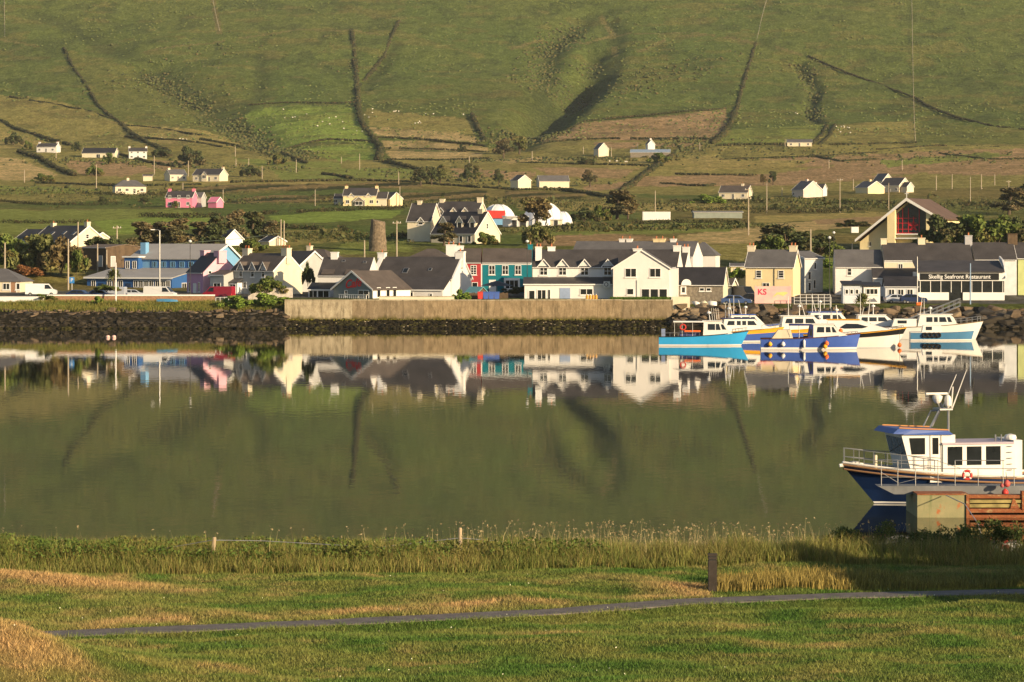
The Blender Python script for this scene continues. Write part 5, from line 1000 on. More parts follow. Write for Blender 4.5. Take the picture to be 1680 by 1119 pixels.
sheep([(1305,186),(1308,187),(1372,209),(1375,214),(1380,209),(1384,208),(1385,210),(1390,210),(1393,211),(1395,219),(1379,218)], 'white sheep grazing in the right hillside pasture', 'sheep in the right pasture')
sheep([(295,229),(300,230),(303,231),(306,230),(218,225),(265,228)], 'white sheep grazing on the left slope above the farmhouse', 'sheep on the left slope'); sheep([(1026,267),(1028,267),(1012,266),(1000,266)], 'white sheep by the upper farmyard', 'sheep by the farmyard')
# ------------------------------------------------------------------ boats
def lin(a, b, f): return a+(b-a)*f
class Boat:
    """origin at the waterline under the transom, x towards the bow"""
    def __init__(s, label, loc, rz, L, B, zs, zb, rake, bottom, stripe, top, strake, deck, name='fishing_boat', group=None, zst=.2, ztop=None, top2=None):
        s.t = thing(name, label, 'boat', loc, rz, group); s.L, s.B, s.zs, s.zb = L, B, zs, zb; n = 22
        s.sheer = lambda f: zs+(zb-zs)*f**2.2
        bd = lambda f: B/2*max(0, 1-max(0,(f-.42)/.58)**2.4)*(.88+.12*min(1,f/.3))
        bw = lambda f: B/2*.9*max(0, 1-max(0,(f-.3)/.68)**1.8)*(.88+.12*min(1,f/.3))
        s.bd = bd
        def ring(f, lv):
            sh = s.sheer(f); z = {0:-.45,1:.02,2:zst}.get(lv, lin(zst, sh, (lv-2)/3)); g = max(0,(z)/sh)
            b = lin(bw(f), bd(f), g**.8 if g > 0 else 0)*(1 if lv else .6); return (f*(L-rake*(1-g)), b, z)
        def band(l0, l1, name_, mat, tr=True):
            b = MB()
            for l in range(l0, l1):
                for sgn in (1,-1):
                    v = [ring(i/n, q) for q in (l,l+1) for i in range(n+1)]; v = [(x, y*sgn, z) for x,y,z in v]; f = [(i,i+1,n+2+i,n+1+i) if sgn < 0 else (i+1,i,n+1+i,n+2+i) for i in range(n)]; b.add(v, f)
                if tr: a, c = ring(0,l), ring(0,l+1); b.add([(0,-a[1],a[2]),(0,a[1],a[2]),(0,c[1],c[2]),(0,-c[1],c[2])], [(0,3,2,1)])
            return b.obj(name_, mat, s.t, smooth=True)
        band(0, 1, 'hull_bottom', bottom); band(1, 2, 'waterline_stripe', stripe)
        if top2: band(2, 4, 'hull', top2); band(4, 5, 'hull_band', top)
        else: band(2, 5, 'hull', top)
        sh = [(ring(i/n,5)) for i in range(n+1)]
        b = MB(); 
        for sgn in (1,-1): b.tube([(x, y*sgn*1.01, z) for x,y,z in sh], .055, 6)
        b.tube([(sh[0][0],-sh[0][1],sh[0][2]),(sh[0][0],sh[0][1],sh[0][2])], .055, 6); b.obj('rubbing_strake', strake, s.t)
        v = [(x, -y*.97, z-.1) for x,y,z in sh]+[(x, y*.97, z-.1) for x,y,z in sh]; MB().add(v, [(i,i+1,n+2+i,n+1+i) for i in range(n)]).obj('deck', deck, s.t)
    def cabin(s, prof, hb, ht, mat, wins=(), name='cabin', roof=None, front=()):
        z0, z1 = min(p[1] for p in prof), max(p[1] for p in prof); hw = lambda z: lin(hb, ht, (z-z0)/max(.01,z1-z0)); n = len(prof)
        v = [(x,-hw(z),z) for x,z in prof]+[(x,hw(z),z) for x,z in prof]
        c = MB().add(v, [tuple(range(n)), tuple(range(2*n-1,n-1,-1))]+[(i,i+n,(i+1)%n+n,(i+1)%n) for i in range(n)]).obj(name, mat, s.t)
        for w_ in wins:
            for sg in (-1,1): m_ = len(w_); q = [(x, sg*(hw(z)+.004), z) for x,z in w_]+[(x, sg*(hw(z)+.022), z) for x,z in w_]; MB().add(q, [tuple(range(m_)), tuple(range(2*m_-1,m_-1,-1))]+[(i,i+m_,(i+1)%m_+m_,(i+1)%m_) for i in range(m_)]).obj('window', GLASS, c)
        for (a_, b_) in front:   # windscreen panes between two profile points
            for (f0, f1) in ((-.9,-.34),(-.28,.28),(.34,.9)):
                (xa,za_),(xb,zb_) = a_, b_; d_ = .02 if xa+xb > 2*prof[0][0] else -.02; q = [(xa+d_, hw(za_)*f0, za_),(xa+d_, hw(za_)*f1, za_),(xb+d_, hw(zb_)*f1, zb_),(xb+d_, hw(zb_)*f0, zb_)]; MB().add(q, [(0,1,2,3)]).obj('windscreen', GLASS, c)
        if roof:
            x0, x1, zr, mt = roof; MB().box(x0,x1,-ht-.12,ht+.12,zr,zr+.09).obj('cabin_roof', mt, c)
        return c
    def rail(s, f0, f1, h, mat=None, step=5):
        b = MB(); m_ = mat or STEEL
        for sg in (-1,1):
            p = [(f*s.L, sg*s.bd(f)*.93, s.sheer(f)) for f in np.linspace(f0, f1, step*2)]
            for k_ in ((1.0,.55) if h > .5 else (1.0,)): b.tube([(x,y,z+h*k_) for x,y,z in p], .025, 5)
            for q in p[::2]+[p[-1]]: b.tube([q,(q[0],q[1],q[2]+h)], .025, 5)
        b.obj('guard_rail', m_, s.t)
    def mast(s, x, z0, z1, y=0, r=.045, lean=0, dome=None, bar=False):
        MB().tube([(x,y,z0),(x+lean,y,z1)], [r,r*.6], 6).obj('mast', TRIM, s.t)
        if dome: MB().lathe([(.05,-.1),(.22,-.08),(.26,0),(.22,.12),(.05,.2)], 10, (x+lean*(dome-z0)/(z1-z0),y,dome)).obj('radar_dome', TRIM, s.t)
        if bar: MB().box(x-.7+lean*.7,x+.7+lean*.7,y-.06,y+.06,z0+(z1-z0)*.7,z0+(z1-z0)*.7+.1).obj('radar_bar', TRIM, s.t)
    def fender(s, f, kind, mat, z=None, side=-1):
        y = side*(s.bd(f)*.96+.2); z = z or s.sheer(f)*.5; x = f*s.L
        b = MB().lathe([(.02,-.28),(.2,-.2),(.28,0),(.2,.2),(.05,.3),(.02,.36)], 10, (x,y,z)) if kind == 'ball' else MB().lathe([(.03,-.5),(.15,-.42),(.16,.4),(.06,.5),(.03,.56)], 10, (x,y,z))
        o = b.obj('fender', mat, s.t, smooth=True); MB().tube([(x,y,z+.3),(x,side*s.bd(f)*.99,s.sheer(f))], .02, 4).obj('fender_rope', DARK, o)
CYAN = M('cyan_gelcoat', (.04,.36,.72), .3, .06, .6, streak=.12); RBLUE = M('royal_blue_hull', (.055,.115,.42), .35, .08, .6, streak=.12); REDB = M('red_antifoul', (.42,.10,.045), .6, .15)
NAVY = M('navy_hull', (.008,.022,.075), .35, .2, .8, streak=.2); BLACK = M('black_hull', (.012,.012,.014), .35, .15); TEALH = M('teal_hull', (.07,.20,.36), .35, .08); YST = M('yellow_stripe', (.75,.38,.03), .4); DECK = M('deck_grey', (.40,.38,.34), .7, .15); CANV = M('blue_canvas', (.02,.03,.13), .8, .2); OCH = M('cream_canvas', (.60,.52,.38), .8, .1)
GB = 'boats moored off the right hand quay'
def wl(py): return CAMH*F/(py-HY)
# boats behind first
Y = wl(556); k = F/Y
b = Boat('white cruiser furthest right with upright bow and saloon windows', (xp(1452,Y),Y,0), math.radians(-4), 13.0, 3.6, 1.6, 2.4, 1.0, ALU, ALU, ALU, M('strake_brown', (.2,.14,.08), .6), DECK, 'cruiser', GB)
b.cabin([(4.2,1.6),(9.6,1.9),(9.0,2.9),(8.6,3.25),(4.6,3.25)], 1.4, 1.2, ALU, [[(5.4,2.3),(6.2,2.3),(6.2,2.95),(5.4,2.95)],[(6.4,2.3),(6.9,2.3),(6.9,2.95),(6.4,2.95)],[(7.1,2.3),(8.1,2.3),(7.9,2.95),(7.1,2.95)],[(8.3,2.3),(8.8,2.3),(8.5,2.95),(8.1,2.95)]], roof=(4.3,8.9,3.26,ALU), front=[((9.3,2.3),(8.9,3.0))])
b.cabin([(.8,1.6),(4.1,1.6),(4.1,2.7),(1.2,2.7)], 1.4, 1.25, ALU, [[(1.6,2.1),(2.8,2.1),(2.8,2.5),(1.6,2.5)]], name='aft_cabin'); b.rail(.72, .97, .7); b.mast(5.2, 3.2, 5.4, .4); b.mast(4.6, 3.2, 5.6, -.4, lean=.3); b.mast(6, 3.2, 4.1, 0, .06, dome=4.1)
Y = wl(557); k = F/Y
b = Boat('teal hulled boat with black tyre fenders beside the white cruiser', (xp(1486,Y),Y-4.2,0), math.radians(-3), 8.4, 2.6, 1.1, 1.35, .4, NAVY, ALU, TEALH, ALU, DECK, 'work_boat', GB)
b.cabin([(1.5,1.1),(4.2,1.1),(4.0,2.0),(1.7,2.0)], 1.0, .9, ALU, [[(2,1.4),(2.8,1.4),(2.8,1.85),(2,1.85)]])
for f in (.22,.29,.36,.43): o = MB().torus(.26, .11, (f*b.L,-b.bd(f)-.1,.75)).obj('tyre_fender', RUBBER, b.t)
Y = wl(561)
b = Boat('white boat with blue hull and yellow stripe behind the cyan boat', (xp(1158,Y),Y,0), math.radians(3), 10.2, 3.2, 1.3, 1.9, .9, NAVY, TRIM, YST, YST, DECK, group=GB, top2=RBLUE)
b.cabin([(2.0,1.3),(8.4,1.8),(6.8,2.5),(6.2,3.0),(2.3,3.0)], 1.3, 1.1, ALU, [[(2.6,2.2),(3.6,2.2),(3.6,2.75),(2.8,2.75)],[(3.9,2.2),(4.4,2.2),(4.4,2.75),(3.9,2.75)],[(4.6,2.2),(5.1,2.2),(5.1,2.75),(4.6,2.75)],[(5.3,2.2),(6.5,2.2),(6.1,2.75),(5.3,2.75)]], roof=(2.0,6.3,3.01,CANV), front=[((6.8,2.4),(6.4,2.95))])
b.mast(2.6, 3, 5.0, .3); b.mast(3.4, 3, 5.6, -.4, lean=-.4); b.mast(3.0, 3, 5.0, 0, .07, dome=4.3); b.rail(.7, .97, .6)
for x in (1.0,1.3,1.6,1.9): b.mast(x, 1.3, 4.4, -.5+x*.4, .035, lean=-.3)
Y = wl(560)
b = Boat('white cabin boat half hidden behind the blue boat', (xp(1262,Y),Y+3,0), math.radians(2), 10.6, 3.2, 1.4, 1.9, .9, NAVY, TRIM, YST, YST, DECK, group=GB, top2=RBLUE)
b.cabin([(1.6,1.3),(8.0,1.8),(6.6,2.7),(6.0,3.2),(2.0,3.2)], 1.3, 1.1, ALU, [[(2.2,2.3),(3.2,2.3),(3.2,2.9),(2.4,2.9)],[(3.5,2.3),(4.6,2.3),(4.6,2.9),(3.5,2.9)],[(4.9,2.3),(6.2,2.3),(5.9,2.9),(4.9,2.9)]], roof=(1.6,6.1,3.21,ALU), front=[((6.7,2.6),(6.1,3.15))]); b.mast(2.8, 3.2, 5.8, .2); b.mast(4.2, 3.2, 4.8, -.3, .06, dome=4.5); b.mast(5.0, 3.2, 5.0, .2, lean=-.5)
Y = wl(558)
b = Boat('white wheelhouse boat rearmost between the blue and black boats', (xp(1316,Y),Y+6,0), math.radians(3), 10.0, 3.2, 1.5, 2.0, .9, NAVY, TRIM, ALU, DARK, DECK, group=GB)
b.cabin([(1.2,1.4),(7.0,1.9),(6.2,2.8),(5.6,3.5),(1.6,3.5)], 1.3, 1.1, ALU, [[(1.9,2.6),(2.9,2.6),(2.9,3.2),(2.0,3.2)],[(3.2,2.6),(4.2,2.6),(4.2,3.2),(3.2,3.2)],[(4.5,2.6),(5.8,2.6),(5.4,3.2),(4.5,3.2)]], roof=(1.2,5.7,3.51,RBLUE), front=[((6.2,2.7),(5.7,3.4))]); b.mast(2.0, 3.5, 6.0, .3); b.mast(3.0, 3.5, 5.2, 0, .07, dome=4.9); b.mast(2.4, 3.5, 5.8, -.3, lean=-.6)
Y = wl(557)
b = Boat('white cabin boat between the black banded boat and the cruiser', (xp(1392,Y),Y+5,0), math.radians(2), 9.6, 3.0, 1.4, 1.9, .9, NAVY, TRIM, ALU, DARK, DECK, group=GB)
b.cabin([(1.4,1.3),(7.4,1.8),(6.2,2.5),(5.4,3.1),(1.8,3.1)], 1.25, 1.05, ALU, [[(2.1,2.3),(3.0,2.3),(3.0,2.85),(2.2,2.85)],[(3.2,2.3),(4.2,2.3),(4.2,2.85),(3.2,2.85)],[(4.4,2.3),(5.7,2.3),(5.3,2.85),(4.4,2.85)]], roof=(1.6,5.5,3.11,ALU), front=[((6.3,2.45),(5.6,3.0))]); b.mast(2.2, 3.1, 6.4, .2); b.mast(3.2, 3.1, 6.0, -.3, lean=.3); b.mast(3.9, 3.1, 4.6, 0, .07, dome=4.3); b.rail(.05,.3,.8)
Y = wl(555)
b = Boat('small white boat rearmost behind the cyan boat', (xp(1186,Y),Y+7,0), math.radians(3), 8.4, 2.8, 1.2, 1.7, .8, NAVY, TRIM, ALU, RBLUE, DECK, group=GB)
b.cabin([(1.2,1.2),(6.2,1.6),(5.4,2.4),(4.8,2.95),(1.5,2.95)], 1.15, 1.0, ALU, [[(1.8,2.1),(2.8,2.1),(2.8,2.7),(1.9,2.7)],[(3.0,2.1),(4.0,2.1),(4.0,2.7),(3.0,2.7)],[(4.2,2.1),(5.0,2.1),(4.7,2.7),(4.2,2.7)]], roof=(1.2,4.9,2.96,RBLUE), front=[((5.5,2.3),(4.95,2.85))]); b.mast(2.0, 2.9, 5.6, .2); b.mast(3.0, 2.9, 5.0, -.3, lean=-.4); b.mast(3.6, 2.9, 4.2, 0, .07, dome=4.0)
Y = wl(570)
b = Boat('white boat with black band and yellow trim pointing right', (xp(1318,Y),Y,0), math.radians(-5), 12.6, 3.7, 1.55, 2.45, 1.3, TEALH, TRIM, BLACK, YST, DECK, group=GB, top2=ALU)
b.cabin([(2.6,1.5),(10.6,2.25),(8.2,2.9),(7.2,3.35),(3.0,3.4)], 1.5, 1.15, ALU, [[(4.4,2.5),(5.0,2.35),(7.2,2.4),(7.9,2.6),(6.6,2.95),(5.2,2.98)],[(3.0,2.3),(3.8,2.3),(3.8,2.9),(3.2,2.9)]], roof=(2.8,6.9,3.41,YST), front=[((8.4,2.75),(7.4,3.3))]); b.rail(.78, .97, .35); b.fender(.36, 'ball', ORANGE, 2.1)
b.mast(4.2, 3.4, 5.2, 0, .08, lean=-.2, dome=4.6); b.mast(3.4, 3.4, 6.2, .5); b.mast(7.0, 3.3, 5.0, -.4, lean=.4); b.fender(.93, 'ball', ORANGE, .35)
Y = wl(571)
b = Boat('royal blue boat with round orange and white fenders and blue canopy', (xp(1243,Y),Y-4.5,0), math.radians(-3), 12.0, 3.5, 1.32, 1.95, .5, REDB, TRIM, RBLUE, M('strake_maroon', (.10,.03,.02), .6), DECK, group=GB, zst=.3)
b.cabin([(6.3,1.3),(10.4,1.75),(9.4,2.2),(8.7,3.0),(6.3,3.0)], 1.3, 1.1, ALU, [[(6.7,2.1),(7.6,2.1),(7.6,2.75),(6.8,2.75)],[(7.8,2.1),(8.4,2.1),(8.3,2.75),(7.8,2.75)],[(8.6,2.1),(9.1,2.1),(8.7,2.75),(8.5,2.75)]], roof=(6.1,8.9,3.01,ALU), front=[((9.4,2.15),(8.9,2.9))])
b.cabin([(3.4,2.9),(6.25,2.9),(6.25,3.05),(3.5,3.1)], 1.3, 1.2, CANV, name='canopy'); b.cabin([(5.6,1.2),(6.28,1.2),(6.28,2.9),(5.9,2.9)], 1.3, 1.25, CANV, name='canopy_side', wins=[[(5.85,1.7),(6.15,1.7),(6.15,2.5),(5.95,2.5)]])
b.cabin([(1.2,1.2),(3.9,1.2),(3.6,2.4),(2.1,2.4)], 1.3, .9, OCH, name='tilt_cover')
for x in (3.5,4.6): b.mast(x, 1.2, 2.95, -1.2, .03); b.mast(x, 1.2, 2.95, 1.2, .03)
b.fender(.09, 'ball', YELLOW); b.fender(.22, 'ball', TRIM); b.fender(.43, 'long', TRIM); b.fender(.655, 'ball', ORANGE); b.fender(.64, 'ball', YELLOW, .42); b.mast(7.2, 3, 4.8, .3, lean=-.2, dome=3.9); b.rail(.8, .97, .3)
Y = wl(567)
b = Boat('bright cyan boat with white wheelhouse and stern canopy', (xp(1081,Y),Y,0), math.radians(-3), 11.2, 3.4, 1.15, 1.85, .95, M('anti_grey', (.25,.2,.15), .6), TRIM, CYAN, DARK, DECK, group=GB)
b.cabin([(5.5,1.1),(9.2,1.55),(8.6,2.0),(7.8,3.0),(5.6,3.05)], 1.3, 1.1, ALU, [[(6.1,2.0),(7.0,2.0),(7.0,2.75),(6.1,2.75)],[(7.1,2.0),(7.7,2.0),(7.5,2.75),(7.1,2.75)],[(7.9,2.05),(8.4,2.05),(8.0,2.7),(7.7,2.7)]], roof=(5.4,7.9,3.06,ALU), front=[((8.6,2.05),(7.95,2.95))])
b.cabin([(1.8,2.95),(5.6,2.95),(5.6,3.08),(1.8,3.08)], 1.35, 1.3, ALU, name='canopy')
for x in (1.95,2.9,4.2): b.mast(x, 1.1, 2.95, -1.25, .03); b.mast(x, 1.1, 2.95, 1.25, .03)
MB().torus(.34, .09, (3.0,-1.3,2.35)).obj('life_ring', RED, b.t); MB().box(.3,.8,-.35,.35,.9,2.1).obj('outboard_motor', M('outboard_blue', (.2,.25,.4), .4), b.t); MB().box(2.6,5.2,-.5,.5,1.1,1.75).obj('bench', M('bench_blue', (.05,.07,.2), .6), b.t); MB().box(3.2,5.2,-1.2,-1.0,1.75,1.95).obj('life_jackets', ORANGE, b.t); b.rail(.03, .45, .45); b.mast(6.4, 3.1, 4.4, .2, .05, lean=-.2, dome=4.1); b.rail(.82,.98,.45)
# floating pontoon, gangway, fences on the quay
t = thing('pontoon', 'low grey floating pontoon behind the moored boats', 'pontoon', (xp(1165,408), 408, 0)); MB().box(0,xp(1500,408)-xp(1165,408),0,2.2,-.3,.45).obj('float', M('pontoon_grey', (.30,.29,.27), .8, .2), t)
for i in range(9): MB().tube([(1+i*3.2,1.1,-.5),(1+i*3.2,1.1,1.6)], .12, 8).obj('pile', STEEL, t)
def railing(lab, p0, p1, h, n, mat, bars=3, name='railing'):
    p0, p1 = Vector(p0), Vector(p1); t = thing(name, lab, 'railing', tuple(p0), 0); d = p1-p0
    for i in range(n+1): q = d*(i/n); MB().tube([q-Vector((0,0,.3)), q+Vector((0,0,h))], .045, 6).obj('post', mat, t)
    for j in range(bars): z = h*(j+1)/bars; MB().tube([Vector((0,0,z)), d+Vector((0,0,z))], .035, 6).obj('rail', mat, t)
    return t
Yq = 465.5
railing('white railing on the quay right of the pink banner', (xp(1303,Yq),Yq,2.9), (xp(1362,Yq),Yq,2.9), 1.9, 6, TRIM, 4)
g = thing('gangway', 'grey gangway sloping from the quay to the pontoon', 'gangway', (xp(1475,425), 425, .6)); d = Vector((xp(1575,464)-xp(1475,425), 464-425, 2.6))
MB().add([(0,-.7,0),(d.x,d.y-.7,d.z),(d.x,d.y+.7,d.z),(0,.7,0),(0,-.7,-.15),(d.x,d.y-.7,d.z-.15),(d.x,d.y+.7,d.z-.15),(0,.7,-.15)], [(0,1,2,3),(7,6,5,4),(0,4,5,1),(2,6,7,3),(1,5,6,2),(3,7,4,0)]).obj('walkway', STEEL, g)
for sg in (-.7,.7):
    for z in (.5,1.05): MB().tube([(0,sg,z),(d.x,d.y+sg,d.z+z)], .04, 6).obj('handrail', STEEL, g)
    for i in range(11): q = d*(i/10); MB().tube([(q.x,q.y+sg,q.z),(q.x,q.y+sg,q.z+1.05)], .035, 5).obj('post', STEEL, g)
# banner
def banner_mat():
    m, n, b = nodes('sunset_banner'); tc = n.nodes.new('ShaderNodeTexCoord'); mp = n.nodes.new('ShaderNodeMapping'); mp.inputs['Location'].default_value = (-3.9,0,-1.45); mp.inputs['Scale'].default_value = (.55,0,.85); n.links.new(tc.outputs['Object'], mp.inputs[0])
    gr = n.nodes.new('ShaderNodeTexGradient'); gr.gradient_type = 'SPHERICAL'; n.links.new(mp.outputs[0], gr.inputs[0])
    c = vmix(n, (.66,.34,.36), (.74,.50,.42), noise_out(n, .5, 3)); c = vmix(n, c, (.85,.55,.16), gr.outputs[0]); n.links.new(c, b.inputs['Base Color']); b.inputs['Roughness'].default_value = .6; return m
Yb = 468; t = thing('banner', 'wide pink and orange sunset banner in front of the yellow house', 'banner', (xp(1238,Yb), Yb, zp(499,Yb))); Wb = xp(1298,Yb)-xp(1238,Yb); MB().box(0,Wb,0,.06,.1,2.75).obj('sheet', banner_mat(), t)
for x in (.1,Wb/2,Wb-.1): MB().tube([(x,.12,-.6),(x,.12,2.9)], .05, 6).obj('post', STEEL, t)
put_text(text_mesh('KS', 1.25, M('banner_red', (.55,.02,.08), .5), bold=.02), t, (1.15, -.02, 1.85)); MB().prism([(2.7,1.0),(3.6,1.5),(4.4,1.25),(5.2,1.75),(4.6,1.9),(3.4,1.8)], -.012, -.002).obj('wave_print', M('banner_sun', (.80,.55,.20), .5), t)

# ------------------------------------------------------------------ vehicles
def wheel(t, x, y, r=.31):
    w_ = MB(); w_.lathe([(.0,-.1),(r*.85,-.1),(r,-.06),(r,.06),(r*.85,.1),(.0,.1)], 14); w_.v = [(p[0], p[2], p[1]) for p in w_.v]; o = w_.obj('wheel', RUBBER, t, (x,y,r)); c = MB(); c.lathe([(0,-.108),(r*.55,-.108),(r*.55,.108),(0,.108)], 10); c.v = [(p[0],p[2],p[1]) for p in c.v]; c.obj('rim', STEEL, o)
def vehicle(lab, px_, Y, gpy, col, kind='car', rz=0., L=4.3, name='parked_car', cat='car'):
    t = thing(name, lab, cat, (xp(px_,Y), Y, zp(gpy,Y)), math.radians(rz), 'vehicles parked in the village'); P_ = col; W_ = .86
    if kind == 'van': L = 5.0; prof = [(0,.35),(L,.35),(L,.95),(L-.5,1.15),(L-1.25,2.0),(.1,2.05),(0,1.9)]; gl = [[(L-1.9,1.2),(L-.72,1.2),(L-1.3,1.85),(L-1.9,1.85)]]
    else: prof = [(0,.35),(L,.32),(L,.72),(L-.25,.88),(L-1.1,.98),(L-1.75,1.42),(1.0,1.48),(.25,1.02),(0,.95)]; gl = [[(.55,1.0),(1.75,1.0),(1.75,1.38),(1.05,1.38)],[(1.85,1.0),(L-1.3,1.0),(L-1.85,1.36),(1.85,1.38)]]
    hw = lambda z: W_ if z < 1.0 else lin(W_, W_*.8, (z-1.0)/(.5 if kind != 'van' else 1.3)); n = len(prof)
    v = [(x,-hw(z),z) for x,z in prof]+[(x,hw(z),z) for x,z in prof]; o = MB().add(v, [tuple(range(n)), tuple(range(2*n-1,n-1,-1))]+[(i,i+n,(i+1)%n+n,(i+1)%n) for i in range(n)]).obj('body', P_, t)
    for w_ in gl:
        for sg in (-1,1): MB().add([(x, sg*(hw(z)+.008), z) for x,z in w_], [tuple(range(len(w_)))]).obj('window', GLASS, o)
    a_, b_ = (prof[-6], prof[-5]) if kind != 'van' else (prof[3], prof[4]); MB().add([(a_[0]+.03,-hw(a_[1])*.88,a_[1]+.03),(a_[0]+.03,hw(a_[1])*.88,a_[1]+.03),(b_[0]+.03,hw(b_[1])*.88,b_[1]-.02),(b_[0]+.03,-hw(b_[1])*.88,b_[1]-.02)], [(0,1,2,3)]).obj('windscreen', GLASS, o)
    for sg in (-1,1): MB().box(L-.12,L+.02,sg*.62-.16,sg*.62+.16,.58,.72).obj('headlight', TRIM, o); MB().box(-.02,.06,sg*.68-.1,sg*.68+.1,.7,.88).obj('tail_light', RED, o)
    for x in (.8,L-.85):
        for sg in (-1,1): wheel(t, x, sg*.78)
    return t
def paint(n_, c_): return M('paint_'+n_, c_, .25, .03, spec=.6)
CN = paint('navy', (.02,.035,.10)); CB = paint('blue', (.05,.09,.22)); CW = paint('white', (.72,.72,.72)); CS = paint('silver', (.40,.43,.50)); CK = paint('black', (.015,.015,.018)); CR = paint('maroon', (.28,.012,.03))
vehicle('dark blue car parked left of the blue hall', 111, 474, 491, CN, rz=-12); vehicle('blue saloon car second from the left by the stone wall', 144, 476, 491, CB, rz=-10); vehicle('white van in front of the blue hall', 206, 478, 492, CS, 'van', rz=168) and None
vehicle('pale estate car beside the white vans', 196, 484, 490, CS, rz=10); vehicle('small white van right of the silver van', 238, 476, 491, CW, 'van', rz=-14); vehicle('maroon van in front of the grey dormered house', 383, 482, 491, CR, 'van', rz=160)
vehicle('white caravan shaped van beside the hip roofed bungalow', 42, 490, 486, CW, 'van', rz=4); vehicle('dark blue estate car parked by the boulders', 1184, 468, 500, CB, rz=-8, L=4.6); vehicle('black car parked between the yellow house and the cottage', 1216, 478, 497, CK, rz=-16); vehicle('black jeep behind the other cars left of the yellow house', 1204, 486, 490, CK, 'van', rz=-60)
vehicle('silver car half hidden left of the restaurant', 1452, 480, 498, CS, rz=6); vehicle('dark car parked right of the kiosks', 1476, 477, 498, CN, rz=-8)
# small things on the quay
for i, (px_, lab) in enumerate(((797,'blue wheelie bin nearest the red bin'),(806,'middle blue wheelie bin on the quay'),(815,'right hand blue wheelie bin on the quay'),(788,'red bin left of the blue bins on the quay'))):
    t = thing('wheelie_bin', lab, 'bin', (xp(px_,468),468,4.1), 0, 'bins on the quay'); mt = RED if i == 3 else M('bin_blue', (.06,.12,.40), .5); MB().prism([(-.36,0),(.36,0),(.42,1.05),(-.42,1.05)], -.35, .35).obj('tub', mt, t); MB().box(-.44,.44,-.4,.4,1.051,1.12).obj('lid', mt, t)
t = thing('patio_umbrella', 'dark folded canopy in front of the teal house', 'canopy', (xp(815,482),482,4.2)); MB().lathe([(2.6,1.7),(1.4,2.1),(.1,2.5)], 8).obj('canopy', DARK, t); MB().tube([(0,0,0),(0,0,2.4)], .05, 6).obj('pole', STEEL, t)
h = House('shed', 'small turquoise roofed garden shed left of the bins', 784, 472, 492, 480, 472, 2.4, 2.2, -40, BROWNW, M('turquoise_roof', (.14,.33,.36), .6), 'shed', barge=False)
t = thing('fence', 'brown board fence behind the wheelie bins', 'fence', (xp(770,470),470,4.0))
for i in range(20): MB().box(i*.3,i*.3+.28,0,.05,0,.95+.05*(i%3)).obj('board', BROWNW, t)
for i, px_ in enumerate((963,968,973,978)): t = thing('gas_cylinder', ('first','second','third','fourth')[i]+' orange gas cylinder from the left beside the guest house', 'gas cylinder', (xp(px_,465),465,4.1), 0, 'orange gas cylinders'); MB().lathe([(.18,0),(.2,.1),(.2,.55),(.1,.68)], 10).obj('body', M('gas_orange', (.65,.33,.05), .5), t); MB().lathe([(.05,.68),(.1,.7),(.1,.8)], 8).obj('collar', STEEL, t)
t = thing('upturned_dinghy', 'upturned blue dinghy on the left bank', 'dinghy', (xp(275,467),467,3.7)); MB().add([(x*2.2, y*.55*(1-.5*max(0,x)**2), z) for x,y,z in [(-1,-1,0),(-.5,-1,0),(.3,-1,0),(1,-.2,0),(1,.2,0),(.3,1,0),(-.5,1,0),(-1,1,0),(-1,-.5,.5),(-.5,-.5,.55),(.3,-.45,.5),(.9,0,.35),(.3,.45,.5),(-.5,.5,.55),(-1,.5,.5)]], [(0,1,9,8),(1,2,10,9),(2,3,11,10),(3,4,11),(4,5,12,11),(5,6,13,12),(6,7,14,13),(8,9,13,14),(9,10,12,13),(10,11,12),(0,8,14,7)]).obj('hull', M('dinghy_blue', (.05,.19,.34), .5, .15), t); t.scale = (.75,.8,.8)
railing('white rail fence below the maroon van', (xp(354,468),468,3.75), (xp(396,468),468,3.9), .55, 6, TRIM, 1)
def parking_sign(): 
    t = thing('road_sign', 'square blue sign left of the parked dark blue car', 'sign', (xp(118,488),488,4.2)); MB().tube([(0,0,0),(0,0,3.0)], .05, 6).obj('post', STEEL, t); MB().box(-.4,.4,-.08,-.05,2.0,3.0).obj('plate', M('sign_blue', (.04,.2,.5), .4), t); put_text(text_mesh('P', .8, TRIM, depth=.005), t, (0,-.09,2.5))
parking_sign()
for i,(px_,c_) in enumerate(((1108,'grey white buoy nearest the quay wall'),(1118,'pale round buoy in the middle of the heap'),(1126,'large pale buoy at the right of the heap'))): pass
for px_, lab, mt in ((1143,'white covered boat mould left of the dark blue car',ALU),(1156,'pale tarpaulin bundle beside the dark blue car',SAND),(1168,'rounded white bag beside the dark blue car',TRIM)):
    r_ = np.random.default_rng(int(px_)); V, Fc = clumps([(0,0,.45)], [.75], r_, .8); o = link('tarpaulin_bundle', np_mesh('tarpaulin_bundle', V, Fc, mt, smooth=True), None, (xp(px_,464.5),464.5,2.9)); tag(o, lab, 'bundle')
for px_, lab in ((1536,'orange crate by the restaurant wall'),): t = thing('crate', lab, 'crate', (xp(1504,470),470,2.9)); MB().box(0,.8,0,.6,0,.5).obj('tub', ORANGE, t); MB().box(-.04,.84,-.04,.64,.501,.6).obj('rim', ORANGE, t)
# mooring buoys
for px_, py_, lab in ((177,554,'left of two tiny pale buoys off the left shore'),(187,554,'right of two tiny pale buoys off the left shore')): Y = wl(py_); tag(MB().lathe([(.02,-.2),(.25,-.1),(.3,.1),(.2,.3),(.02,.36)], 10).obj('mooring_buoy', M('buoy_pink', (.7,.45,.4), .5), None, (xp(px_,Y),Y,0)), lab, 'buoy')

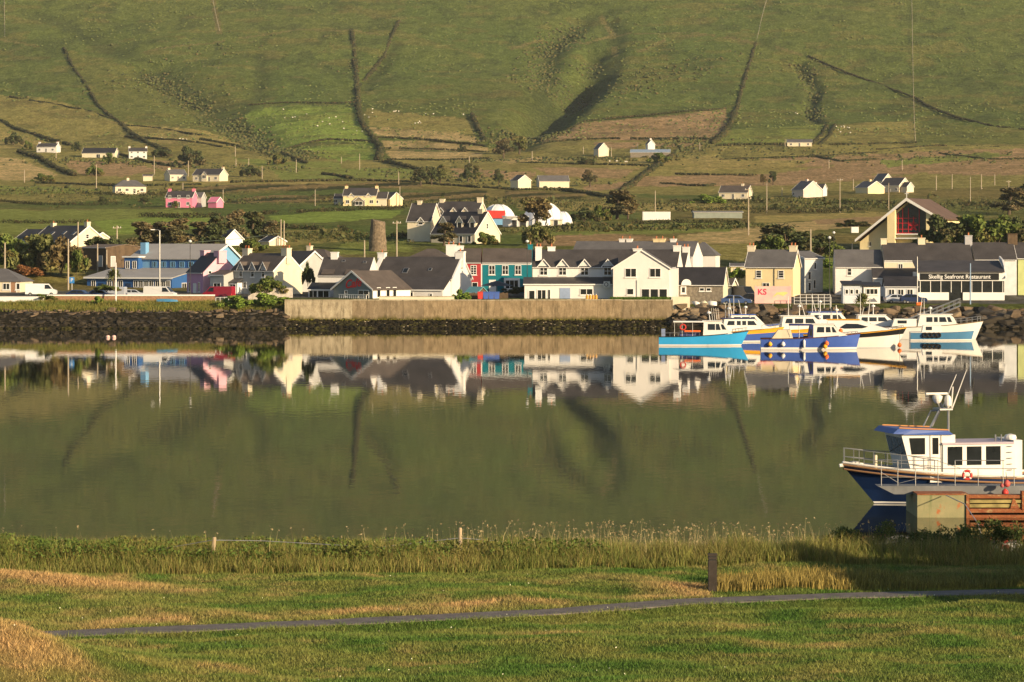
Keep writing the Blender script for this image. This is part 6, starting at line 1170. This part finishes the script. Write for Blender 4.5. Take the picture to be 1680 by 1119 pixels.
# ------------------------------------------------------------------ near boat at the pier
YB = 155.5; kB = F/YB; MP = lambda p: p/32.7
b = Boat('navy and white workboat with blue wheelhouse roof at the near pier', (xp(1372,YB)+12.3, YB+1.6, 0), math.pi+math.radians(12), 12.4, 3.9, 1.25, 2.0, 1.75, NAVY, TRIM, NAVY, M('strake_tan', (.28,.16,.08), .6), DECK, 'workboat', zst=.1)
NBW = M('workboat_white', (.74,.72,.68), .3, .05, .8, streak=.12, stain=(.55,.42,.28)); NBR = M('wheelhouse_blue', (.045,.095,.32), .45, .1)
xb = lambda px_: 12.4-(px_-1372)/32.2
sh_ = [(f*b.L, b.bd(f)*1.005, b.sheer(f)) for f in np.linspace(0, .995, 26)]
m_ = MB()
for sg in (-1,1): m_.tube([(x, y*sg, z+.12) for x,y,z in sh_], .06, 6)
m_.obj('gunwale', NBW, b.t)
m_ = MB()
for sg in (-1,1): m_.tube([(x-.05, y*sg*1.015, z-.22) for x,y,z in sh_], .05, 6)
m_.obj('rub_rail', M('rub_orange', (.26,.14,.07), .6), b.t)
w_ = b.cabin([(xb(1552),1.2),(xb(1478),1.45),(xb(1460),3.55),(xb(1552),3.52)][::-1], 1.35, 1.3, NBW, [[(xb(1477),2.55),(xb(1500),2.55),(xb(1500),3.38),(xb(1473),3.38)],[(xb(1513),2.55),(xb(1523),2.55),(xb(1523),3.38),(xb(1513),3.38)]], name='wheelhouse')
for (f0,f1) in ((-.92,-.36),(-.3,.3),(.36,.92)):
    xa, xc = xb(1469)+.02, xb(1461.5)+.02; MB().add([(xa,1.35*f0,2.5),(xa,1.35*f1,2.5),(xc,1.3*f1,3.38),(xc,1.3*f0,3.38)], [(0,1,2,3)]).obj('windscreen', GLASS, w_)
MB().add([(xb(1443),-1.5,3.62),(xb(1443),1.5,3.62),(xb(1452),1.5,3.86),(xb(1452),-1.5,3.86),(xb(1462),-1.5,3.58),(xb(1462),1.5,3.58),(xb(1480),1.4,3.82),(xb(1480),-1.4,3.82)], [(0,1,2,3),(0,4,5,1),(3,2,6,7),(0,3,7,4),(1,5,6,2),(4,7,6,5)]).obj('visor', NBR, w_)
MB().add([(xb(1461),-1.48,3.56),(xb(1461),1.48,3.56),(xb(1548),1.45,3.53),(xb(1548),-1.45,3.53),(xb(1478),-1.4,3.8),(xb(1478),1.4,3.8),(xb(1540),1.35,3.72),(xb(1540),-1.35,3.72)], [(0,1,2,3),(0,4,5,1),(1,5,6,2),(2,6,7,3),(3,7,4,0),(4,7,6,5)]).obj('cabin_roof', NBR, w_)
MB().tube([(xb(1456),-1.3,3.90),(xb(1490),-1.34,3.84),(xb(1540),-1.34,3.77)], .035, 5).obj('grab_rail', M('varnish', (.55,.26,.10), .5), w_); MB().tube([(xb(1456),1.3,3.90),(xb(1490),1.34,3.84),(xb(1540),1.34,3.77)], .035, 5).obj('grab_rail', M('varnish', (.55,.26,.10), .5), w_)
MB().box(xb(1509)-.015,xb(1509)+.015,1.352,1.37,1.4,3.5).obj('door_seam', DECK, w_); MB().box(xb(1528)-.015,xb(1528)+.015,1.352,1.37,1.4,3.5).obj('door_seam', DECK, w_)
a_ = b.cabin([(xb(1654),.9),(xb(1530),1.1),(xb(1530),3.02),(xb(1654),3.02)][::-1], 1.42, 1.4, NBW, [[(xb(px_),1.98),(xb(px_+25),1.98),(xb(px_+25),2.92),(xb(px_),2.92)] for px_ in (1538,1571,1604)], name='saloon')
MB().box(xb(1652),xb(1528),-1.46,1.46,3.022,3.12).obj('saloon_roof', M('roof_lilac', (.42,.36,.42), .6, .08), a_)
MB().box(xb(1668),xb(1653)-.01,-1.3,1.3,.9,3.2).obj('locker', NBW, b.t); MB().lathe([(.3,3.2),(.32,3.3),(.28,3.42),(.05,3.48)], 12, (xb(1656),.6,0)).obj('dome', NBW, b.t)
for px_ in (1630,1640): MB().tube([(xb(px_),.6,3.1),(xb(px_),.6,3.45)], .04, 6).obj('vent', STEEL, a_)
ob = MB()
for z in np.arange(1.1,3.0,.3): ob.tube([(xb(1640),1.47,z),(xb(1648),1.47,z)], .02, 4)
ob.obj('ladder', STEEL, a_)
# mast group
ms = MB(); ms.tube([(xb(1552),.3,3.0),(xb(1552),.3,4.75)], .06, 7); ms.tube([(xb(1518),.5,3.85),(xb(1533),.5,4.7)], .04, 6); ms.tube([(xb(1532),-.4,3.85),(xb(1545),-.2,4.75)], .05, 6); ms.tube([(xb(1518),-.5,3.85),(xb(1530),-.4,4.65),(xb(1552),.2,4.72)], .04, 6); ms.box(xb(1556),xb(1534),-.5,.6,4.72,4.8)
ms.tube([(xb(1545),.05,4.8),(xb(1537),.05,5.35)], .05, 6); ms.tube([(xb(1541),.05,4.8),(xb(1532),.05,5.3)], .04, 6); ms.obj('mast', STEEL, b.t)
MB().lathe([(.12,5.05),(.2,5.15),(.26,5.3),(.26,5.42),(.1,5.5)], 12, (xb(1536),.05,0)).obj('radar_drum', NBW, b.t); MB().box(xb(1553),xb(1516),-.06,.12,5.5,5.6).obj('radar_bar', NBW, b.t)
MB().lathe([(.05,4.82),(.16,4.95),(.18,5.2),(.15,5.4),(.04,5.5)], 12, (xb(1551),.3,0)).obj('radome', NBW, b.t)
for (p0,p1,z0,z1,y) in ((1558,1583,4.8,6.75,.35),(1546,1572,4.7,6.5,-.2)): MB().tube([(xb(p0),y,z0),(xb(p1),y,z1)], [.035,.015], 6).obj('whip_aerial', NBW, b.t)
MB().tube([(xb(1557),.3,4.8),(xb(1560),.3,5.9)], .035, 6).obj('aerial_post', NBW, b.t)
for (f0,f1,h_) in ((.62,.99,.85),):
    m_ = MB()
    for sg in (-1,1):
        p = [(f*b.L, sg*b.bd(f)*.92, b.sheer(f)) for f in np.linspace(f0,f1,8)]
        for hh_ in (h_,h_*.5): m_.tube([(x,y,z+hh_) for x,y,z in p], .022, 5)
        for q in p: m_.tube([q,(q[0],q[1],q[2]+h_)], .022, 5)
    m_.obj('bow_rail', STEEL, b.t)
MB().box(xb(1400),xb(1388),-.25,.25,1.9,2.15).obj('anchor_windlass', STEEL, b.t); MB().tube([(xb(1372)+.12,0,1.95),(xb(1384),0,2.02)], .09, 6).obj('anchor_roller', NBW, b.t); MB().tube([(xb(1424),.55,1.8),(xb(1424),.55,2.5)], .09, 8).obj('bollard', SAND, b.t)
MB().box(xb(1553),xb(1505),1.46,1.66,1.15,1.45).obj('side_locker', NBW, b.t)
# pier: fuel pontoon with rusty frame and gangway
YP = 147.0; kP = F/YP; pz = lambda py_: CAMH-(py_-HY)/kP; pxm = lambda px_: xp(px_,YP)-xp(1505,YP)
pt = thing('pier', 'weathered steel landing pier with rusty ribs and grey gangway deck', 'pier', (xp(1505,YP), YP, 0))
m, n, bs = nodes('algae_steel'); bs.inputs['Roughness'].default_value = .8
c = vmix(n, (.22,.22,.11), (.33,.29,.15), noise_out(n, 1.4, 6, .7)); c = vmix(n, c, (.38,.13,.04), noise_out(n, 1.6, 5, .7, (1,1,.6), lo=.60, hi=.68)); c = vmix(n, c, (.15,.17,.07), noise_out(n, 1.0, 4, .7, (2.5,2.5,.3), lo=.55, hi=.75)); n.links.new(c, bs.inputs['Base Color'])
m2, n, bs = nodes('rust'); bs.inputs['Roughness'].default_value = .9
c = vmix(n, (.20,.055,.02), (.34,.12,.04), noise_out(n, 1.5, 6, .7)); c = vmix(n, c, (.40,.30,.14), noise_out(n, 2.4, 5, .7, (1,1,2), lo=.55, hi=.72)); n.links.new(c, bs.inputs['Base Color']); bump(n, bs, noise_out(n, 9, 5), .5, .03)
MB().box(0,pxm(1584.5),0,4.2,-.8,pz(812)).obj('buoyancy_tank', m, pt)
MB().box(-.02,pxm(1586),-.04,4.22,pz(812)+.002,pz(810)).obj('tank_rim', m2, pt)
MB().box(pxm(1585),pxm(1590),-.08,3.0,-.8,pz(811)).obj('end_post', m2, pt)
MB().box(pxm(1590),pxm(1720),.5,.6,-.8,pz(812)).obj('back_plate', M('dark_rust', (.03,.015,.008), .9), pt)
for i, (t_, b_) in enumerate(((812,817.5),(820,825),(827,832.5),(834.5,841),(845,850),(853,858))): MB().box(pxm(1590.5),pxm(1720),-.05-.03*(i%2),.49,pz(b_),pz(t_)).obj('rib', m2 if i not in (1,2) else M('rust_green', (.30,.24,.09), .85, .4, 2), pt)
MB().add([(pxm(1657),-.12,pz(834)),(pxm(1672),-.12,pz(834)),(pxm(1664),-.12,pz(818)),(pxm(1661),-.12,pz(818))], [(0,1,2,3)]).obj('bracket', m2, pt)
MB().box(pxm(1676),pxm(1700),-.13,.4,pz(836),pz(806)).obj('corner_plate', m2, pt)
gw = thing('gangway', 'grey deck gangway with tubular rails beside the near workboat', 'gangway', (xp(1440,YP+1.5), YP+1.5, 0)); z1, z0 = 13.5-(797-390)*(YP+1.5)/F, 13.5-(811-390)*(YP+1.5)/F; Lg = xp(1700,YP+1.5)-xp(1440,YP+1.5)
gm = M('gangway_grey', (.17,.175,.18), .7, .2, 1.2, streak=.2)
MB().add([(0,0,z1-.02),(Lg,0,z1),(Lg,1.3,z1),(0,1.3,z1-.02),(.8,0,z0),(Lg,0,z0),(Lg,1.3,z0),(.8,1.3,z0)], [(0,1,2,3),(0,4,5,1),(4,7,6,5),(2,6,7,3),(3,7,4,0),(1,5,6,2)]).obj('deck_beam', gm, gw)
gxm = lambda px_: xp(px_,YP+1.5)-xp(1440,YP+1.5); zz = lambda py_: 13.5-(py_-390)*(YP+1.5)/F
for px_ in (1446,1473,1502,1539,1567,1605,1646,1664): MB().tube([(gxm(px_),.04,z1),(gxm(px_),.04,zz(756 if px_ in (1446,1473,1539,1567,1646) else 769))], .022, 6).obj('rail_post', STEEL, gw)
for (pa,pb,py_) in ((1441,1475,755),(1475,1540,755.5),(1567,1648,755.5),(1441,1668,769),(1446,1668,783)): MB().tube([(gxm(pa),.04,zz(py_)),(gxm(pb),.04,zz(py_))], .02, 6).obj('rail', STEEL, gw)
for (a_,b_) in (((1446,775),(1475,793)),((1540,757),(1575,768)),((1475,793),(1515,783))): MB().tube([(gxm(a_[0]),.04,zz(a_[1])),(gxm(b_[0]),.04,zz(b_[1]))], .016, 5).obj('brace', STEEL, gw)
lr = thing('life_ring', 'red and white life ring hung on the gangway rail', 'life ring', (xp(1587,YP+1.4), YP+1.4, zz(779))); MB().torus(.2, .065, n=18, k=8).obj('ring', RED, lr)
for a_ in (.7,2.4,3.9,5.5): MB().torus(.2, .071, n=18, k=8).obj('band', TRIM, lr) if False else MB().tube([(.2*math.cos(a_-.15),0,.2*math.sin(a_-.15)),(.2*math.cos(a_+.15),0,.2*math.sin(a_+.15))], .072, 8).obj('band', TRIM, lr)
for px_, py_, lab, mt in ((1649,806.5,'round red buoy hanging from the gangway end',RED),(1652,792,'faded red buoy above the round one on the gangway',M('faded_red', (.50,.10,.09), .6)),(1644,795,'small faded red float left of the faded buoy',M('faded_red2', (.42,.10,.10), .6))):
    r_ = .17 if 'small' not in lab else .1; t = thing('buoy', lab, 'buoy', (xp(px_,YP+.9), YP+.9, zz(py_)), 0, 'buoys hanging on the gangway'); MB().lathe([(.02,-r_)]+[(r_*math.cos(a_), r_*math.sin(a_)) for a_ in (-1,-.5,0,.5,1)]+[(.03,r_*1.15)], 12).obj('ball', mt, t, smooth=True); MB().tube([(0,0,r_),(0,.3,r_+.35)], .015, 5).obj('lanyard', DARK, t)
tag(MB().tube([(xp(1552,YP-.2),YP-.2,pz(812)),(xp(1583,YP-4),YP-4,1.0),(xp(1605,YP-14),YP-14,1.0),(xp(1625,YP-34),YP-34,1.2)], .022, 6).obj('mooring_rope', M('rope', (.5,.45,.42), .9)), 'pale mooring rope slanting down from the pier', 'rope')
# ------------------------------------------------------------------ near lawn, path, long grass
PATH = [(-16.5,76.0),(-11.7,76.9),(-4.4,79.4),(1.2,81.6),(4.7,83.8),(9.0,85.2),(14.5,86.2),(24,87.3)]
def sst(a, b, x): t = np.clip((x-a)/(b-a), 0, 1); return t*t*(3-2*t)
def near_z(X, Y):
    X = np.asarray(X, float); Y = np.asarray(Y, float)
    z = 3.5+.30*(fbm(X/2.6, Y/2.6, 61)-.5)+.34*(fbm(X/8, Y/8, 62)-.5)
    z = z+1.6*np.exp(-((X+13.0)/4.0)**2-((Y-68.5)/3.0)**2)+.42*np.exp(-((X+15.5)/3.4)**2-((Y-88.3)/1.7)**2)+.16*np.exp(-((X-4.2)/1.4)**2-((Y-87.0)/1.0)**2)
    d = seg_dist(PATH, X, Y); py_ = np.interp(X, [p[0] for p in PATH], [p[1] for p in PATH]); z = z-.12*np.exp(-((Y-py_+1.6)/.7)**2)
    f = np.exp(-(d/1.1)**4); z = z*(1-f)+3.47*f
    return z-sst(93.5, 112, Y)*5.6
def dryness(X, Y):
    py_ = np.interp(X, [p[0] for p in PATH], [p[1] for p in PATH]); n = fbm(X/1.3, Y/1.6, 71, 4)
    d = np.exp(-((X+12.8)/3.7)**2-((Y-68.0)/3.2)**2)*1.15+np.exp(-((X+14.5)/5.0)**2-((Y-87.6)/2.0)**2)*1.3
    d = d+.62*np.exp(-((Y-py_-1.9)/1.0)**2)*(X < 5.6)+.75*np.exp(-((X-4.4)/1.6)**2-((Y-87.0)/1.0)**2)+.25*(fbm(X/2.2, Y/1.0, 74) > .63)
    return np.clip(d*(.35+1.3*n)+(n-.62)*.8, 0, 1)
def lawn_col(X, Y):
    n = np.clip((fbm(X/1.8, Y/1.0, 72, 5)-.5)*2.0+.5, 0, 1)[:,None]; d = dryness(X, Y)[:,None]
    c = np.array((.075,.15,.025))*(1-n)+np.array((.195,.205,.052))*n
    return c*(1-d)+np.array((.44,.285,.125))*d
gx_ = np.concatenate([np.linspace(-130,-21,24), np.arange(-20,20.1,.25), np.linspace(21,130,24)]); gy_ = np.concatenate([np.linspace(20,60,14), np.arange(61,100.1,.28), np.linspace(100.6,126,40)])
Yn, Xn = np.meshgrid(gy_, gx_, indexing='ij'); Zn = near_z(Xn, Yn); nr, nc = Xn.shape; ii = (np.arange(nr-1)[:,None]*nc+np.arange(nc-1)[None,:]).ravel()
m, n, b = nodes('turf'); b.inputs['Roughness'].default_value = 1.0; b.inputs['Specular IOR Level'].default_value = .05; a = n.nodes.new('ShaderNodeVertexColor'); a.layer_name = 'Col'
n.links.new(vmix(n, a.outputs[0], (.45,.45,.42), noise_out(n, 5, 5), 'MULTIPLY'), b.inputs['Base Color'])
structure(link('lawn', np_mesh('lawn', np.stack([Xn,Yn,Zn],-1).reshape(-1,3), np.stack([ii,ii+1,ii+nc+1,ii+nc],1), m, lawn_col(Xn.ravel(), Yn.ravel())*.8, smooth=True)))
# path slab
pp = along(PATH, .4, None); v = []; 
for i in range(len(pp)):
    d = pp[min(i+1,len(pp)-1)]-pp[max(i-1,0)]; d = d/np.hypot(*d); nn = np.array((-d[1],d[0])); wv = .50+.14*float(vnoise(np.array([i*.3]),np.array([2.]),4)[0])
    for s_, dz in ((-wv,-.2),(-wv,.0),(wv,.0),(wv,-.2)): q = pp[i]+nn*s_; v.append((q[0], q[1], 3.49+dz+.012))
f = [(i*4+j, i*4+j+1, i*4+j+5, i*4+j+4)[::-1] for i in range(len(pp)-1) for j in range(3)]
structure(MB().add(v, f).obj('footpath', M('tarmac', (.16,.14,.13), .9, .25, 2.5, bmp=.3)))
# lawn blades
GR = leaf_mat('grass_blades', (0,0,0), (0,0,0), attr=True, rough=.6); rng = np.random.default_rng(41)
N = 560000; y = 64+rng.random(N)**.9*29.5; x = rng.uniform(-1,1,N)*(y*.172+1.4); keep = seg_dist(PATH, x, y) > .44+.26*rng.random(N); x, y = x[keep], y[keep]; N = len(x)
d = dryness(x, y); h = rng.uniform(.03,.085,N)*(.6+.9*fbm(x/.8, y/.8, 81))*(1+.6*d)*(1+1.1*np.exp(-((seg_dist(PATH, x, y)-.6)/.3)**2)*fbm(x/.5, y/.5, 82)); c = lawn_col(x, y)*rng.uniform(.8,1.3,(N,1))
V, Fc, cc = blades(x, y, near_z(x,y)-.01, h, .017, rng, .55, c); o = stuff(link('lawn_grass', np_mesh('lawn_grass', V, Fc, GR, cc))); o['label'] = 'short mown grass with dry straw patches around the footpath'; o['category'] = 'grass'
# ragged taller tufts
N = 16000; y = rng.uniform(65,91,N); x = rng.uniform(-1,1,N)*(y*.172+.5); k_ = (fbm(x/.5, y/.5, 83) > .62) & (seg_dist(PATH, x, y) > .95); x, y = x[k_], y[k_]; N = len(x)
V, Fc, cc = blades(x, y, near_z(x,y)-.01, rng.uniform(.08,.2,N), .015, rng, .4, lawn_col(x,y)*rng.uniform(.9,1.5,(N,1))); o = stuff(link('grass_tufts', np_mesh('grass_tufts', V, Fc, GR, cc))); o['label'] = 'ragged longer tufts standing out of the lawn'; o['category'] = 'grass'
N = 90; y = rng.uniform(66,90,N); x = rng.uniform(-1,1,N)*(y*.17); V, Fc = leaf_quads(np.column_stack([x,y,near_z(x,y)+.07]), .022, rng); o = stuff(link('daisies', np_mesh('daisies', V, Fc, M('petal', (.8,.78,.6), .7)))); o['label'] = 'tiny pale flower heads dotted over the lawn'; o['category'] = 'flowers'
# long grass band along the shore
def band_mix(x, y, t): 
    n = fbm(x/1.6, y/1.2, 91, 3)[:,None]; c = np.array((.105,.155,.03))*(1-n)+np.array((.215,.21,.055))*n; return c*(1-t[:,None])+np.array((.36,.25,.10))*t[:,None]
base = lambda x: np.interp(x, [-18,-8,0,8,18], [91.0,91.2,91.8,93.2,93.6])
N = 145000; x = rng.uniform(-20.5,20.5,N); y = base(x)-.5*fbm(x/.6, x*0, 92)+rng.random(N)**1.4*7.5; h = (.40+.62*fbm(x/.8, y/1.0, 93))*rng.uniform(.4,1.2,N)*np.where(y-base(x) < .8, .55+.5*(y-base(x)), 1); t_ = np.clip(rng.random(N)*.9-.32+.35*(fbm(x/2, y/2, 95)-.4), 0, .8)
V, Fc, cc = blades(x, y, near_z(x,y)-.03, h, .015, rng, .27, band_mix(x,y,t_)*rng.uniform(.7,1.25,(N,1)), seg=2); o = stuff(link('shore_grass', np_mesh('shore_grass', V, Fc, GR, cc))); o['label'] = 'band of long grass along the near shore'; o['category'] = 'grass'
N = 1000; x = rng.normal(4.5,4.0,N); x = np.where(rng.random(N) < .12, rng.uniform(-18,18,N), x); y = base(x)+rng.uniform(.8,5,N); h = rng.uniform(.6,1.3,N); z = near_z(x,y); c = np.tile(np.array((.36,.30,.15)), (N,1))*rng.uniform(.7,1.2,(N,1))
V, Fc, cc = blades(x, y, z, h, .012, rng, .12, c, seg=2); tp = V.reshape(-1,5,3)[:,4]; V2, F2 = leaf_quads(np.repeat(tp,3,0)+rng.normal(0,.02,(len(tp)*3,3))-[0,0,.05], .03, rng); o = stuff(link('grass_stalks', np_mesh('grass_stalks', V, Fc, GR, cc))); o['label'] = 'pale flowering stalks above the long shore grass'; o['category'] = 'grass'
o = stuff(link('seed_heads', np_mesh('seed_heads', V2, F2, leaf_mat('seed', (.25,.19,.09), (.42,.34,.19))))); o['label'] = 'feathery seed heads on the long shore grass'; o['category'] = 'grass'
# leafy bramble and nettle growth at the left of the band
N = 26000; x = np.concatenate([rng.uniform(-18.5,-4.5,20000), rng.uniform(-5,3,6000)]); y = base(x)+.5+rng.random(N)*4.5; top = .45+.5*fbm(x/1.0, y/1.4, 97); z = near_z(x,y)+top*rng.random(N)**.6
V, Fc = leaf_quads(np.column_stack([x,y,z]), .055, rng); o = stuff(link('brambles', np_mesh('brambles', V, Fc, leaf_mat('bramble', (.045,.085,.015), (.12,.17,.035), (.16,.14,.04))))); o['label'] = 'leafy nettles and brambles tangled in the left shore grass'; o['category'] = 'brambles'
# golden patch right of the bollard; its shaded right part is coloured darker
N = 16000; x = rng.uniform(5.75,17,N); y = 86.0+x*.035+rng.random(N)*3.0; y = np.maximum(y, np.interp(x, [p[0] for p in PATH],[p[1] for p in PATH])+1.0); fade = np.where(x < 10, 1, .8); h = rng.uniform(.16,.46,N)*(.6+.7*fbm(x/.7,y/.7,99))*fade; c = np.where((x < 9.6)[:,None], np.array((.27,.21,.06)), np.array((.16,.16,.045)))*rng.uniform(.7,1.3,(N,1))
V, Fc, cc = blades(x, y, near_z(x,y)-.02, h, .016, rng, .22, c, seg=2); o = stuff(link('golden_grass', np_mesh('golden_grass', V, Fc, GR, cc))); o['label'] = 'golden unmown grass patch right of the bollard'; o['category'] = 'grass'
# gorse by the pier
def gorse(px_, Y, wpx, hpx, lab, seed, leaf='gorse', bpy_=None):
    r_ = np.random.default_rng(seed); k_ = F/Y; X = xp(px_,Y); W_, H_ = wpx/k_, hpx/k_; el = []
    for i in range(int(18+W_*8)): u_ = r_.uniform(-1,1); el.append((u_*W_/2, r_.uniform(-.6,.6), H_*(1-.55*u_*u_)*r_.uniform(.35,.9), r_.uniform(.14,.3), r_.uniform(.14,.3), r_.uniform(.16,.36)))
    P_ = shell_pts(el, int(1600*W_), r_, .4); V, Fc = leaf_quads(P_, .045, r_); z0 = CAMH-(bpy_-HY)*Y/F if bpy_ else float(near_z(np.array([X]),np.array([Y]))[0])
    t = thing('gorse_bush', lab, 'bush', (X,Y,z0), 0, 'bushes by the near pier'); link('foliage', np_mesh('foliage', V, Fc, leaf_mat('gorse_leaf', (.035,.06,.014), (.10,.125,.035), (.15,.10,.04))), t)
    st = MB()
    for i in range(9): a_ = r_.uniform(-1,1); st.tube([(a_*W_*.2,0,-.4),(a_*W_*.4,r_.uniform(-.3,.3),H_*.6)], [.03,.012], 5)
    st.obj('stems', BARK, t)
gorse(1440, 96.0, 190, 72, 'dense dark gorse bush left of the near pier', 1, bpy_=922); gorse(1545, 97.0, 120, 50, 'low gorse bush below the pale pier tank', 2, bpy_=915); gorse(1640, 96.5, 170, 68, 'broad green bush at the right edge below the rusty pier', 3, bpy_=916); gorse(1590, 95.6, 60, 38, 'small bush below the mooring rope', 4, bpy_=910)
# bollard
t = thing('bollard', 'dark square wooden bollard beside the footpath', 'bollard', (xp(1169,86.4), 86.4, 3.5)); DW = M('dark_timber', (.045,.036,.030), .85, .3, 4, streak=.4)
MB().box(-.12,.12,-.12,.12,-.3,.86).obj('post', DW, t); MB().box(-.10,.10,-.10,.10,.861,.9).obj('neck', DARK, t); MB().box(-.125,.125,-.125,.125,.901,.95).obj('louvre', DW, t); MB().box(-.105,.105,-.105,.105,.951,.985).obj('neck', DARK, t); MB().box(-.13,.13,-.13,.13,.986,1.04).obj('cap', DW, t)
# old wire fence in the long grass
t = thing('fence_post', 'leaning pale fence post in the brambles on the left', 'fence post', (xp(348,92.4), 92.4, near_z(np.array([-9.1]),np.array([92.4]))[0])); FP = M('grey_timber', (.42,.33,.21), .9, .25, 5, streak=.4); MB().tube([(0,0,-.3),(.03,0,.45),(.07,0,.93)], [.065,.065,.06], 8).obj('post', FP, t); MB().lathe([(.062,.93),(.045,.955),(.01,.96)], 8, (.07,0,0)).obj('post_top', FP, t)
t = thing('fence_post', 'pale fence post standing above the middle shore grass', 'fence post', (xp(755,94), 94, near_z(np.array([-1.6]),np.array([94.]))[0])); MB().tube([(0,0,-.3),(0,0,1.0)], [.062,.055], 8).obj('post', FP, t); MB().lathe([(.056,1.0),(.04,1.03),(.01,1.035)], 8).obj('post_top', FP, t)
z1, z2 = 3.47+.88, zp(880,94)
tag(MB().tube([(xp(250,93),93,3.95),(xp(348,92.4),92.4,z1-.02),(xp(430,93),93,z1-.1),(xp(620,93.6),93.6,z2-.3),(xp(755,94),94,z2-.05),(xp(830,94.5),94.5,z2-.22),(xp(960,95),95,z2-.5)], .013, 5).obj('fence_wire', STEEL), 'single slack fence wire strung between the two posts', 'wire')
# trees right of the lawn, out of the picture: their shade falls across its right side
for i, (X, Y, H_, W_) in enumerate(((25,84,6.5,6.0),(29,81,8.0,7.0),(38,70,8.5,7.5),(27,78,7.5,6.0),(24.5,75.5,6.5,5.5))):
    cr, tr = tree_mesh('tree', 'green', i % 3); t = thing('garden_tree', ('first','second','third','fourth','fifth')[i]+' broad tree right of the lawn beyond the picture edge', 'tree', (X,Y,3.4), i*1.3, 'trees right of the lawn'); t.scale = (W_/5,W_/5,H_/6); link('crown', cr, t); link('trunk', tr, t)
# ------------------------------------------------------------------ evening haze
m = bpy.data.materials.new('haze_air'); m.use_nodes = True; n = m.node_tree; n.nodes.clear()
ou = n.nodes.new('ShaderNodeOutputMaterial'); pv = n.nodes.new('ShaderNodeVolumePrincipled'); pv.inputs['Density'].default_value = 3.2e-5; pv.inputs['Color'].default_value = (.84,.92,1.0,1); pv.inputs['Anisotropy'].default_value = 0.0
n.links.new(pv.outputs[0], ou.inputs['Volume'])
hz = stuff(MB().box(-3700,3700,-60,4000,-6,720).obj('haze', m)); hz['label'] = 'thin evening haze lying over the hillside'; hz['category'] = 'haze'
S.cycles.volume_bounces = 0; S.cycles.volume_step_rate = 4
